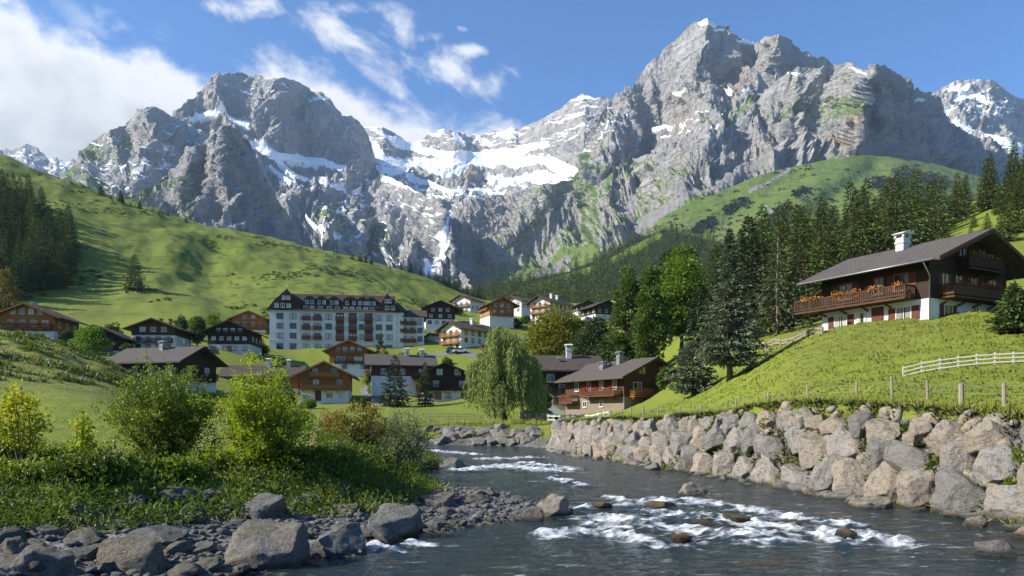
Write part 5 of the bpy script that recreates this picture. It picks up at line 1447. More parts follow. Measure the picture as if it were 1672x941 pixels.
# ---- honey chalet standing before the hotel
W, L = 9.2, 10.0
h, _ = chalet('honey_chalet', 'small honey coloured chalet standing directly before the white hotel front', at(566, 604, 180), 6, W, L, 1.6, 5.0, 24, T_ORANGE, ROOF_B, oe=1.6, og=1.2)
h.location.y += L / 2
row(h, 'front', W, L, 2.6, 2, 1.8, 1.0, 4.2, 0.2); row(h, 'front', W, L, 5.0, 4, 0.75, 0.9, 5.2, 0.0); row(h, 'front', W, L, 0.8, 2, 1.0, 0.8, 4.4, 1.2, 'wood')
add_balcony(h, 'front', W, L, -4.0, 4.0, 3.9, 0.8, T_ORANGE, None, 35, True, 0.8); add_balcony(h, 'front', W, L, -3.4, 3.8, 1.65, 0.6, T_BROWN, None, 36, True, 0.5)

# ---- dark house at lower left, its roof above the green bush
W, L = 9.4, 13.5
h, _ = chalet('dark_house', 'low dark house under a wide grey roof directly above the big green bush', at(268, 632, 126), 74, W, L, 0.8, 4.2, 26, T_DARK, ROOF_G, oe=1.3, og=1.5,
    chimneys=[(-1.0, -0.6, 0.9, 0.7, 1.2, METAL)])
row(h, 'left', W, L, 2.6, 4, 0.9, 1.1, 10); row(h, 'front', W, L, 2.6, 2, 0.9, 1.1, 4.5); add_balcony(h, 'front', W, L, -4, 4, 1.2, 1.0, T_DARK, None, 37)

# ---- dark chalet with white ground floor, and its neighbour behind
W, L = 9.6, 11.0
h, _ = chalet('dark_chalet', 'dark timber chalet with white ground floor between the two small spruces and the willow', at(722, 653, 148), 6, W, L, 1.8, 5.2, 23, T_DARK, ROOF_D, oe=1.9, og=1.3)
h.location.y += L / 2
row(h, 'front', W, L, 3.2, 2, 1.0, 1.0, 5.2, 0.8); row(h, 'front', W, L, 5.6, 2, 1.0, 1.0, 3.6, 0.7); row(h, 'front', W, L, 0.9, 3, 1.0, 0.9, 6.4, 0.6, 'wood'); door(h, 'front', W, L, -1.4, 0.0, 1.2, 1.6, FRAME_W)
add_balcony(h, 'front', W, L, -4.6, 4.6, 2.0, 0.9, T_DARK, None, 41); add_balcony(h, 'left', W, L, -4.5, 4.5, 2.0, 1.0, T_RED, FLOWER, 42)
W, L = 9.0, 13.0
h, _ = chalet('roofed_house', 'white and timber house with two chimneys and grey roof behind the taller small spruce', at(655, 634, 162), -78, W, L, 2.4, 5.0, 25, T_BROWN, ROOF_G, oe=1.3, og=1.4,
    chimneys=[(0.8, 1.2, 0.9, 0.8, 1.5, PLASTER_G), (1.0, 4.4, 0.8, 0.8, 1.4, PLASTER_G)])
row(h, 'front', W, L, 3.6, 3, 0.8, 1.1, 5.4); row(h, 'front', W, L, 1.4, 3, 0.8, 1.0, 5.4); add_balcony(h, 'front', W, L, -4.2, 4.2, 2.5, 1.0, T_ORANGE, FLOWER, 43); row(h, 'right', W, L, 3.4, 3, 0.9, 1.0, 8)

# ---- left side of the village
W, L = 10.4, 11.0
h, _ = chalet('honey_chalet', 'honey coloured chalet at the left edge with flower balcony behind the grassy knoll', at(38, 560, 150), 7, W, L, 2.4, 5.6, 23, T_ORANGE, ROOF_B, oe=1.6, og=1.3, chimneys=[(-1.8, 1.0, 0.5, 0.5, 1.6, METAL)])
h.location.y += L / 2
add_balcony(h, 'front', W, L, -5.0, 5.0, 2.9, 1.1, T_RED, FLOWER, 51); row(h, 'front', W, L, 4.0, 4, 0.95, 1.1, 6.6, 0.3); row(h, 'front', W, L, 6.4, 4, 0.75, 0.95, 5.2); row(h, 'front', W, L, 1.2, 3, 1.0, 1.2, 6); row(h, 'right', W, L, 4.0, 3, 0.8, 1.1, 7)
W, L = 10.6, 11.0
h, _ = chalet('dark_barn', 'dark brown barn under a low roof behind the round green bush', at(151, 577, 165), 8, W, L, 0.6, 3.7, 24, T_DARK, ROOF_D, oe=1.4, og=1.2, cat='barn', group='chalets of the village')
h.location.y += L / 2
row(h, 'front', W, L, 2.2, 3, 0.8, 0.8, 6.0, 0.6, 'wood'); door(h, 'front', W, L, 2.4, -0.4, 2.2, 2.0, FRAME_W); row(h, 'right', W, L, 2.2, 3, 0.8, 0.8, 6, 0, 'wood')
W, L = 9.8, 11.0
h, _ = chalet('white_chalet', 'half white chalet with brown upper floor left of the all dark gabled one', at(247, 572, 173), 5, W, L, 3.5, 5.3, 21, T_BROWN, ROOF_B, oe=1.6, og=1.3, chimneys=[(-1.0, 2.0, 0.5, 0.5, 1.1, T_ORANGE), (1.2, 2.0, 0.5, 0.5, 1.1, T_ORANGE)])
h.location.y += L / 2
row(h, 'front', W, L, 4.9, 3, 1.1, 0.9, 4.8); row(h, 'front', W, L, 2.6, 4, 1.0, 1.1, 6.8, 0, 'wood'); row(h, 'front', W, L, 0.9, 4, 1.0, 0.9, 6.8, 0, 'wood'); add_balcony(h, 'front', W, L, -4.2, 4.4, 1.85, 0.8, T_BROWN, None, 52); row(h, 'right', W, L, 2.6, 3, 0.9, 1.1, 7)
W, L = 10.2, 11.0
h, _ = chalet('dark_chalet', 'nearly black gabled chalet with pale ground floor left of the hotel', at(371, 575, 182), 5, W, L, 1.9, 5.3, 24, T_DARK, ROOF_D, PLASTER_G, oe=1.5, og=1.3)
h.location.y += L / 2
row(h, 'front', W, L, 5.4, 4, 0.8, 0.75, 5.2); row(h, 'front', W, L, 3.4, 5, 0.8, 0.75, 7.4); row(h, 'front', W, L, 0.95, 4, 1.2, 0.9, 7.6, 0, 'wood'); door(h, 'front', W, L, 0.1, 0.0, 0.9, 1.5, FRAME_W); row(h, 'right', W, L, 3.4, 3, 0.9, 0.9, 7)
add_balcony(h, 'front', W, L, -4.6, 4.6, 4.3, 0.7, T_DARK, None, 53)
W, L = 10.0, 10.0
h, _ = chalet('honey_chalet', 'orange gabled chalet peeping over the dark roof just left of the hotel', at(403, 547, 232), 8, W, L, 1.5, 5.2, 23, T_ORANGE, ROOF_B, oe=1.4, og=1.2)
h.location.y += L / 2
row(h, 'front', W, L, 3.4, 4, 0.9, 1.0, 7); row(h, 'front', W, L, 5.7, 2, 0.9, 0.9, 2.6); row(h, 'right', W, L, 3.4, 3, 0.9, 1.0, 6); add_balcony(h, 'front', W, L, -4.5, 4.5, 2.4, 0.9, T_ORANGE, FLOWER, 54)

# ---- right of the hotel and up the slope
W, L = 8.6, 15.0
h, _ = chalet('white_chalet', 'three storey white house with timber balconies left of the willow crown', at(766, 577, 222), -42, W, L, 4.6, 6.7, 25, PLASTER, ROOF_B, oe=1.4, og=1.4, chimneys=[(0.6, 0.6, 0.9, 0.8, 1.5, PLASTER)], barge=T_BROWN)
row(h, 'front', W, L, 1.2, 3, 1.0, 1.3, 5.4, 0, 'wood'); row(h, 'front', W, L, 3.3, 3, 1.0, 1.2, 5.4, 0, 'wood'); row(h, 'front', W, L, 5.5, 3, 1.0, 1.2, 5.0, 0, 'wood'); row(h, 'right', W, L, 3.3, 5, 1.0, 1.2, 11, 0, 'wood'); row(h, 'right', W, L, 5.4, 5, 1.0, 1.2, 11, 0, 'wood')
add_balcony(h, 'front', W, L, -4, 4, 4.5, 0.9, T_ORANGE, None, 61); add_balcony(h, 'front', W, L, -4, 4, 2.3, 0.9, T_ORANGE, None, 62)
W, L = 6.4, 8.5
h, _ = chalet('white_annex', 'low white house with a terrace beside the right end of the hotel', at(722, 572, 232), -50, W, L, 3.2, 4.0, 14, PLASTER, ROOF_B, oe=0.7, og=0.6, barge=T_RED)
row(h, 'right', W, L, 1.6, 3, 1.2, 1.3, 5.6, 0, 'wood'); row(h, 'front', W, L, 1.6, 2, 1.1, 1.3, 3, 0, 'wood')
W, L = 10.4, 12.0
h, _ = chalet('dark_chalet', 'dark chalet with white ground floor and chimney just above the right end of the hotel', at(717, 535, 268), 10, W, L, 2.2, 6.4, 23, T_DARK, ROOF_D, oe=1.5, og=1.3, chimneys=[(-2.0, 1.0, 0.8, 0.8, 1.8, PLASTER_G)])
row(h, 'front', W, L, 3.4, 3, 1.0, 0.9, 6.6); row(h, 'front', W, L, 5.6, 3, 1.0, 0.9, 5.2); row(h, 'front', W, L, 1.1, 4, 1.3, 1.1, 7.6, 0, 'wood'); row(h, 'left', W, L, 4.0, 3, 1.0, 1.1, 8)
W, L = 9.6, 10.0
h, _ = chalet('white_chalet', 'small white chalet with broad brown gable highest on the slope left of the orange chalet', at(764, 515, 330), -32, W, L, 4.2, 6.2, 23, PLASTER, ROOF_D, oe=1.5, og=1.4, barge=T_RED)
row(h, 'front', W, L, 1.6, 3, 1.0, 1.3, 6, 0, 'wood'); row(h, 'front', W, L, 4.4, 3, 1.0, 1.3, 6, 0, 'wood'); row(h, 'right', W, L, 3.0, 3, 1.0, 1.2, 6, 0, 'wood'); add_balcony(h, 'front', W, L, -4.4, 4.4, 3.2, 0.9, T_RED, None, 63)
W, L = 8.8, 10.0
h, _ = chalet('honey_chalet', 'bright orange timber chalet in the upper village above the willow', at(811, 528, 256), 22, W, L, 1.8, 5.9, 24, T_ORANGE, ROOF_B, oe=1.7, og=1.5)
row(h, 'front', W, L, 3.2, 3, 0.9, 1.1, 5.6); row(h, 'front', W, L, 5.5, 3, 0.9, 1.0, 4.6); row(h, 'left', W, L, 3.2, 4, 0.9, 1.1, 7); row(h, 'left', W, L, 5.2, 4, 0.9, 1.0, 7); add_balcony(h, 'front', W, L, -4, 4, 2.0, 0.9, T_ORANGE, None, 64); add_balcony(h, 'left', W, L, -4.5, 4.5, 4.1, 0.9, T_ORANGE, None, 65)
W, L = 9.4, 12.0
h, _ = chalet('grey_chalet', 'grey white chalet between the orange chalet and the white balconied one', at(851, 516, 318), -38, W, L, 4.6, 5.6, 23, PLASTER_G, ROOF_B, oe=1.4, og=1.4, barge=T_RED)
row(h, 'front', W, L, 1.8, 3, 1.0, 1.2, 6, 0, 'wood'); row(h, 'front', W, L, 4.2, 3, 1.0, 1.2, 6, 0, 'wood'); row(h, 'right', W, L, 3.4, 4, 1.0, 1.2, 9, 0, 'wood')
W, L = 9.2, 14.0
h, _ = chalet('white_chalet', 'large white chalet with arched brown gable above the yellow maple', at(900, 526, 282), -40, W, L, 5.4, 6.8, 25, PLASTER, ROOF_B, oe=1.5, og=1.6, barge=T_BROWN, chimneys=[(0.8, -1.0, 0.9, 0.8, 1.5, PLASTER), (1.0, 2.4, 0.9, 0.8, 1.4, PLASTER)])
row(h, 'front', W, L, 1.4, 3, 1.0, 1.3, 6, 0, 'wood'); row(h, 'front', W, L, 3.6, 3, 1.0, 1.3, 6, 0, 'wood'); row(h, 'front', W, L, 5.9, 3, 1.0, 1.3, 5, 0, 'wood'); row(h, 'right', W, L, 3.4, 5, 1.0, 1.2, 11, 0, 'wood'); row(h, 'right', W, L, 5.4, 5, 1.0, 1.2, 11, 0, 'wood')
add_balcony(h, 'front', W, L, -4, 4, 2.5, 0.9, T_ORANGE, None, 66); add_balcony(h, 'front', W, L, -4, 4, 4.8, 0.9, T_ORANGE, None, 67)
W, L = 9.6, 11.0
h, _ = chalet('dark_chalet', 'dark chalet at the right end of the upper village above the dark trees', at(978, 526, 290), 24, W, L, 2.2, 5.4, 23, T_DARK, ROOF_D, oe=1.8, og=1.5)
row(h, 'front', W, L, 3.6, 3, 1.0, 1.0, 6); row(h, 'left', W, L, 3.6, 3, 1.0, 1.1, 8); row(h, 'left', W, L, 1.2, 3, 1.0, 1.1, 8)
W, L = 8.6, 9.0
h, _ = chalet('dark_house', 'small dark roofed house squeezed behind the large white chalet', at(952, 518, 330), 18, W, L, 1.8, 4.6, 24, T_BROWN, ROOF_D, oe=1.4, og=1.2)
row(h, 'front', W, L, 3.2, 3, 1.0, 1.0, 5); row(h, 'left', W, L, 3.2, 3, 1.0, 1.0, 6)
W, L = 8.0, 9.0
h, _ = chalet('white_house', 'little white house with reddish roof at the far right of the upper village', at(1008, 518, 330), -30, W, L, 3.8, 4.6, 24, PLASTER, roof_mat('red_tile_roof', (0.20, 0.07, 0.05), (0.30, 0.12, 0.08)), oe=1.0, og=0.9)
row(h, 'front', W, L, 1.6, 2, 1.0, 1.2, 4, 0, 'wood'); row(h, 'right', W, L, 2.0, 3, 1.0, 1.2, 6, 0, 'wood')

# ---- the white hotel
HW = 44.5
ho = thing('hotel', 'long white hotel of four floors with dark mansard roof and brown balconies', 'hotel', at(440, 574, 214), R(9))
def hb(name, mat, fn, parent=None):
    m = MB(); fn(m); return m.build(name, mat, parent or ho)
hb('facade_wall', PLASTER, lambda m: (m.box(0, 38.4, 0, 13, -3, 12.0), m.box(38.402, HW, 0.8, 12, -3, 10.9)))
hb('string_course', PLASTER_G, lambda m: (m.box(-0.12, 38.5, -0.12, -0.003, 3.05, 3.3), m.box(-0.25, 38.5, -0.3, -0.003, 11.6, 11.99), m.box(8.4, 8.7, -0.1, -0.003, 0, 11.6), m.box(29.6, 29.9, -0.1, -0.003, 0, 11.6), m.box(36.3, 36.6, -0.1, -0.003, 0, 11.6)))
hb('brown_panel', T_RED, lambda m: [m.box(u - 1.15, u + 1.15, -0.06, -0.004, 3.32, 11.58) for u in (19.9, 23.6, 28.2)])
mm = MB().prism([(-0.9, 12.0), (13.9, 12.0), (9.4, 17.6), (4.4, 17.6)], 'x', 5.5, 36.0)
me = mm.mesh('roof', ROOF_D); uv_slope(me); hroof = link('roof', me, ho)
for (x0, x1, zt) in ((-0.7, 9.2, 18.2), (30.0, 37.6, 17.6)):          # steep cross gables
    xm = (x0 + x1) / 2 + (0.7 if x0 < 0 else -0.2)
    mm = MB().prism([(x0, 12.02), (x1, 12.02), (x1 - 1.6, 14.6), (xm, zt), (x0 + 1.9, 14.6)], 'y', -0.7, 13.6)
    me = mm.mesh('gable_roof', T_DARK); link('gable_roof', me, hroof)
mm = MB().prism([(-0.3, 10.92), (13.0, 10.92), (9.0, 13.4), (4.0, 13.4)], 'x', 37.65, HW + 0.9).add([(36.2, 0.2, 12.03), (39.8, 1.5, 12.6), (36.2, 6, 16.4), (36.2, 9, 12.0)], [(0, 1, 2), (1, 3, 2), (0, 2, 3), (0, 3, 1)])
me = mm.mesh('annex_roof', ROOF_B); uv_slope(me); link('annex_roof', me, hroof)
for u, z0, big in ((11.2, 14.2, 0), (14.6, 14.2, 0), (18.2, 14.1, 0), (22.9, 13.9, 1), (26.4, 14.1, 0), (29.0, 14.1, 0)):
    d = MB(); w = 1.9 if big else 1.35; y0 = 1.0
    d.box(u - w, u + w, y0, 6.0, 13.9, 15.5)
    d.prism([(u - w - 0.35, 15.5), (u + w + 0.35, 15.5), (u + w * 0.4, 16.5), (u - w * 0.4, 16.5)], 'y', y0 - 0.35, 6.4)
    dm = d.build('dormer', T_DARK, hroof)
    for k in (-0.55, 0.55):
        wme, pme, _ = window_meshes(0.85, 1.0, 'white')
        # windows of a dormer are its own sheets on the roof's front
        wo_ = link('window', wme, ho); wo_.location = (u + k * w, y0 - 0.03, 14.75); link('pane', pme, wo_)
hb('dormer_band', T_DARK, lambda m: m.box(8.9, 30.2, -0.25, 2.0, 12.03, 13.6))
cols_ = (2.9, 6.6, 10.3, 13.5, 16.7, 19.9, 23.6, 26.1, 28.2, 31.2, 34.2)
def hwin(u, z, w, h, y=0.0, style='wood', sh=False):
    wme, pme, _ = window_meshes(w, h, style)
    o = link('window', wme, ho); o.location = (u, y - 0.065 if u in (19.9, 23.6, 28.2) else y - 0.02, z); link('pane', pme, o)
for u in cols_:
    for z in (1.6, 4.7, 7.55, 10.35):
        if z == 1.6 and 17 < u < 30: continue
        hwin(u, z, 1.75 if u not in (26.1,) else 1.3, 1.5)
for u in (37.75 + 0.9, 41.0, 43.3):
    for z in (1.5, 4.4, 7.0, 9.5): hwin(u, z, 1.3, 1.4, 0.8)
for u, y, z, n in ((2.6, -0.7, 13.3, 3), (33.2, -0.7, 13.3, 2)):
    for i in range(n): hwin(u + (i - (n - 1) / 2) * 1.7 + 1.2, z, 1.0, 1.0, y, 'white')
for u, z in ((4.1, 15.6), (5.4, 15.6), (33.4, 15.3), (34.4, 15.3)): hwin(u, z, 0.8, 0.95, -0.7, 'white')
for u in (10.2, 12.0, 14.4, 17.0, 19.2, 21.6, 23.4, 25.4, 27.4, 29.2): hwin(u, 12.8, 1.1, 0.95, -0.25, 'white')
bal_me = None
for u in (10.3, 13.5, 19.9, 23.6, 28.2, 38.65, 41.0):
    for z in (3.75, 6.6, 9.4):
        yy = -0.07 if u < 38 else 0.73
        if u > 38: z = z - 0.35 if z < 9 else 8.6
        if bal_me is None:
            m = MB().box(-1.25, 1.25, -1.0, 0, -0.15, 0)
            for a, b in (((-1.2, -0.96), (1.2, -0.96)), ((-1.2, -0.96), (-1.2, -0.02)), ((1.2, -0.96), (1.2, -0.02))):
                m.bar((*a, 0.95), (*b, 0.95), 0.1, 0.08); m.bar((*a, 0.5), (*b, 0.5), 0.04, 0.75)
            bal_me = m.mesh('balcony', T_RED)
        o = link('balcony', bal_me, ho); o.location = (u, yy, z)
c = link('chimney', chimney_mesh(1.0, 0.9, 16.8, 18.3, PLASTER_G), hroof); c.location = (20.0, 7.2, 0)
for x_, z_ in ((4.95, 18.2), (33.6, 17.6)):
    m = MB().tube([(x_, -0.4, z_ - 0.2), (x_, -0.4, z_ + 0.6), (x_, -0.4, z_ + 1.3)], [0.14, 0.08, 0.02], 6); m.build('finial', METAL, hroof, True)
# ================================================================== trees
M_SPRUCE = leaf_material('spruce_needles', (0.026, 0.046, 0.012), (0.130, 0.170, 0.042), None, 0.12, 0.7, 0.5)
M_SPRUCE_D = leaf_material('dark_spruce_needles', (0.012, 0.024, 0.010), (0.050, 0.074, 0.026), None, 0.10, 0.7, 0.2)
M_SILVER = leaf_material('silver_spruce_needles', (0.036, 0.056, 0.034), (0.19, 0.23, 0.14), None, 0.12, 0.6, 0.1)
M_OLIVE = leaf_material('old_spruce_needles', (0.030, 0.040, 0.016), (0.12, 0.135, 0.055), None, 0.15, 0.7, 0.1)
M_LEAF = leaf_material('green_leaves', (0.036, 0.076, 0.012), (0.145, 0.21, 0.032), None, 0.35)
M_LEAF_B = leaf_material('bright_green_leaves', (0.070, 0.13, 0.010), (0.23, 0.33, 0.028), None, 0.4)
M_LEAF_D = leaf_material('dark_green_leaves', (0.020, 0.042, 0.010), (0.080, 0.120, 0.026), None, 0.3)
M_MAPLE = leaf_material('turning_maple_leaves', (0.085, 0.11, 0.012), (0.32, 0.29, 0.025), None, 0.4)
M_WILLOW = leaf_material('willow_leaves', (0.11, 0.155, 0.035), (0.36, 0.42, 0.13), None, 0.35)
M_AUTUMN = leaf_material('autumn_leaves', (0.10, 0.085, 0.018), (0.28, 0.20, 0.05), (0.36, 0.10, 0.035), 0.4)
M_YELLOW = leaf_material('yellow_shrub_leaves', (0.20, 0.17, 0.015), (0.46, 0.36, 0.03), None, 0.4)

# ---- conifers: a few kinds, copied to their places
def conifer_kind(nm, h, r, seed, whorls, per, tris, size, mat, trunk=BARK, tr=0.2, **kw):
    V, Fc, tone = conifer_crown(h, r, seed, whorls, per, tris, size, **kw)
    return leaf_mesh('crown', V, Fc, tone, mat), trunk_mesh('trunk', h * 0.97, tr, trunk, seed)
FOREST = [conifer_kind('spruce', 18, 3.9, 900 + i, 30, 12, 9, 1.0, M_SPRUCE, droop=0.45 + 0.1 * (i % 3), ragged=0.28, power=0.8 + 0.12 * (i % 2)) for i in range(5)]
SPRUCES = []
def put_conifer(kind, loc, scale, rz, name, label, cat='tree', group=None, wide=1.0):
    if name == 'spruce_tree' and group: SPRUCES.append((kind, Vector(loc), scale, rz, name, label, cat, group, wide))
    else: return grow_conifer(kind, loc, scale, rz, name, label, cat, group, wide)
def grow_conifer(kind, loc, scale, rz, name, label, cat='tree', group=None, wide=1.0):
    t = thing(name, label, cat, loc, rz, group)
    t.scale = (scale * wide, scale * wide, scale)
    link('crown', kind[0], t); link('trunk', kind[1], t)
    return t
rt = random.Random(21)
def scatter(n, sampler, mind, tries=40000):
    out = []
    for _ in range(tries):
        if len(out) >= n: break
        q = sampler()
        if q is None: continue
        if all((q[0] - a[0]) ** 2 + (q[1] - a[1]) ** 2 > mind ** 2 for a in out): out.append(q)
    return out
def to_px(x, y, z): return CX + F * x / y, HY - F * (z - CAM_Z) / y

# the wood on the left hillside
LW = [(-260, 250), (-60, 300), (10, 328), (45, 338), (82, 372), (108, 405), (124, 436), (118, 462), (96, 476), (50, 486), (-40, 492), (-300, 500)]
def s_left():
    px, py = rt.uniform(-260, 126), rt.uniform(300, 492)
    if not inside(np.array([px]), np.array([py]), LW)[0]: return None
    p = ray_ground(px, py, 150, 450)
    return (p.x, p.y, p.z)
pts = scatter(165, s_left, 4.6, 2600)
for i, (x, y, z) in enumerate(pts):
    put_conifer(FOREST[rt.randrange(5)], (x, y, z), rt.uniform(0.80, 1.12), rt.uniform(0, 6.28), 'spruce_tree', 'dark spruce in the dense wood on the shaded left hillside', 'tree', 'spruces of the left hillside wood')
# the wood on the right-hand hillside
RWD = [(1135, 500), (1180, 470), (1235, 440), (1300, 425), (1400, 402), (1500, 376), (1600, 335), (1680, 300), (1760, 270), (1800, 300), (1760, 320), (1680, 318), (1610, 345), (1555, 372), (1500, 410), (1440, 450), (1380, 490), (1320, 520), (1250, 530), (1180, 545), (1130, 540)]
def s_right():
    Y = rt.uniform(95, 345); px = rt.uniform(1120, 1790)
    x = (px - CX) / F * Y; z = gz(x, Y); _, py = to_px(x, Y, z)
    if not inside(np.array([px]), np.array([py]), RWD)[0]: return None
    if Y < 130 and px < 1240: return None
    return (x, Y, z)
pts = scatter(250, s_right, 5.0, 5200)
for i, (x, y, z) in enumerate(pts):
    put_conifer(FOREST[rt.randrange(5)], (x, y, z), rt.uniform(0.60, 0.95) if y < 200 else rt.uniform(0.46, 0.74), rt.uniform(0, 6.28), 'spruce_tree', 'spruce in the dense wood climbing the right hillside behind the big chalet', 'tree', 'spruces of the right hillside wood')
# looser trees on the grass strip at the right edge
for px, py, hpx in ((1640, 395, 70), (1664, 380, 85), (1612, 385, 38), (1585, 400, 30), (1590, 372, 26), (1650, 345, 60), (1672, 340, 75), (1545, 395, 34), (1630, 350, 40), (1700, 370, 90)):
    p = ray_ground(px, py, 80, 330)
    put_conifer(FOREST[rt.randrange(5)], p, hpx * p.y / F / 18, rt.uniform(0, 6), 'spruce_tree', 'loose spruce on the steep meadow at the right edge above the chalet roof', 'tree', 'loose spruces above the chalet roof', 1.25)
# trees along the crest of the left hill
for px, py, hpx in ((165, 321, 19), (197, 332, 19), (200, 337, 12), (228, 337, 15), (275, 351, 10), (304, 362, 12), (181, 334, 9), (213, 338, 8), (545, 413, 8), (575, 420, 14), (588, 423, 15), (597, 425, 13), (606, 428, 14), (637, 437, 10), (655, 444, 13), (670, 448, 17), (686, 454, 15), (700, 459, 12),
                    (712, 466, 22), (724, 471, 24), (733, 474, 20), (742, 478, 23), (752, 482, 22), (762, 486, 20), (771, 489, 22), (782, 492, 24)):
    Y = float(np.interp(px, [0, 110, 240, 300, 400, 500, 560, 620, 700, 740, 775], [400, 400, 405, 412, 432, 445, 452, 462, 478, 492, 510]))
    x = (px - CX) / F * Y
    put_conifer(FOREST[rt.randrange(5)], (x, Y, gz(x, Y) - 0.5), hpx * Y / F / 18 * 1.1, rt.uniform(0, 6), 'spruce_tree', 'small spruce standing on the skyline of the green hill', 'tree', 'spruces on the skyline of the hill', 1.35)
p = ray_ground(220, 473, 150, 400)
put_conifer(FOREST[2], p, 58 * p.y / F / 18, 1.0, 'spruce_tree', 'single dark spruce alone in the middle of the left hillside meadow', 'tree', None, 1.45)

def tree_rank(q):
    l = q[1]
    px = CX + F * l.x / l.y
    return (q[2] / l.y) * (1 if -12 < px < 1684 else 0.0) * (3 if 'wood' not in q[7] else 1)
SPRUCES.sort(key=tree_rank, reverse=True)
for q in SPRUCES[:285]: grow_conifer(*q)
Vt, Ft, Tt, n0 = [], [], [], 0
for (kind, l, sc, rz, *_r) in SPRUCES[285:]:
    me = kind[0]; n = len(me.vertices)
    v = np.empty(n * 3, dtype=np.float32); me.vertices.foreach_get('co', v); v = v.reshape(-1, 3) * sc
    tn = np.empty(n, dtype=np.float32); me.attributes['tone'].data.foreach_get('value', tn)
    c, s_ = math.cos(rz), math.sin(rz)
    Vt.append(np.stack([v[:, 0] * c - v[:, 1] * s_ + l.x, v[:, 0] * s_ + v[:, 1] * c + l.y, v[:, 2] + l.z], 1)); Ft.append(np.arange(n).reshape(-1, 4) + n0); Tt.append(tn[::4]); n0 += n
tag(link('spruce_wood', leaf_mesh('spruce_wood', np.concatenate(Vt), np.concatenate(Ft), np.concatenate(Tt), M_SPRUCE)), 'farther spruces that fill up the woods on both hillsides', 'forest', kind='stuff')

# ---- single conifers near the chalets
def near_conifer(px, py, top, half, Y, mat, seed, name, label, whorls=38, per=11, tris=13, size=0.55, trunk=BARK, **kw):
    g_ = P(px, py, Y); x = g_.x
    z = gz(x, Y); h = CAM_Z + (HY - top) / F * Y - z; r = half / F * Y
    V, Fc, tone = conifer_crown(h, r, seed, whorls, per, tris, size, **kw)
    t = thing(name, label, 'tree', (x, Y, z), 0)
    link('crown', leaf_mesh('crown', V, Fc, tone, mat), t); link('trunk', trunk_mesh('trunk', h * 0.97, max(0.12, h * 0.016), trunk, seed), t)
    return t
near_conifer(1192, 628, 372, 54, 62, M_SILVER, 41, 'silver_spruce', 'tall ragged silver green spruce casting a long shadow on the slope', 56, 14, 34, 0.36, droop=0.30, ragged=0.42, power=0.95, base=0.13, gap=0.08)
near_conifer(1222, 590, 352, 52, 92, M_SPRUCE_D, 42, 'dark_spruce', 'tall nearly black spruce right behind the silver one', 40, 12, 16, 0.75, droop=0.5, ragged=0.25)
near_conifer(1270, 558, 378, 50, 84, M_OLIVE, 43, 'old_spruce', 'thin crowned olive spruce with its pale trunk showing', 34, 8, 13, 0.6, BARK_PALE, droop=0.5, ragged=0.35, gap=0.15, base=0.12)
near_conifer(1304, 545, 412, 42, 92, M_OLIVE, 44, 'spruce_tree', 'olive green spruce close to the left end of the big chalet', 32, 9, 13, 0.65, droop=0.5, ragged=0.3)
near_conifer(1132, 640, 556, 36, 68, M_SILVER, 45, 'silver_fir', 'low spreading silver green fir at the foot of the tall silver spruce', 22, 12, 32, 0.40, droop=0.15, ragged=0.5, power=0.6, base=0.10)
near_conifer(1140, 590, 462, 28, 108, M_SPRUCE_D, 46, 'dark_spruce', 'narrow dark spruce in front of the bright green tree', 32, 10, 11, 0.7, droop=0.5)
near_conifer(1180, 560, 400, 36, 118, M_SPRUCE_D, 47, 'dark_spruce', 'dark spruce in the gap between the bright tree and the silver spruce', 32, 10, 12, 0.8, droop=0.5)
near_conifer(1245, 560, 395, 34, 122, M_SPRUCE_D, 48, 'dark_spruce', 'dark spruce hidden behind the thin crowned olive one', 32, 10, 12, 0.8, droop=0.5)
near_conifer(645, 657, 581, 26, 136, M_SPRUCE_D, 49, 'small_spruce', 'broad small spruce left of the dark chalet', 28, 10, 11, 0.7, droop=0.3, ragged=0.3)
near_conifer(694, 653, 592, 15, 138, M_SPRUCE, 50, 'small_spruce', 'slim small spruce before the left wall of the dark chalet', 26, 9, 8, 0.6, droop=0.3)
near_conifer(1656, 552, 462, 33, 46, M_SPRUCE, 51, 'young_spruce', 'young bushy spruce on the lawn at the right edge', 26, 10, 14, 0.42, droop=0.05, ragged=0.25, power=0.9, base=0.04)
near_conifer(428, 578, 556, 8, 196, M_LEAF_D, 52, 'small_tree', 'little slender tree on the lawn at the left foot of the hotel', 18, 8, 6, 0.8, droop=0.1)

# ---- broadleaved trees
def broad_tree(px, py, top, half, Y, mat, seed, name, label, nclump=80, per=90, leaf=0.42, low=0.18, shape=1.0, bark=BARK, depth=1.0, group=None, rcf=0.30, tone_mid=0.45):
    g_ = P(px, py, Y); x = g_.x
    z = gz(x, Y); h = CAM_Z + (HY - top) / F * Y - z; r = half / F * Y
    zc = h * (low + (1 - low) / 2); rz_ = h * (1 - low) / 2
    rc = rcf * min(r, rz_)
    V, Fc, tone, C_ = broad_crown(seed, max(r - rc * 0.7, r * .6), max(r - rc * 0.7, r * .6) * depth, rz_ - rc * 0.5, zc, nclump, per, leaf, rc * 1.15, shape, 0.1, tone_mid)
    t = thing(name, label, 'tree', (x, Y, z), 0, group)
    link('crown', leaf_mesh('crown', V, Fc, tone, mat), t)
    link('trunk', limbs('trunk', C_, (0, 0, 0), (0, 0, h * (low + 0.15)), max(0.1, h * 0.02), bark, np.random.default_rng(seed)), t)
    return t
broad_tree(905, 606, 500, 54, 150, M_MAPLE, 61, 'maple_tree', 'round maple turning yellow above the tall dark house', 90, 110, 0.55, 0.1)
broad_tree(972, 606, 518, 42, 142, M_LEAF_D, 62, 'leafy_tree', 'dark green tree right of the yellow maple', 70, 100, 0.55, 0.05)
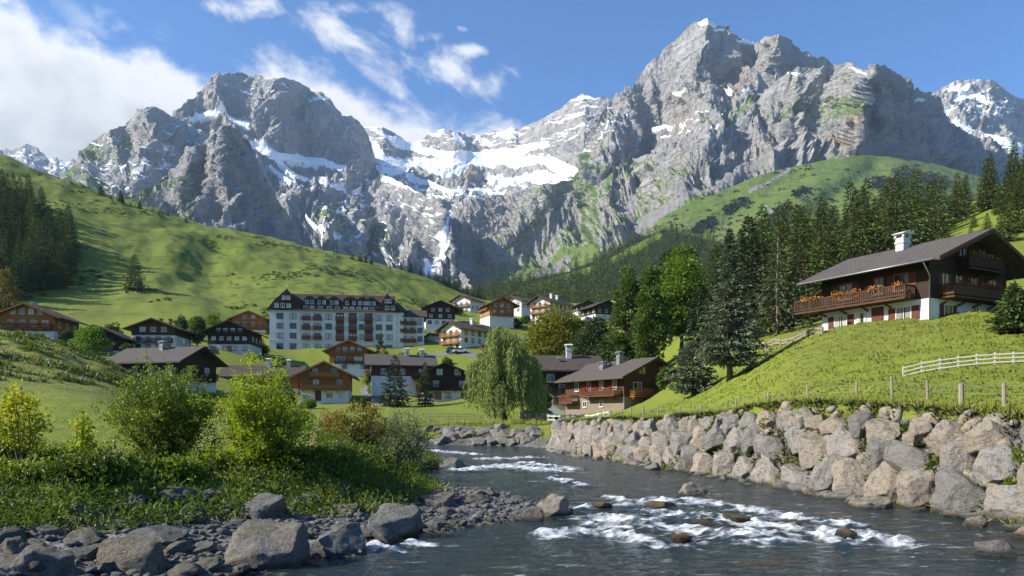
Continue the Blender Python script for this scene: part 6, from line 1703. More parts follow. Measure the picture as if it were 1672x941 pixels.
broad_tree(1000, 606, 540, 30, 136, M_LEAF_D, 63, 'leafy_tree', 'shorter dark tree between the maple group and the columnar trees', 50, 90, 0.5, 0.05)
broad_tree(1026, 606, 428, 31, 122, M_LEAF, 64, 'columnar_tree', 'left one of the two tall columnar green trees', 95, 100, 0.48, 0.04, 1.6)
broad_tree(1063, 610, 432, 31, 116, M_LEAF, 65, 'columnar_tree', 'right one of the two tall columnar green trees', 95, 100, 0.48, 0.04, 1.6)
broad_tree(1112, 600, 400, 48, 124, M_LEAF_B, 66, 'bright_tree', 'tall bright green leafy tree behind the silver spruce', 100, 110, 0.52, 0.08)
broad_tree(1095, 560, 398, 26, 150, M_LEAF_D, 67, 'leafy_tree', 'dark olive tree top behind the bright green tree', 60, 80, 0.6, 0.1)
broad_tree(886, 684, 634, 17, 104, M_LEAF, 68, 'small_tree', 'small green tree before the white base of the tall house', 36, 60, 0.34, 0.12)
broad_tree(148, 580, 529, 32, 142, M_LEAF_B, 69, 'round_bush', 'round bright bush hiding the left half of the dark barn', 50, 80, 0.42, 0.0)
broad_tree(108, 572, 540, 16, 150, M_LEAF_D, 70, 'round_bush', 'dark bush between the honey chalet and the barn', 30, 60, 0.42, 0.0)
broad_tree(186, 562, 522, 16, 178, M_LEAF, 71, 'small_tree', 'small tree behind the roof of the dark barn', 30, 60, 0.5, 0.0)
broad_tree(322, 570, 512, 17, 186, M_LEAF, 72, 'slender_tree', 'upright green tree between the half white and the black chalet', 44, 70, 0.5, 0.0, 1.3)
broad_tree(347, 552, 510, 17, 205, M_LEAF_B, 73, 'small_tree', 'light green tree rising behind the black gabled chalet', 36, 70, 0.5, 0.0)
broad_tree(296, 556, 516, 14, 200, M_LEAF_D, 74, 'small_tree', 'dark tree behind the right eaves of the half white chalet', 30, 60, 0.5, 0.0)
broad_tree(8, 500, 430, 24, 190, M_AUTUMN, 75, 'autumn_tree', 'orange and yellow tree at the left edge above the honey chalet', 40, 60, 0.55, 0.0, 1.5)
broad_tree(627, 590, 563, 11, 186, M_YELLOW, 76, 'yellow_bush', 'yellow bush right of the honey chalet by the hotel', 24, 50, 0.5, 0.0)
broad_tree(622, 590, 545, 8, 190, M_LEAF_D, 77, 'small_tree', 'tiny dark conical tree by the yellow bush', 22, 50, 0.45, 0.0, 1.5)
broad_tree(1085, 655, 600, 14, 98, M_LEAF, 78, 'round_bush', 'bush at the right gable of the brown timber house', 24, 50, 0.34, 0.0)
broad_tree(416, 592, 555, 10, 196, M_YELLOW, 79, 'yellow_bush', 'yellow green bush at the left corner of the hotel', 24, 50, 0.5, 0.0)
for i, (px, py, tp, hf, Y, m_) in enumerate(((745, 512, 498, 12, 300, M_LEAF), (792, 545, 528, 10, 262, M_LEAF_D), (842, 545, 520, 13, 255, M_LEAF_D), (940, 545, 520, 16, 262, M_LEAF_D), (735, 552, 535, 9, 246, M_LEAF), (700, 520, 505, 9, 285, M_LEAF_D), (1008, 545, 505, 18, 250, M_LEAF_D), (860, 530, 515, 10, 275, M_LEAF), (925, 520, 505, 10, 320, M_LEAF_D), (785, 508, 494, 10, 345, M_LEAF_D))):
    broad_tree(px, py, tp, hf, Y, m_, 90 + i, 'village_bush', 'small green tree among the houses of the upper village', 24, 44, 0.6, 0.0, group='small trees of the upper village')

for i, (px, py, tp, hf, Y, m_) in enumerate(((470, 660, 628, 14, 132, M_LEAF), (596, 668, 648, 10, 128, M_LEAF_D), (604, 634, 606, 11, 158, M_LEAF_B), (770, 652, 618, 14, 136, M_LEAF_D), (205, 578, 560, 10, 160, M_LEAF), (318, 582, 566, 9, 168, M_LEAF_D), (432, 590, 562, 9, 200, M_LEAF), (462, 604, 590, 9, 176, M_LEAF_B), (690, 592, 572, 10, 198, M_LEAF_D),
        (660, 590, 574, 12, 196, M_LEAF), (62, 570, 545, 10, 145, M_LEAF_D), (96, 578, 556, 10, 140, M_LEAF), (285, 584, 568, 10, 165, M_LEAF), (505, 668, 650, 10, 130, M_LEAF_B), (340, 668, 640, 14, 116, M_LEAF), (178, 622, 600, 12, 128, M_LEAF_D), (830, 610, 588, 12, 182, M_LEAF), (730, 600, 584, 9, 192, M_LEAF_B))):
    broad_tree(px, py, tp, hf, Y, m_, 130 + i, 'garden_bush', 'green garden bush or small tree beside the chalets of the lower village', 22, 46, 0.42, 0.0, group='garden bushes of the lower village')

# ---- the weeping willow by the river
def willow(px, py, top, half, Y, seed):
    rng = np.random.default_rng(seed)
    x = P(px, py, Y).x; z = gz(x, Y); h = CAM_Z + (HY - top) / F * Y - z; r = half / F * Y
    V_, F_, T_, n0 = [], [], [], 0
    nc = 62
    ca = rng.uniform(0, 6.28, nc); cr_ = r * np.sqrt(rng.uniform(0.01, 1, nc)) * rng.uniform(0.82, 1.04, nc)
    ct = h * (1 - 0.46 * (cr_ / r) ** 2.2) * rng.uniform(0.80, 1.02, nc)
    low_ = rng.random(nc) < 0.35; ct = np.where(low_, ct * rng.uniform(0.55, 0.85, nc), ct)
    cln = h * rng.uniform(0.18, 0.46, nc); ctone = rng.normal(0, 0.17, nc); cs_ = rng.uniform(0.25, 0.62, nc)
    P3, D3, TN = [], [], []
    for c in range(nc):
        cx_, cy_ = math.cos(ca[c]) * cr_[c], math.sin(ca[c]) * cr_[c]
        for k in range(int(rng.integers(9, 22))):
            ox, oy = rng.normal(0, cs_[c], 2)
            zt = ct[c] - 0.5 * (ox * ox + oy * oy) + rng.normal(0, 0.15)
            ln = min(max(0.6, zt - 0.9), cln[c] * rng.uniform(0.6, 1.15))
            m = int(8 + ln * 6); t_ = rng.uniform(0, 1, m)
            fx = 0.5 + 0.5 * np.minimum(1, t_ * 3)                    # a spray first arches outwards, then hangs
            P3.append(np.stack([cx_ * (0.86 + 0.14 * fx) + ox * fx, cy_ * (0.86 + 0.14 * fx) + oy * fx, zt - t_ * ln], 1) + rng.normal(0, 0.09, (m, 3)))
            D3.append(np.tile([math.cos(ca[c]) * 0.2, math.sin(ca[c]) * 0.2, -1.0], (m, 1))); TN.append(np.full(m, 0.48 + ctone[c]) + rng.normal(0, 0.14, m))
    pts = np.concatenate(P3); V, Fc = leaves(pts, np.concatenate(D3), 0.42, 0.12, rng, 0.22)
    t = thing('willow_tree', 'large weeping willow with hanging pale green branches on the river bank', 'tree', (x, Y, z))
    link('crown', leaf_mesh('crown', V, Fc, np.concatenate(TN), M_WILLOW), t)
    mb_ = MB(); mb_.tube([(0.2, 0, -0.5), (0.15, 0, 0.6), (-0.1, 0, 2.2), (-0.45, 0, 4.2), (-0.5, 0, 6.0)], [0.50, 0.36, 0.30, 0.26, 0.2], 9)
    for k in range(12):
        aa = rng.uniform(0, 6.28); q = r * rng.uniform(0.3, 0.75)
        mb_.tube([(-0.45, 0, rng.uniform(3, 5.5)), (np.cos(aa) * q * 0.5 - 0.4, np.sin(aa) * q * 0.5, h * 0.66), (np.cos(aa) * q - 0.3, np.sin(aa) * q, h * rng.uniform(0.72, 0.85))], [0.17, 0.10, 0.03], 5)
    link('trunk', mb_.mesh('trunk', BARK, True), t)
willow(822, 697, 520, 62, 92, 5)

# ---- wooded ridge across the valley: reads as one mass
RIDGE_C = [(700, 500), (770, 486), (800, 476), (830, 466), (880, 455), (930, 443), (965, 428), (1000, 412), (1030, 396), (1060, 382), (1085, 374), (1120, 384), (1160, 392), (1200, 398), (1300, 405), (1420, 420)]
def ridge_pt(px, v):
    cy = np.interp(px, *np.array(RIDGE_C).T); fy = np.interp(px, [700, 800, 1000, 1200, 1420], [512, 506, 508, 500, 480])
    cd = np.interp(px, [700, 850, 1085, 1420], [1150, 1100, 1250, 1100]); fd = np.interp(px, [700, 1420], [640, 620])
    py = fy + (cy - fy) * v; D = fd + (cd - fd) * v
    return (px - CX) / F * D, D, CAM_Z + (HY - py) / F * D
pxg, vg = np.meshgrid(np.linspace(690, 1430, 260), np.concatenate([np.linspace(0, 1, 70), [1.1, 1.35]]))
X, Yv, Z = ridge_pt(pxg, np.minimum(vg, 1))
ov = np.clip(vg - 1, 0, None)
Yv2 = Yv + ov * 900; X = X * Yv2 / Yv; Z = Z - ov * 600 + fbm(X / 60, Yv / 90, 4, 301) * 4 * (vg <= 1)
nclear = fbm(X / 90, Yv / 160, 4, 310)
px_c, py_c = CX + F * X / Yv2, HY - F * (Z - CAM_Z) / Yv2
clear = np.maximum(strokes(px_c, py_c, [([(850, 478), (900, 462), (960, 443)], 5), ([(935, 452), (970, 440)], 5), ([(800, 490), (850, 482)], 4), ([(1000, 425), (1040, 405), (1075, 385)], 4.5), ([(770, 495), (800, 488)], 5)]), 0)
ff = NT('forest_floor'); fc = ff.coord('Object')
cc = ff.mix(ff.step(ff.attr('clear'), 0.25, 0.5), ff.mix(ff.noise(fc, 0.05, 5), (0.014, 0.024, 0.008), (0.032, 0.046, 0.014)), ff.mix(ff.noise(fc, 0.03, 6), (0.07, 0.11, 0.018), (0.15, 0.19, 0.035)))
FLOOR_M = ff.done(ff.bsdf(cc, 0.95, None, 0.1))
me = mesh_from('wooded_ridge', np.stack([X, Yv2, Z], -1).reshape(-1, 3), grid_faces(*pxg.shape), True, {'clear': clear}, [FLOOR_M])
tag(link('hill', me), kind='structure')
rf = np.random.default_rng(77)
Vt, Ft, Tt = [], [], []; n0 = 0
smalls = [conifer_crown(18, 3.4, 700 + i, 11, 6, 3, 2.6, droop=0.5) for i in range(4)]
cnt = 0
while cnt < 3300:
    px = rf.uniform(700, 1425); v = rf.uniform(0.02, 1.0) ** 0.9
    x, y, z = ridge_pt(px, v)
    ppx, ppy = px, HY - F * (z - CAM_Z) / y
    c_ = strokes(np.array([ppx]), np.array([ppy]), [([(850, 478), (900, 462), (960, 443)], 4.5), ([(935, 452), (970, 440)], 4.5), ([(800, 490), (850, 482)], 3.5), ([(1000, 427), (1040, 407), (1075, 387)], 4), ([(770, 495), (800, 488)], 4)])[0]
    if c_ > 0.3 or (float(fbm(np.array([x / 90]), np.array([y / 160]), 4, 310)[0]) > 0.55): continue
    V, Fc, tone = smalls[rf.integers(4)]
    s = rf.uniform(0.55, 1.1); aa = rf.uniform(0, 6.28)
    ca, sa = math.cos(aa) * s, math.sin(aa) * s
    Vt.append(np.stack([V[:, 0] * ca - V[:, 1] * sa + x, V[:, 0] * sa + V[:, 1] * ca + y, V[:, 2] * s + z - 1.0], 1)); Ft.append(Fc + n0); Tt.append(np.clip(tone * 0.8 + rf.normal(0, 0.15), 0, 1)); n0 += len(V); cnt += 1
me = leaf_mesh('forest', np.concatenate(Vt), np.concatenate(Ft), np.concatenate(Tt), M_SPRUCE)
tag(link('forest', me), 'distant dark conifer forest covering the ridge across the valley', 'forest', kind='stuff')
# ================================================================== plants near the river
M_BUSH = leaf_material('hazel_leaves', (0.060, 0.110, 0.012), (0.31, 0.37, 0.040), None, 0.45, 0.45, 0.05)
M_BUSH_Y = leaf_material('yellow_green_leaves', (0.12, 0.17, 0.010), (0.46, 0.50, 0.030), (0.50, 0.43, 0.03), 0.5, 0.45, 0.05)
M_BROWNB = leaf_material('brownish_shrub_leaves', (0.09, 0.10, 0.016), (0.33, 0.31, 0.055), (0.30, 0.18, 0.05), 0.4, 0.5, 0.05)
M_SALLOW = leaf_material('silver_sallow_leaves', (0.09, 0.115, 0.05), (0.31, 0.36, 0.17), None, 0.35, 0.5, 0.05)
M_WEED = leaf_material('bank_weed_leaves', (0.032, 0.060, 0.008), (0.175, 0.230, 0.027), None, 0.4, 0.5, 0.05)
M_GRASS = leaf_material('grass_blades', (0.085, 0.135, 0.011), (0.25, 0.30, 0.034), (0.30, 0.26, 0.10), 0.5, 0.6, 0.0, True)
M_TWIG = simple_mat('grey_twigs', (0.10, 0.075, 0.055), 0.9, 0.3, 9)

def bush(px, py, top, half, Y, mat, seed, name, label, nleaf=9000, leaf=0.12, stems=16, shoots=24, sparse=False, cat='bush', accent=None, low=0.08, width=0.62, group=None, vase=0.55):
    rng = np.random.default_rng(seed)
    x = P(px, py, Y).x; z = gz(x, Y); h = max(0.4, CAM_Z + (HY - top) / F * Y - z); r = half / F * Y
    t = thing(name, label, cat, (x, Y, z), 0, group)
    mbs = MB(); P3, D3, W = [], [], []
    axes = []
    for k in range(stems + shoots):
        a = rng.uniform(0, 6.28); rr = r * math.sqrt(rng.uniform(0.02, 1))
        if k >= stems: rr *= 0.95
        hh = h * (1 - 0.45 * (rr / r) ** 2) * (rng.uniform(0.66, 0.94) if k < stems else rng.uniform(0.82, 1.14))
        b = np.array([math.cos(a) * rr * 0.10, math.sin(a) * rr * 0.10, -0.15]); e = np.array([math.cos(a) * rr * 0.92, math.sin(a) * rr * 0.92, hh])
        m = b * 0.5 + e * 0.5 + np.array([math.cos(a), math.sin(a), 0]) * rr * (0.10 - 0.22 * (1 - vase)) + rng.normal(0, 0.05 * h, 3)
        tt = np.linspace(0, 1, 7)[:, None]
        c = (1 - tt) ** 2 * b + 2 * tt * (1 - tt) * m + tt ** 2 * e
        axes.append((c, k < stems))
        mbs.tube([tuple(q) for q in c], list(np.linspace(0.028, 0.005, 7) * (0.6 + 0.18 * h)), 5)
    link('stems', mbs.mesh('stems', M_TWIG, True), t)
    n_main = nleaf
    wts = np.array([1.0 if s else 0.45 for _, s in axes]); wts /= wts.sum()
    cnts = rng.multinomial(n_main, wts)
    tones = []
    for (c, s), n in zip(axes, cnts):
        if n == 0: continue
        # side twigs: leaf clusters along the upper part of each stem
        ncl = max(3, n // (10 if sparse else 16))
        u = low + (1 - low) * rng.uniform(0, 1, ncl) ** (0.75 if s else 0.9)
        i = np.clip((u * 6).astype(int), 0, 5); f = u * 6 - i
        base = c[i] * (1 - f)[:, None] + c[i + 1] * f[:, None]
        sp = (r * (0.30 if s else 0.10) * (1.05 - 0.75 * u) + 0.05)[:, None] * (0.5 if sparse else 1)
        base = base + rng.normal(0, 1, (ncl, 3)) * sp * np.array([1, 1, 0.7])
        base[:, 2] = np.maximum(base[:, 2], 0.03)
        per = max(1, n // ncl)
        pp = np.repeat(base, per, 0) + rng.normal(0, leaf * 0.85, (ncl * per, 3))
        P3.append(pp); D3.append(rng.normal(0, 0.6, pp.shape) + np.array([0, 0, 0.15]) + 0.5 * unit(pp - np.array([0, 0, h * 0.4])))
        tones.append(np.repeat(rng.normal(0.48, 0.17, ncl), per) + rng.normal(0, 0.13, ncl * per))
    pts = np.concatenate(P3); tn = np.concatenate(tones)
    V, Fc = leaves(pts, np.concatenate(D3), leaf, leaf * width, rng, 0.3, 0.8)
    acc = None
    if accent is not None: acc = ((rng.random(len(pts)) < accent * (0.4 + 1.2 * pts[:, 2] / h))).astype(float)
    link('leaves', leaf_mesh('leaves', V, Fc, tn, mat, acc), t)
    return t
bush(264, 795, 592, 98, 23.2, M_BUSH, 201, 'hazel_bush', 'big round green bush with dark stems left of the yellow green bush', 21000, 0.09, 26, 40, low=0.2)
bush(432, 808, 592, 84, 22.6, M_BUSH_Y, 202, 'yellow_bush', 'big glowing yellow green bush beside the round green bush', 19000, 0.085, 24, 36, accent=0.10, low=0.12)
bush(420, 800, 560, 26, 23.4, M_YELLOW, 203, 'yellow_sapling', 'thin yellow topped sapling rising out of the yellow green bush', 900, 0.11, 4, 2, True, 'sapling')
bush(585, 772, 655, 52, 33, M_BROWNB, 204, 'brown_shrub', 'brownish yellow shrub between the yellow green bush and the silvery one', 6500, 0.13, 16, 22, accent=0.25)
bush(655, 776, 655, 46, 38.5, M_SALLOW, 205, 'silvery_shrub', 'silvery green willow shrub at the water where the bank ends', 7000, 0.17, 18, 24, width=0.28)
bush(545, 770, 668, 28, 34.5, M_BROWNB, 206, 'dry_shrub', 'dry reddish shrub left of the brownish one', 2400, 0.12, 12, 10, accent=0.5)
bush(36, 806, 608, 42, 21.2, M_BUSH_Y, 207, 'young_tree', 'sparse young tree with yellow leaves at the left edge', 1150, 0.13, 6, 3, True, 'sapling', accent=0.4, low=0.35)
bush(122, 838, 655, 26, 19.8, M_BUSH_Y, 208, 'slender_sapling', 'slender upright sapling between the left edge tree and the green bush', 1100, 0.11, 4, 3, True, 'sapling', accent=0.2)
for i, (px, py, tp, hf, Y, m_, lab) in enumerate((
        (150, 852, 742, 62, 18.9, M_WEED, 'leafy low shrub at the water side of the slender sapling'), (40, 850, 770, 55, 18.6, M_BUSH, 'low dark shrub under the sparse young tree'),
        (232, 838, 765, 50, 20.2, M_WEED, 'low green shrub under the left side of the big green bush'), (345, 818, 745, 48, 22.0, M_BUSH, 'low shrub filling the gap between the two big bushes'),
        (500, 820, 745, 46, 22.8, M_WEED, 'low green shrub at the right foot of the yellow green bush'), (545, 812, 748, 40, 24.5, M_WEED, 'leafy shrub under the dry reddish shrub'), (600, 806, 750, 42, 27.5, M_WEED, 'leafy shrub above the narrow gravel beach'),
        (650, 792, 752, 36, 32, M_WEED, 'leafy green shrub below the silvery shrub'), (700, 768, 742, 26, 41, M_SALLOW, 'small pale shrub hanging over the water at the end of the bank'), (285, 832, 775, 40, 20.6, M_BUSH, 'shaded low shrub under the big green bush'),
        (95, 790, 735, 36, 23, M_BUSH, 'low shrub in the meadow edge left of the slender sapling'), (5, 800, 720, 40, 22, M_WEED, 'green shrub cut by the left edge of the picture'))):
    bush(px, py, tp, hf, Y, m_, 220 + i, 'bank_shrub', lab, 3200, 0.125, 12, 10)

# plants growing in the wall's joints
for i, (px, py, sz, m_) in enumerate(((1106, 758, 30, M_WEED), (1196, 722, 16, M_BUSH), (1432, 738, 36, M_BUSH), (1388, 722, 22, M_WEED), (1519, 758, 30, M_WEED), (1640, 790, 26, M_BUSH), (1036, 722, 30, M_BUSH), (1000, 742, 18, M_WEED), (1250, 690, 20, M_BUSH), (1300, 712, 18, M_WEED), (1475, 700, 16, M_WEED), (1590, 720, 18, M_WEED), (1655, 740, 22, M_BUSH), (955, 728, 22, M_WEED), (1160, 704, 16, M_WEED), (1345, 752, 18, M_WEED))):
    # find the wall's face along this line of sight
    Yr = np.linspace(15, 70, 1200); Xr = (px - CX) / F * Yr; Zr = CAM_Z + (HY - py) / F * Yr
    k = int(np.argmax(ground_z(Xr, Yr) + 0.15 > Zr)); p = Vector((Xr[k], Yr[k] - 0.45, Zr[k] - sz * 0.5 * Yr[k] / F))
    rng = np.random.default_rng(400 + i); r = sz * p.y / F * 0.75
    n = 420; q = unit(rng.normal(0, 1, (n, 3))) * (rng.uniform(0.1, 1, n) ** 0.5)[:, None] * r * np.array([1, 0.6, 0.8]) + np.array([0, 0, r * 0.5])
    V, Fc = leaves(q, q + np.array([0, -0.2, 0.2]), 0.13, 0.075, rng, 0.5)
    o = link('wall_plant', leaf_mesh('wall_plant', V, Fc, np.clip(rng.normal(0.5, 0.2, n), 0, 1), m_)); o.location = p
    tag(o, 'small leafy plant rooted in a joint of the boulder wall', 'plant', 'plants in the boulder wall')

# ---- grass and weeds: nobody could count them
def blades(name, label, pts, hgt, wid, mat, seed, spread=0.35, accent=0.1, tone=0.5):
    rng = np.random.default_rng(seed); n = len(pts)
    tn = np.clip(tone + 0.25 * fbm(pts[:, 0] / 2.5, pts[:, 1] / 2.5, 3, seed) + rng.normal(0, 0.18, n), 0, 1)
    d = np.tile([0.05, 0, 1.0], (n, 1))
    V, Fc = leaves(pts, d, hgt, wid, rng, spread, face=(-0.65, -0.62, 0.42))
    o = link(name, leaf_mesh(name, V, Fc, tn, mat, (rng.random(n) < accent).astype(float)))
    return tag(o, label, 'grass', kind='stuff')
def field(n, x0, x1, y0, y1, seed, test):
    rng = np.random.default_rng(seed)
    # more of it near the camera
    y = y0 * (y1 / y0) ** rng.uniform(0, 1, n); x = rng.uniform(0, 1, n)
    if callable(x0): X = x0(y) + (x1(y) - x0(y)) * x
    else: X = x0 + (x1 - x0) * x
    z, gr, sd = ground_z(X, y, True)
    k = test(X, y, z, gr, sd)
    return np.stack([X, y, z - 0.02], 1)[k], rng
land_t = lambda X, Y, z, gr, sd: (gr < 0.45) & (sd > 0.3) & (fbm(X / 1.6, Y / 1.6, 3, 77) + 0.25 > RNG.uniform(-0.5, 0.55, len(X)))
pts, rng = field(26000, lambda y: -0.74 * y, lambda y: -0.10 * y - 1.0, 16.5, 27, 501, land_t)
blades('meadow_grass', 'long tufted meadow grass on the left bank and knoll', pts, rng.uniform(0.06, 0.18, len(pts)) * np.clip(pts[:, 1] / 30, 0.7, 1.3), 0.035 * np.clip(pts[:, 1] / 24, 1, 2.4), M_GRASS, 502)
pts, rng = field(60000, lambda y: np.maximum(0.05 * y, 3.0), lambda y: 0.80 * y, 19.5, 74, 503, land_t)
blades('slope_grass', 'grass of the slope above the boulder wall', pts, rng.uniform(0.05, 0.15, len(pts)) * np.clip(pts[:, 1] / 34, 0.7, 1.25), 0.035 * np.clip(pts[:, 1] / 24, 1, 2.6), M_GRASS, 504, tone=0.52, accent=0.06)
# taller weeds along the foot of the left bank
rngw = np.random.default_rng(510)
def along(poly, n, w0, w1, side):
    a = np.array(poly); L = np.concatenate([[0], np.cumsum(np.hypot(*np.diff(a, axis=0).T))]); s = rngw.uniform(0, L[-1], n)
    x = np.interp(s, L, a[:, 0]); y = np.interp(s, L, a[:, 1]); dx = np.interp(s + 0.5, L, a[:, 0]) - x; dy = np.interp(s + 0.5, L, a[:, 1]) - y; q = np.hypot(dx, dy) + 1e-6
    off = rngw.uniform(w0, w1, n) * side
    return x - dy / q * off, y + dx / q * off
x, y = along(BANKFOOT[1:], 60000, -0.7, 3.6, 1)
z, gr, sd = ground_z(x, y, True); cl = fbm(x / 1.1, y / 1.1, 3, 520)
k = (sd > 0.15) & (cl + 0.30 > rngw.uniform(-0.5, 0.6, len(x))) & (y > 14)
pts = np.stack([x, y, z], 1)[k]
pts[:, 2] += rngw.uniform(0, 0.55, len(pts)) ** 1.5
V, Fc = leaves(pts, np.tile([0, -0.15, 0.6], (len(pts), 1)) + rngw.normal(0, 0.4, (len(pts), 3)), 0.13, 0.065, rngw, 0.4)
o = link('undergrowth', leaf_mesh('undergrowth', V, Fc, np.clip(0.45 + cl[k] * 0.5 + rngw.normal(0, 0.18, len(pts)), 0, 1), M_WEED)); tag(o, 'tangle of weeds and nettles at the foot of the left bank', 'undergrowth', kind='stuff')
x, y = along(BANKFOOT[1:], 11000, -0.9, 2.6, 1); z, gr, sd = ground_z(x, y, True)
k = (sd > 0.1) & (fbm(x / 0.8, y / 0.8, 3, 530) > -0.05) & (y > 13)
pts = np.stack([x, y, z - 0.02], 1)[k]
blades('bank_grass', 'overhanging long grass along the foot of the left bank', pts, rngw.uniform(0.14, 0.42, len(pts)), 0.03, M_GRASS, 531, 0.45, 0.08)
# tufts at the foot and along the top of the boulder wall
wx = np.array(WL[2:]); 
x, y = along(WL[2:], 26000, -3.4, 0.1, 1); z, gr, sd = ground_z(x, y, True)
cl = fbm(x / 1.0, y / 1.0, 3, 540)
k = np.where(sd > 2.2, cl > -0.25, (cl > 0.26) & (sd > 0.25) & (sd < 1.0)) & (y > 16)
zz = np.where(sd > 2.2, z, np.clip(z, 0, 0.35))
pts = np.stack([x, y, zz - 0.02], 1)[k]
blades('wall_grass', 'grass tufts along the foot and the top of the boulder wall', pts, rngw.uniform(0.2, 0.55, len(pts)), 0.032, M_GRASS, 541, 0.5, 0.12)
# reeds and grass of the far bank round the bend
x = rngw.uniform(-24, 4, 16000); y = rngw.uniform(68, 100, 16000); z, gr, sd = ground_z(x, y, True)
k = (sd > 1.2) & (fbm(x / 2, y / 2, 3, 550) > -0.1)
pts = np.stack([x, y, z - 0.02], 1)[k]
blades('far_bank_grass', 'grass on the far bank where the river bends', pts, rngw.uniform(0.25, 0.7, len(pts)), 0.07, M_GRASS, 551, 0.4, 0.2)

# weeds in the joints of the wall
x, y = along(WL[2:], 52000, -2.3, -0.6, 1); z, gr, sd = ground_z(x, y, True)
cl = fbm(x / 0.7 + z * 1.1, y / 0.7, 3, 560)
k = (cl > -0.08) & (y > 16) & (z > 0.1)
pts = np.stack([x - 0.10, y, z], 1)[k]
n = len(pts)
V, Fc = leaves(pts, np.tile([-0.6, -0.3, 0.55], (n, 1)), 0.26, 0.05, rngw, 0.5)
tag(link('wall_weeds', leaf_mesh('wall_weeds', V, Fc, np.clip(rngw.normal(0.45, 0.2, n), 0, 1), M_GRASS, (rngw.random(n) < 0.15).astype(float))), 'weeds and grass growing in the joints of the boulder wall', 'weeds', kind='stuff')
# alders added out of view on the left bank to shade the gravel
for i, (x, y, h) in enumerate(((-11.4, 5.0, 6.0), (-13.0, 9.4, 5.2))):
    V, Fc, tone, C_ = broad_crown(600 + i, 1.9, 1.9, h * 0.42, h * 0.56, 46, 46, 0.26, 0.7, 1.0)
    t = thing('shade_alder', 'leafy alder added out of view past the left edge to shade the gravel bank', 'tree', (x, y, gz(x, y)), 0, 'added shade alders beyond the left edge')
    link('crown', leaf_mesh('crown', V, Fc, tone, M_LEAF), t)
    link('trunk', limbs('trunk', C_, (0, 0, 0), (0, 0, h * 0.3), 0.16, BARK, np.random.default_rng(i)), t)

# ---- scattered low scrub on the pastures: too many to count
def scrub(name, label, P0, size, nleaf, leaf, mat, seed):
    rng = np.random.default_rng(seed); n = len(P0)
    sz = size * rng.uniform(0.4, 1.5, n)
    q = unit(rng.normal(0, 1, (n, nleaf, 3))) * (rng.uniform(0.2, 1, (n, nleaf)) ** 0.5)[..., None] * sz[:, None, None] * np.array([1.3, 1.0, 0.55])
    q[..., 2] = np.abs(q[..., 2])
    pts = (P0[:, None, :] + q).reshape(-1, 3); d = q.reshape(-1, 3)
    V, Fc = leaves(pts, d, leaf, leaf * 0.6, rng, 0.5)
    tag(link(name, leaf_mesh(name, V, Fc, np.clip(rng.normal(0.4, 0.2, len(pts)), 0, 1), mat)), label, 'scrub', kind='stuff')
rs_ = np.random.default_rng(640)
px = rs_.uniform(60, 760, 5200); Yc = rs_.uniform(215, 440, 5200); x = (px - CX) / F * Yc
k = (fbm(x / 38, Yc / 60, 4, 641) + 0.35 * fbm(x / 9, Yc / 14, 3, 642)) > 0.27
x, Yc = x[k], Yc[k]
scrub('hill_scrub', 'dark low juniper scrub dotted over the big green hill on the left', np.stack([x, Yc, ground_z(x, Yc) - 0.15], 1), 0.62, 26, 0.62, M_LEAF_D, 643)
am = bpy.data.objects['alpine_meadow'].data
co = np.empty(len(am.vertices) * 3, dtype=np.float32); am.vertices.foreach_get('co', co); co = co.reshape(-1, 3)
cpx = CX + F * co[:, 0] / co[:, 1]; cpy = HY - F * (co[:, 2] - CAM_Z) / co[:, 1]
w = strokes(cpx, cpy, [([(1432, 300), (1465, 302), (1500, 310)], 7), ([(1400, 345), (1420, 350)], 6), ([(1280, 345), (1262, 362)], 6), ([(1235, 395), (1250, 380)], 4), ([(1340, 352), (1352, 356)], 5), ([(1470, 285), (1540, 300)], 7), ([(1190, 345), (1215, 330)], 5), ([(1300, 318), (1316, 312)], 4), ([(1370, 372), (1385, 368)], 4), ([(1140, 375), (1160, 362)], 5)])
k = (rs_.random(len(co)) < w * 0.22) | (rs_.random(len(co)) < 0.003)
scrub('dwarf_pines', 'dark dwarf pine patches on the high alpine meadow below the cliffs', co[k], 4.2, 22, 5.0, M_SPRUCE_D, 644)

# rough tussocks on the front of the knoll
x = rngw.uniform(-46, -20, 26000); y = rngw.uniform(42, 58, 26000); z, gr, sd = ground_z(x, y, True)
cl = fbm((x - y * 0.5) / 2.6, (y + z) / 1.1, 4, 570)
k = (cl > 0.10) & (z > 5.0)
pts = np.stack([x, y, z - 0.02], 1)[k]
blades('knoll_tussocks', 'rough dark tussocks on the upper front of the left knoll', pts, rngw.uniform(0.18, 0.5, len(pts)), 0.10, M_WEED, 571, 0.5, 0.0, 0.35)
# ================================================================== fences, paths, cars
WOODP = simple_mat('weathered_post', (0.27, 0.235, 0.19), 0.9, 0.3, 7, 0.15, 0.4)
WHITEP = simple_mat('white_paint', (0.72, 0.71, 0.67), 0.7, 0.08, 5)
PALEP = simple_mat('pale_weathered_paint', (0.50, 0.47, 0.40), 0.8, 0.2, 6)
WIRE = simple_mat('fence_wire', (0.32, 0.32, 0.31), 0.5, 0.1, 5, 0.4, 0, 0.7)
rd = random.Random(31)

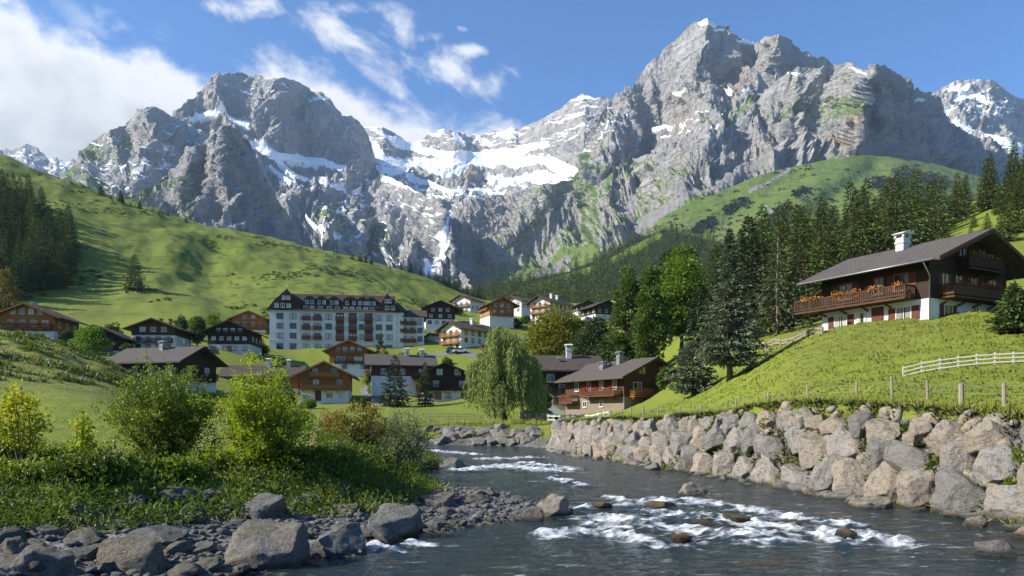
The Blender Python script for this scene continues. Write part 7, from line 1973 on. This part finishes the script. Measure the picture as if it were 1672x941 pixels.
# wire fence along the top of the boulder wall
fp = [(1570, 27.0, 0.80, 0.10), (1515, 29.0, 0.86, 0.055), (1457, 31.2, 0.88, 0.06), (1398, 34, 0.88, 0.06), (1318, 38.2, 0.86, 0.06), (1255, 42, 0.84, 0.06), (1250, 42.3, 0.8, 0.05), (1201, 46, 0.88, 0.06), (1145, 50, 0.9, 0.06), (1133, 51, 0.85, 0.06), (1110, 54, 0.9, 0.07), (1074, 60, 0.95, 0.07),
      (1050, 64, 0.95, 0.08), (1031, 67, 0.95, 0.08), (1015, 70, 0.95, 0.08), (998, 73, 0.95, 0.08), (982, 76, 1.0, 0.08), (1640, 25.2, 0.8, 0.07), (1720, 23.5, 0.8, 0.07)]
fp.sort(key=lambda q: -q[0])
f0 = Vector(((1457 - CX) / F * 31.2, 31.2, 0)); f0.z = gz(f0.x, f0.y)
fence = thing('wire_fence', 'low wire fence on weathered wooden posts running above the boulder wall', 'fence', f0)
tops = []
for px, Y, h, w in fp:
    x = (px - CX) / F * Y; z = gz(x, Y)
    lx, ly = rd.uniform(-0.05, 0.05), rd.uniform(-0.04, 0.04)
    m = MB().tube([(0, 0, -0.3), (lx * 0.5, ly * 0.5, h * 0.5), (lx, ly, h)], [w, w * 0.95, w * 0.85], 7)
    o = m.build('post', WOODP, fence); o.location = Vector((x, Y, z)) - f0
    tops.append(Vector((x, Y, z)) - f0)
m = MB()
for a, b in zip(tops[:-1], tops[1:]):
    for fz in (0.45, 0.72): m.tube([a + Vector((0, 0, fz)), (a + b) / 2 + Vector((0, 0, fz - 0.03)), b + Vector((0, 0, fz))], 0.008, 4)
m.build('wire', WIRE, fence)

def rail_fence(name, label, pix, hpx, nrails, mat, pw, rail, y0, y1, lean=0.0, span=None):
    pts = [ray_ground(px, py, y0, y1) for px, py in pix]
    ya = float(np.median([q.y for q in pts[:3]])); yb = float(np.median([q.y for q in pts[-3:]]))
    if span: ya, yb = span
    for i, ((px, py), q) in enumerate(zip(pix, pts)):      # a straight run over the ground
        Y = ya + (yb - ya) * i / (len(pix) - 1); x = (px - CX) / F * Y; pts[i] = Vector((x, Y, gz(x, Y)))
    o0 = pts[0].copy()
    f = thing(name, label, 'fence', o0)
    m = MB(); zs = []
    for p in pts:
        h = hpx * p.y / F; zs.append(h)
        q = p - o0; lx = rd.uniform(-lean, lean)
        MB().box(-pw / 2, pw / 2, -pw / 2, pw / 2, -0.3, h * 1.06).build('post', mat, f).location = q
    for a, b, ha, hb_ in zip(pts[:-1], pts[1:], zs[:-1], zs[1:]):
        for k in range(nrails):
            t = (k + 0.55) / (nrails - 0.1)
            m.bar(a - o0 + Vector((0, -pw / 2 - rail * .2, ha * t + rd.uniform(-lean, lean))), b - o0 + Vector((0, -pw / 2 - rail * .2, hb_ * t + rd.uniform(-lean, lean))), rail * 0.5, rail)
    m.build('rails', mat, f)
    return f
n = 9
rail_fence('white_fence', 'white painted rail fence on the lawn below the big chalet', [(1475 + 30 * i, 619 - 2.5 * i) for i in range(n)], 19, 3, PALEP, 0.065, 0.055, 26, 60, 0.0, (37.5, 35.0))
rail_fence('wooden_fence', 'old wooden rail fence climbing from the silver spruce to the big chalet', [(1205 + 11.5 * i, 571 - 1.95 * i) for i in range(13)], 11, 2, WOODP, 0.14, 0.14, 58, 110, 0.08)
rail_fence('white_rail_fence', 'grey white rail fence on the far bank left of the willow', [(688 + 14.5 * i, 686 + 0.15 * i) for i in range(8)], 11, 3, PALEP, 0.09, 0.07, 80, 130)
rail_fence('garden_fence', 'pale post fence before the tall dark house and the timber house', [(868 + 9 * i, 687 - 0.2 * i) for i in range(15)], 12, 2, WHITEP, 0.16, 0.10, 76, 118)

# paths and a parking strip, laid over the ground
ASPH = simple_mat('grey_asphalt', (0.17, 0.168, 0.165), 0.9, 0.15, 0.8)
def path(name, pix, width, y0=60, y1=330, lift=0.07):
    pts = [ray_ground(px, py, y0, y1) if len(q) == 0 else P(px, py, q[0]) for px, py, *q in pix]
    fine = []
    for a, b in zip(pts[:-1], pts[1:]):
        for i in range(14): fine.append(a.lerp(b, i / 14))
    fine.append(pts[-1])
    V = []
    for i, p in enumerate(fine):
        d = fine[min(i + 1, len(fine) - 1)] - fine[max(i - 1, 0)]; d.z = 0; d.normalize(); s = Vector((d.y, -d.x, 0))
        for k in range(-3, 4):
            q = p + s * (width * k / 6); V.append((q.x, q.y, gz(q.x, q.y) + lift))
    me = mesh_from(name, V, grid_faces(len(fine), 7), True, None, [ASPH])
    tag(link(name, me), kind='structure')
path('path', [(612, 664), (606, 650), (598, 637), (612, 626), (640, 618)], 3.2)
path('road', [(690, 578, 205), (722, 578, 206), (752, 580, 208), (790, 588, 200)], 5.0)
path('road', [(880, 552, 238), (845, 556, 236), (800, 552, 240)], 4.0)
path('path', [(860, 690, 98), (900, 688, 103), (940, 682, 108)], 3.5)

# parked cars, small in the picture
CARG = simple_mat('car_glass', (0.02, 0.025, 0.03), 0.08, 0.05, 3, 0.6)
TYRE = simple_mat('tyre_rubber', (0.03, 0.03, 0.03), 0.85)
def car(px, py, Y, rz, col, label):
    p = P(px, py, Y); p.z = gz(p.x, p.y) + 0.09
    c = thing('parked_car', label, 'car', p, R(rz), 'cars parked by the houses')
    mat = simple_mat('car_paint', col, 0.3, 0.03, 3, 0.6)
    MB().prism([(-2.1, 0.32), (2.1, 0.32), (2.12, 0.75), (1.2, 0.92), (-2.05, 0.95), (-2.14, 0.7)], 'y', -0.85, 0.85).build('body', mat, c, bevel=0.05)
    MB().prism([(-1.85, 0.94), (0.95, 0.91), (0.35, 1.42), (-1.5, 1.45)], 'y', -0.74, 0.74).build('cabin_glass', CARG, c, bevel=0.04)
    MB().prism([(-1.5, 1.455), (0.35, 1.43), (0.2, 1.5), (-1.4, 1.52)], 'y', -0.7, 0.7).build('car_roof', mat, c)
    for x in (-1.3, 1.3):
        for y in (-0.84, 0.84):
            m = MB().tube([(x, y - 0.1, 0.32), (x, y + 0.1, 0.32)], 0.32, 12); m.build('wheel', TYRE, c)
car(893, 685, 104, 8, (0.65, 0.65, 0.64), 'white car parked before the base of the tall dark house')
car(872, 686, 103, 4, (0.12, 0.13, 0.15), 'dark grey car parked left of the white one behind the willow')
car(739, 580, 207, 20, (0.10, 0.22, 0.12), 'dark green car on the parking strip left of the white three storey house')
car(752, 582, 206, 10, (0.68, 0.68, 0.66), 'white car at the right end of the hotel parking strip')
# ================================================================== the air between here and the mountains
mb = MB().box(-9500, 9500, -420, 8400, -40, 2350)
t = NT('valley_haze')
vol = t.n('ShaderNodeVolumePrincipled')
vol.inputs['Density'].default_value = 4.2e-5
vol.inputs['Color'].default_value = (0.55, 0.75, 1.0, 1)
vol.inputs['Anisotropy'].default_value = 0.15
t.l(vol.outputs[0], t.out.inputs['Volume'])
o = mb.build('haze', t.m); tag(o, kind='stuff')
o['label'] = 'thin blue haze filling the valley'
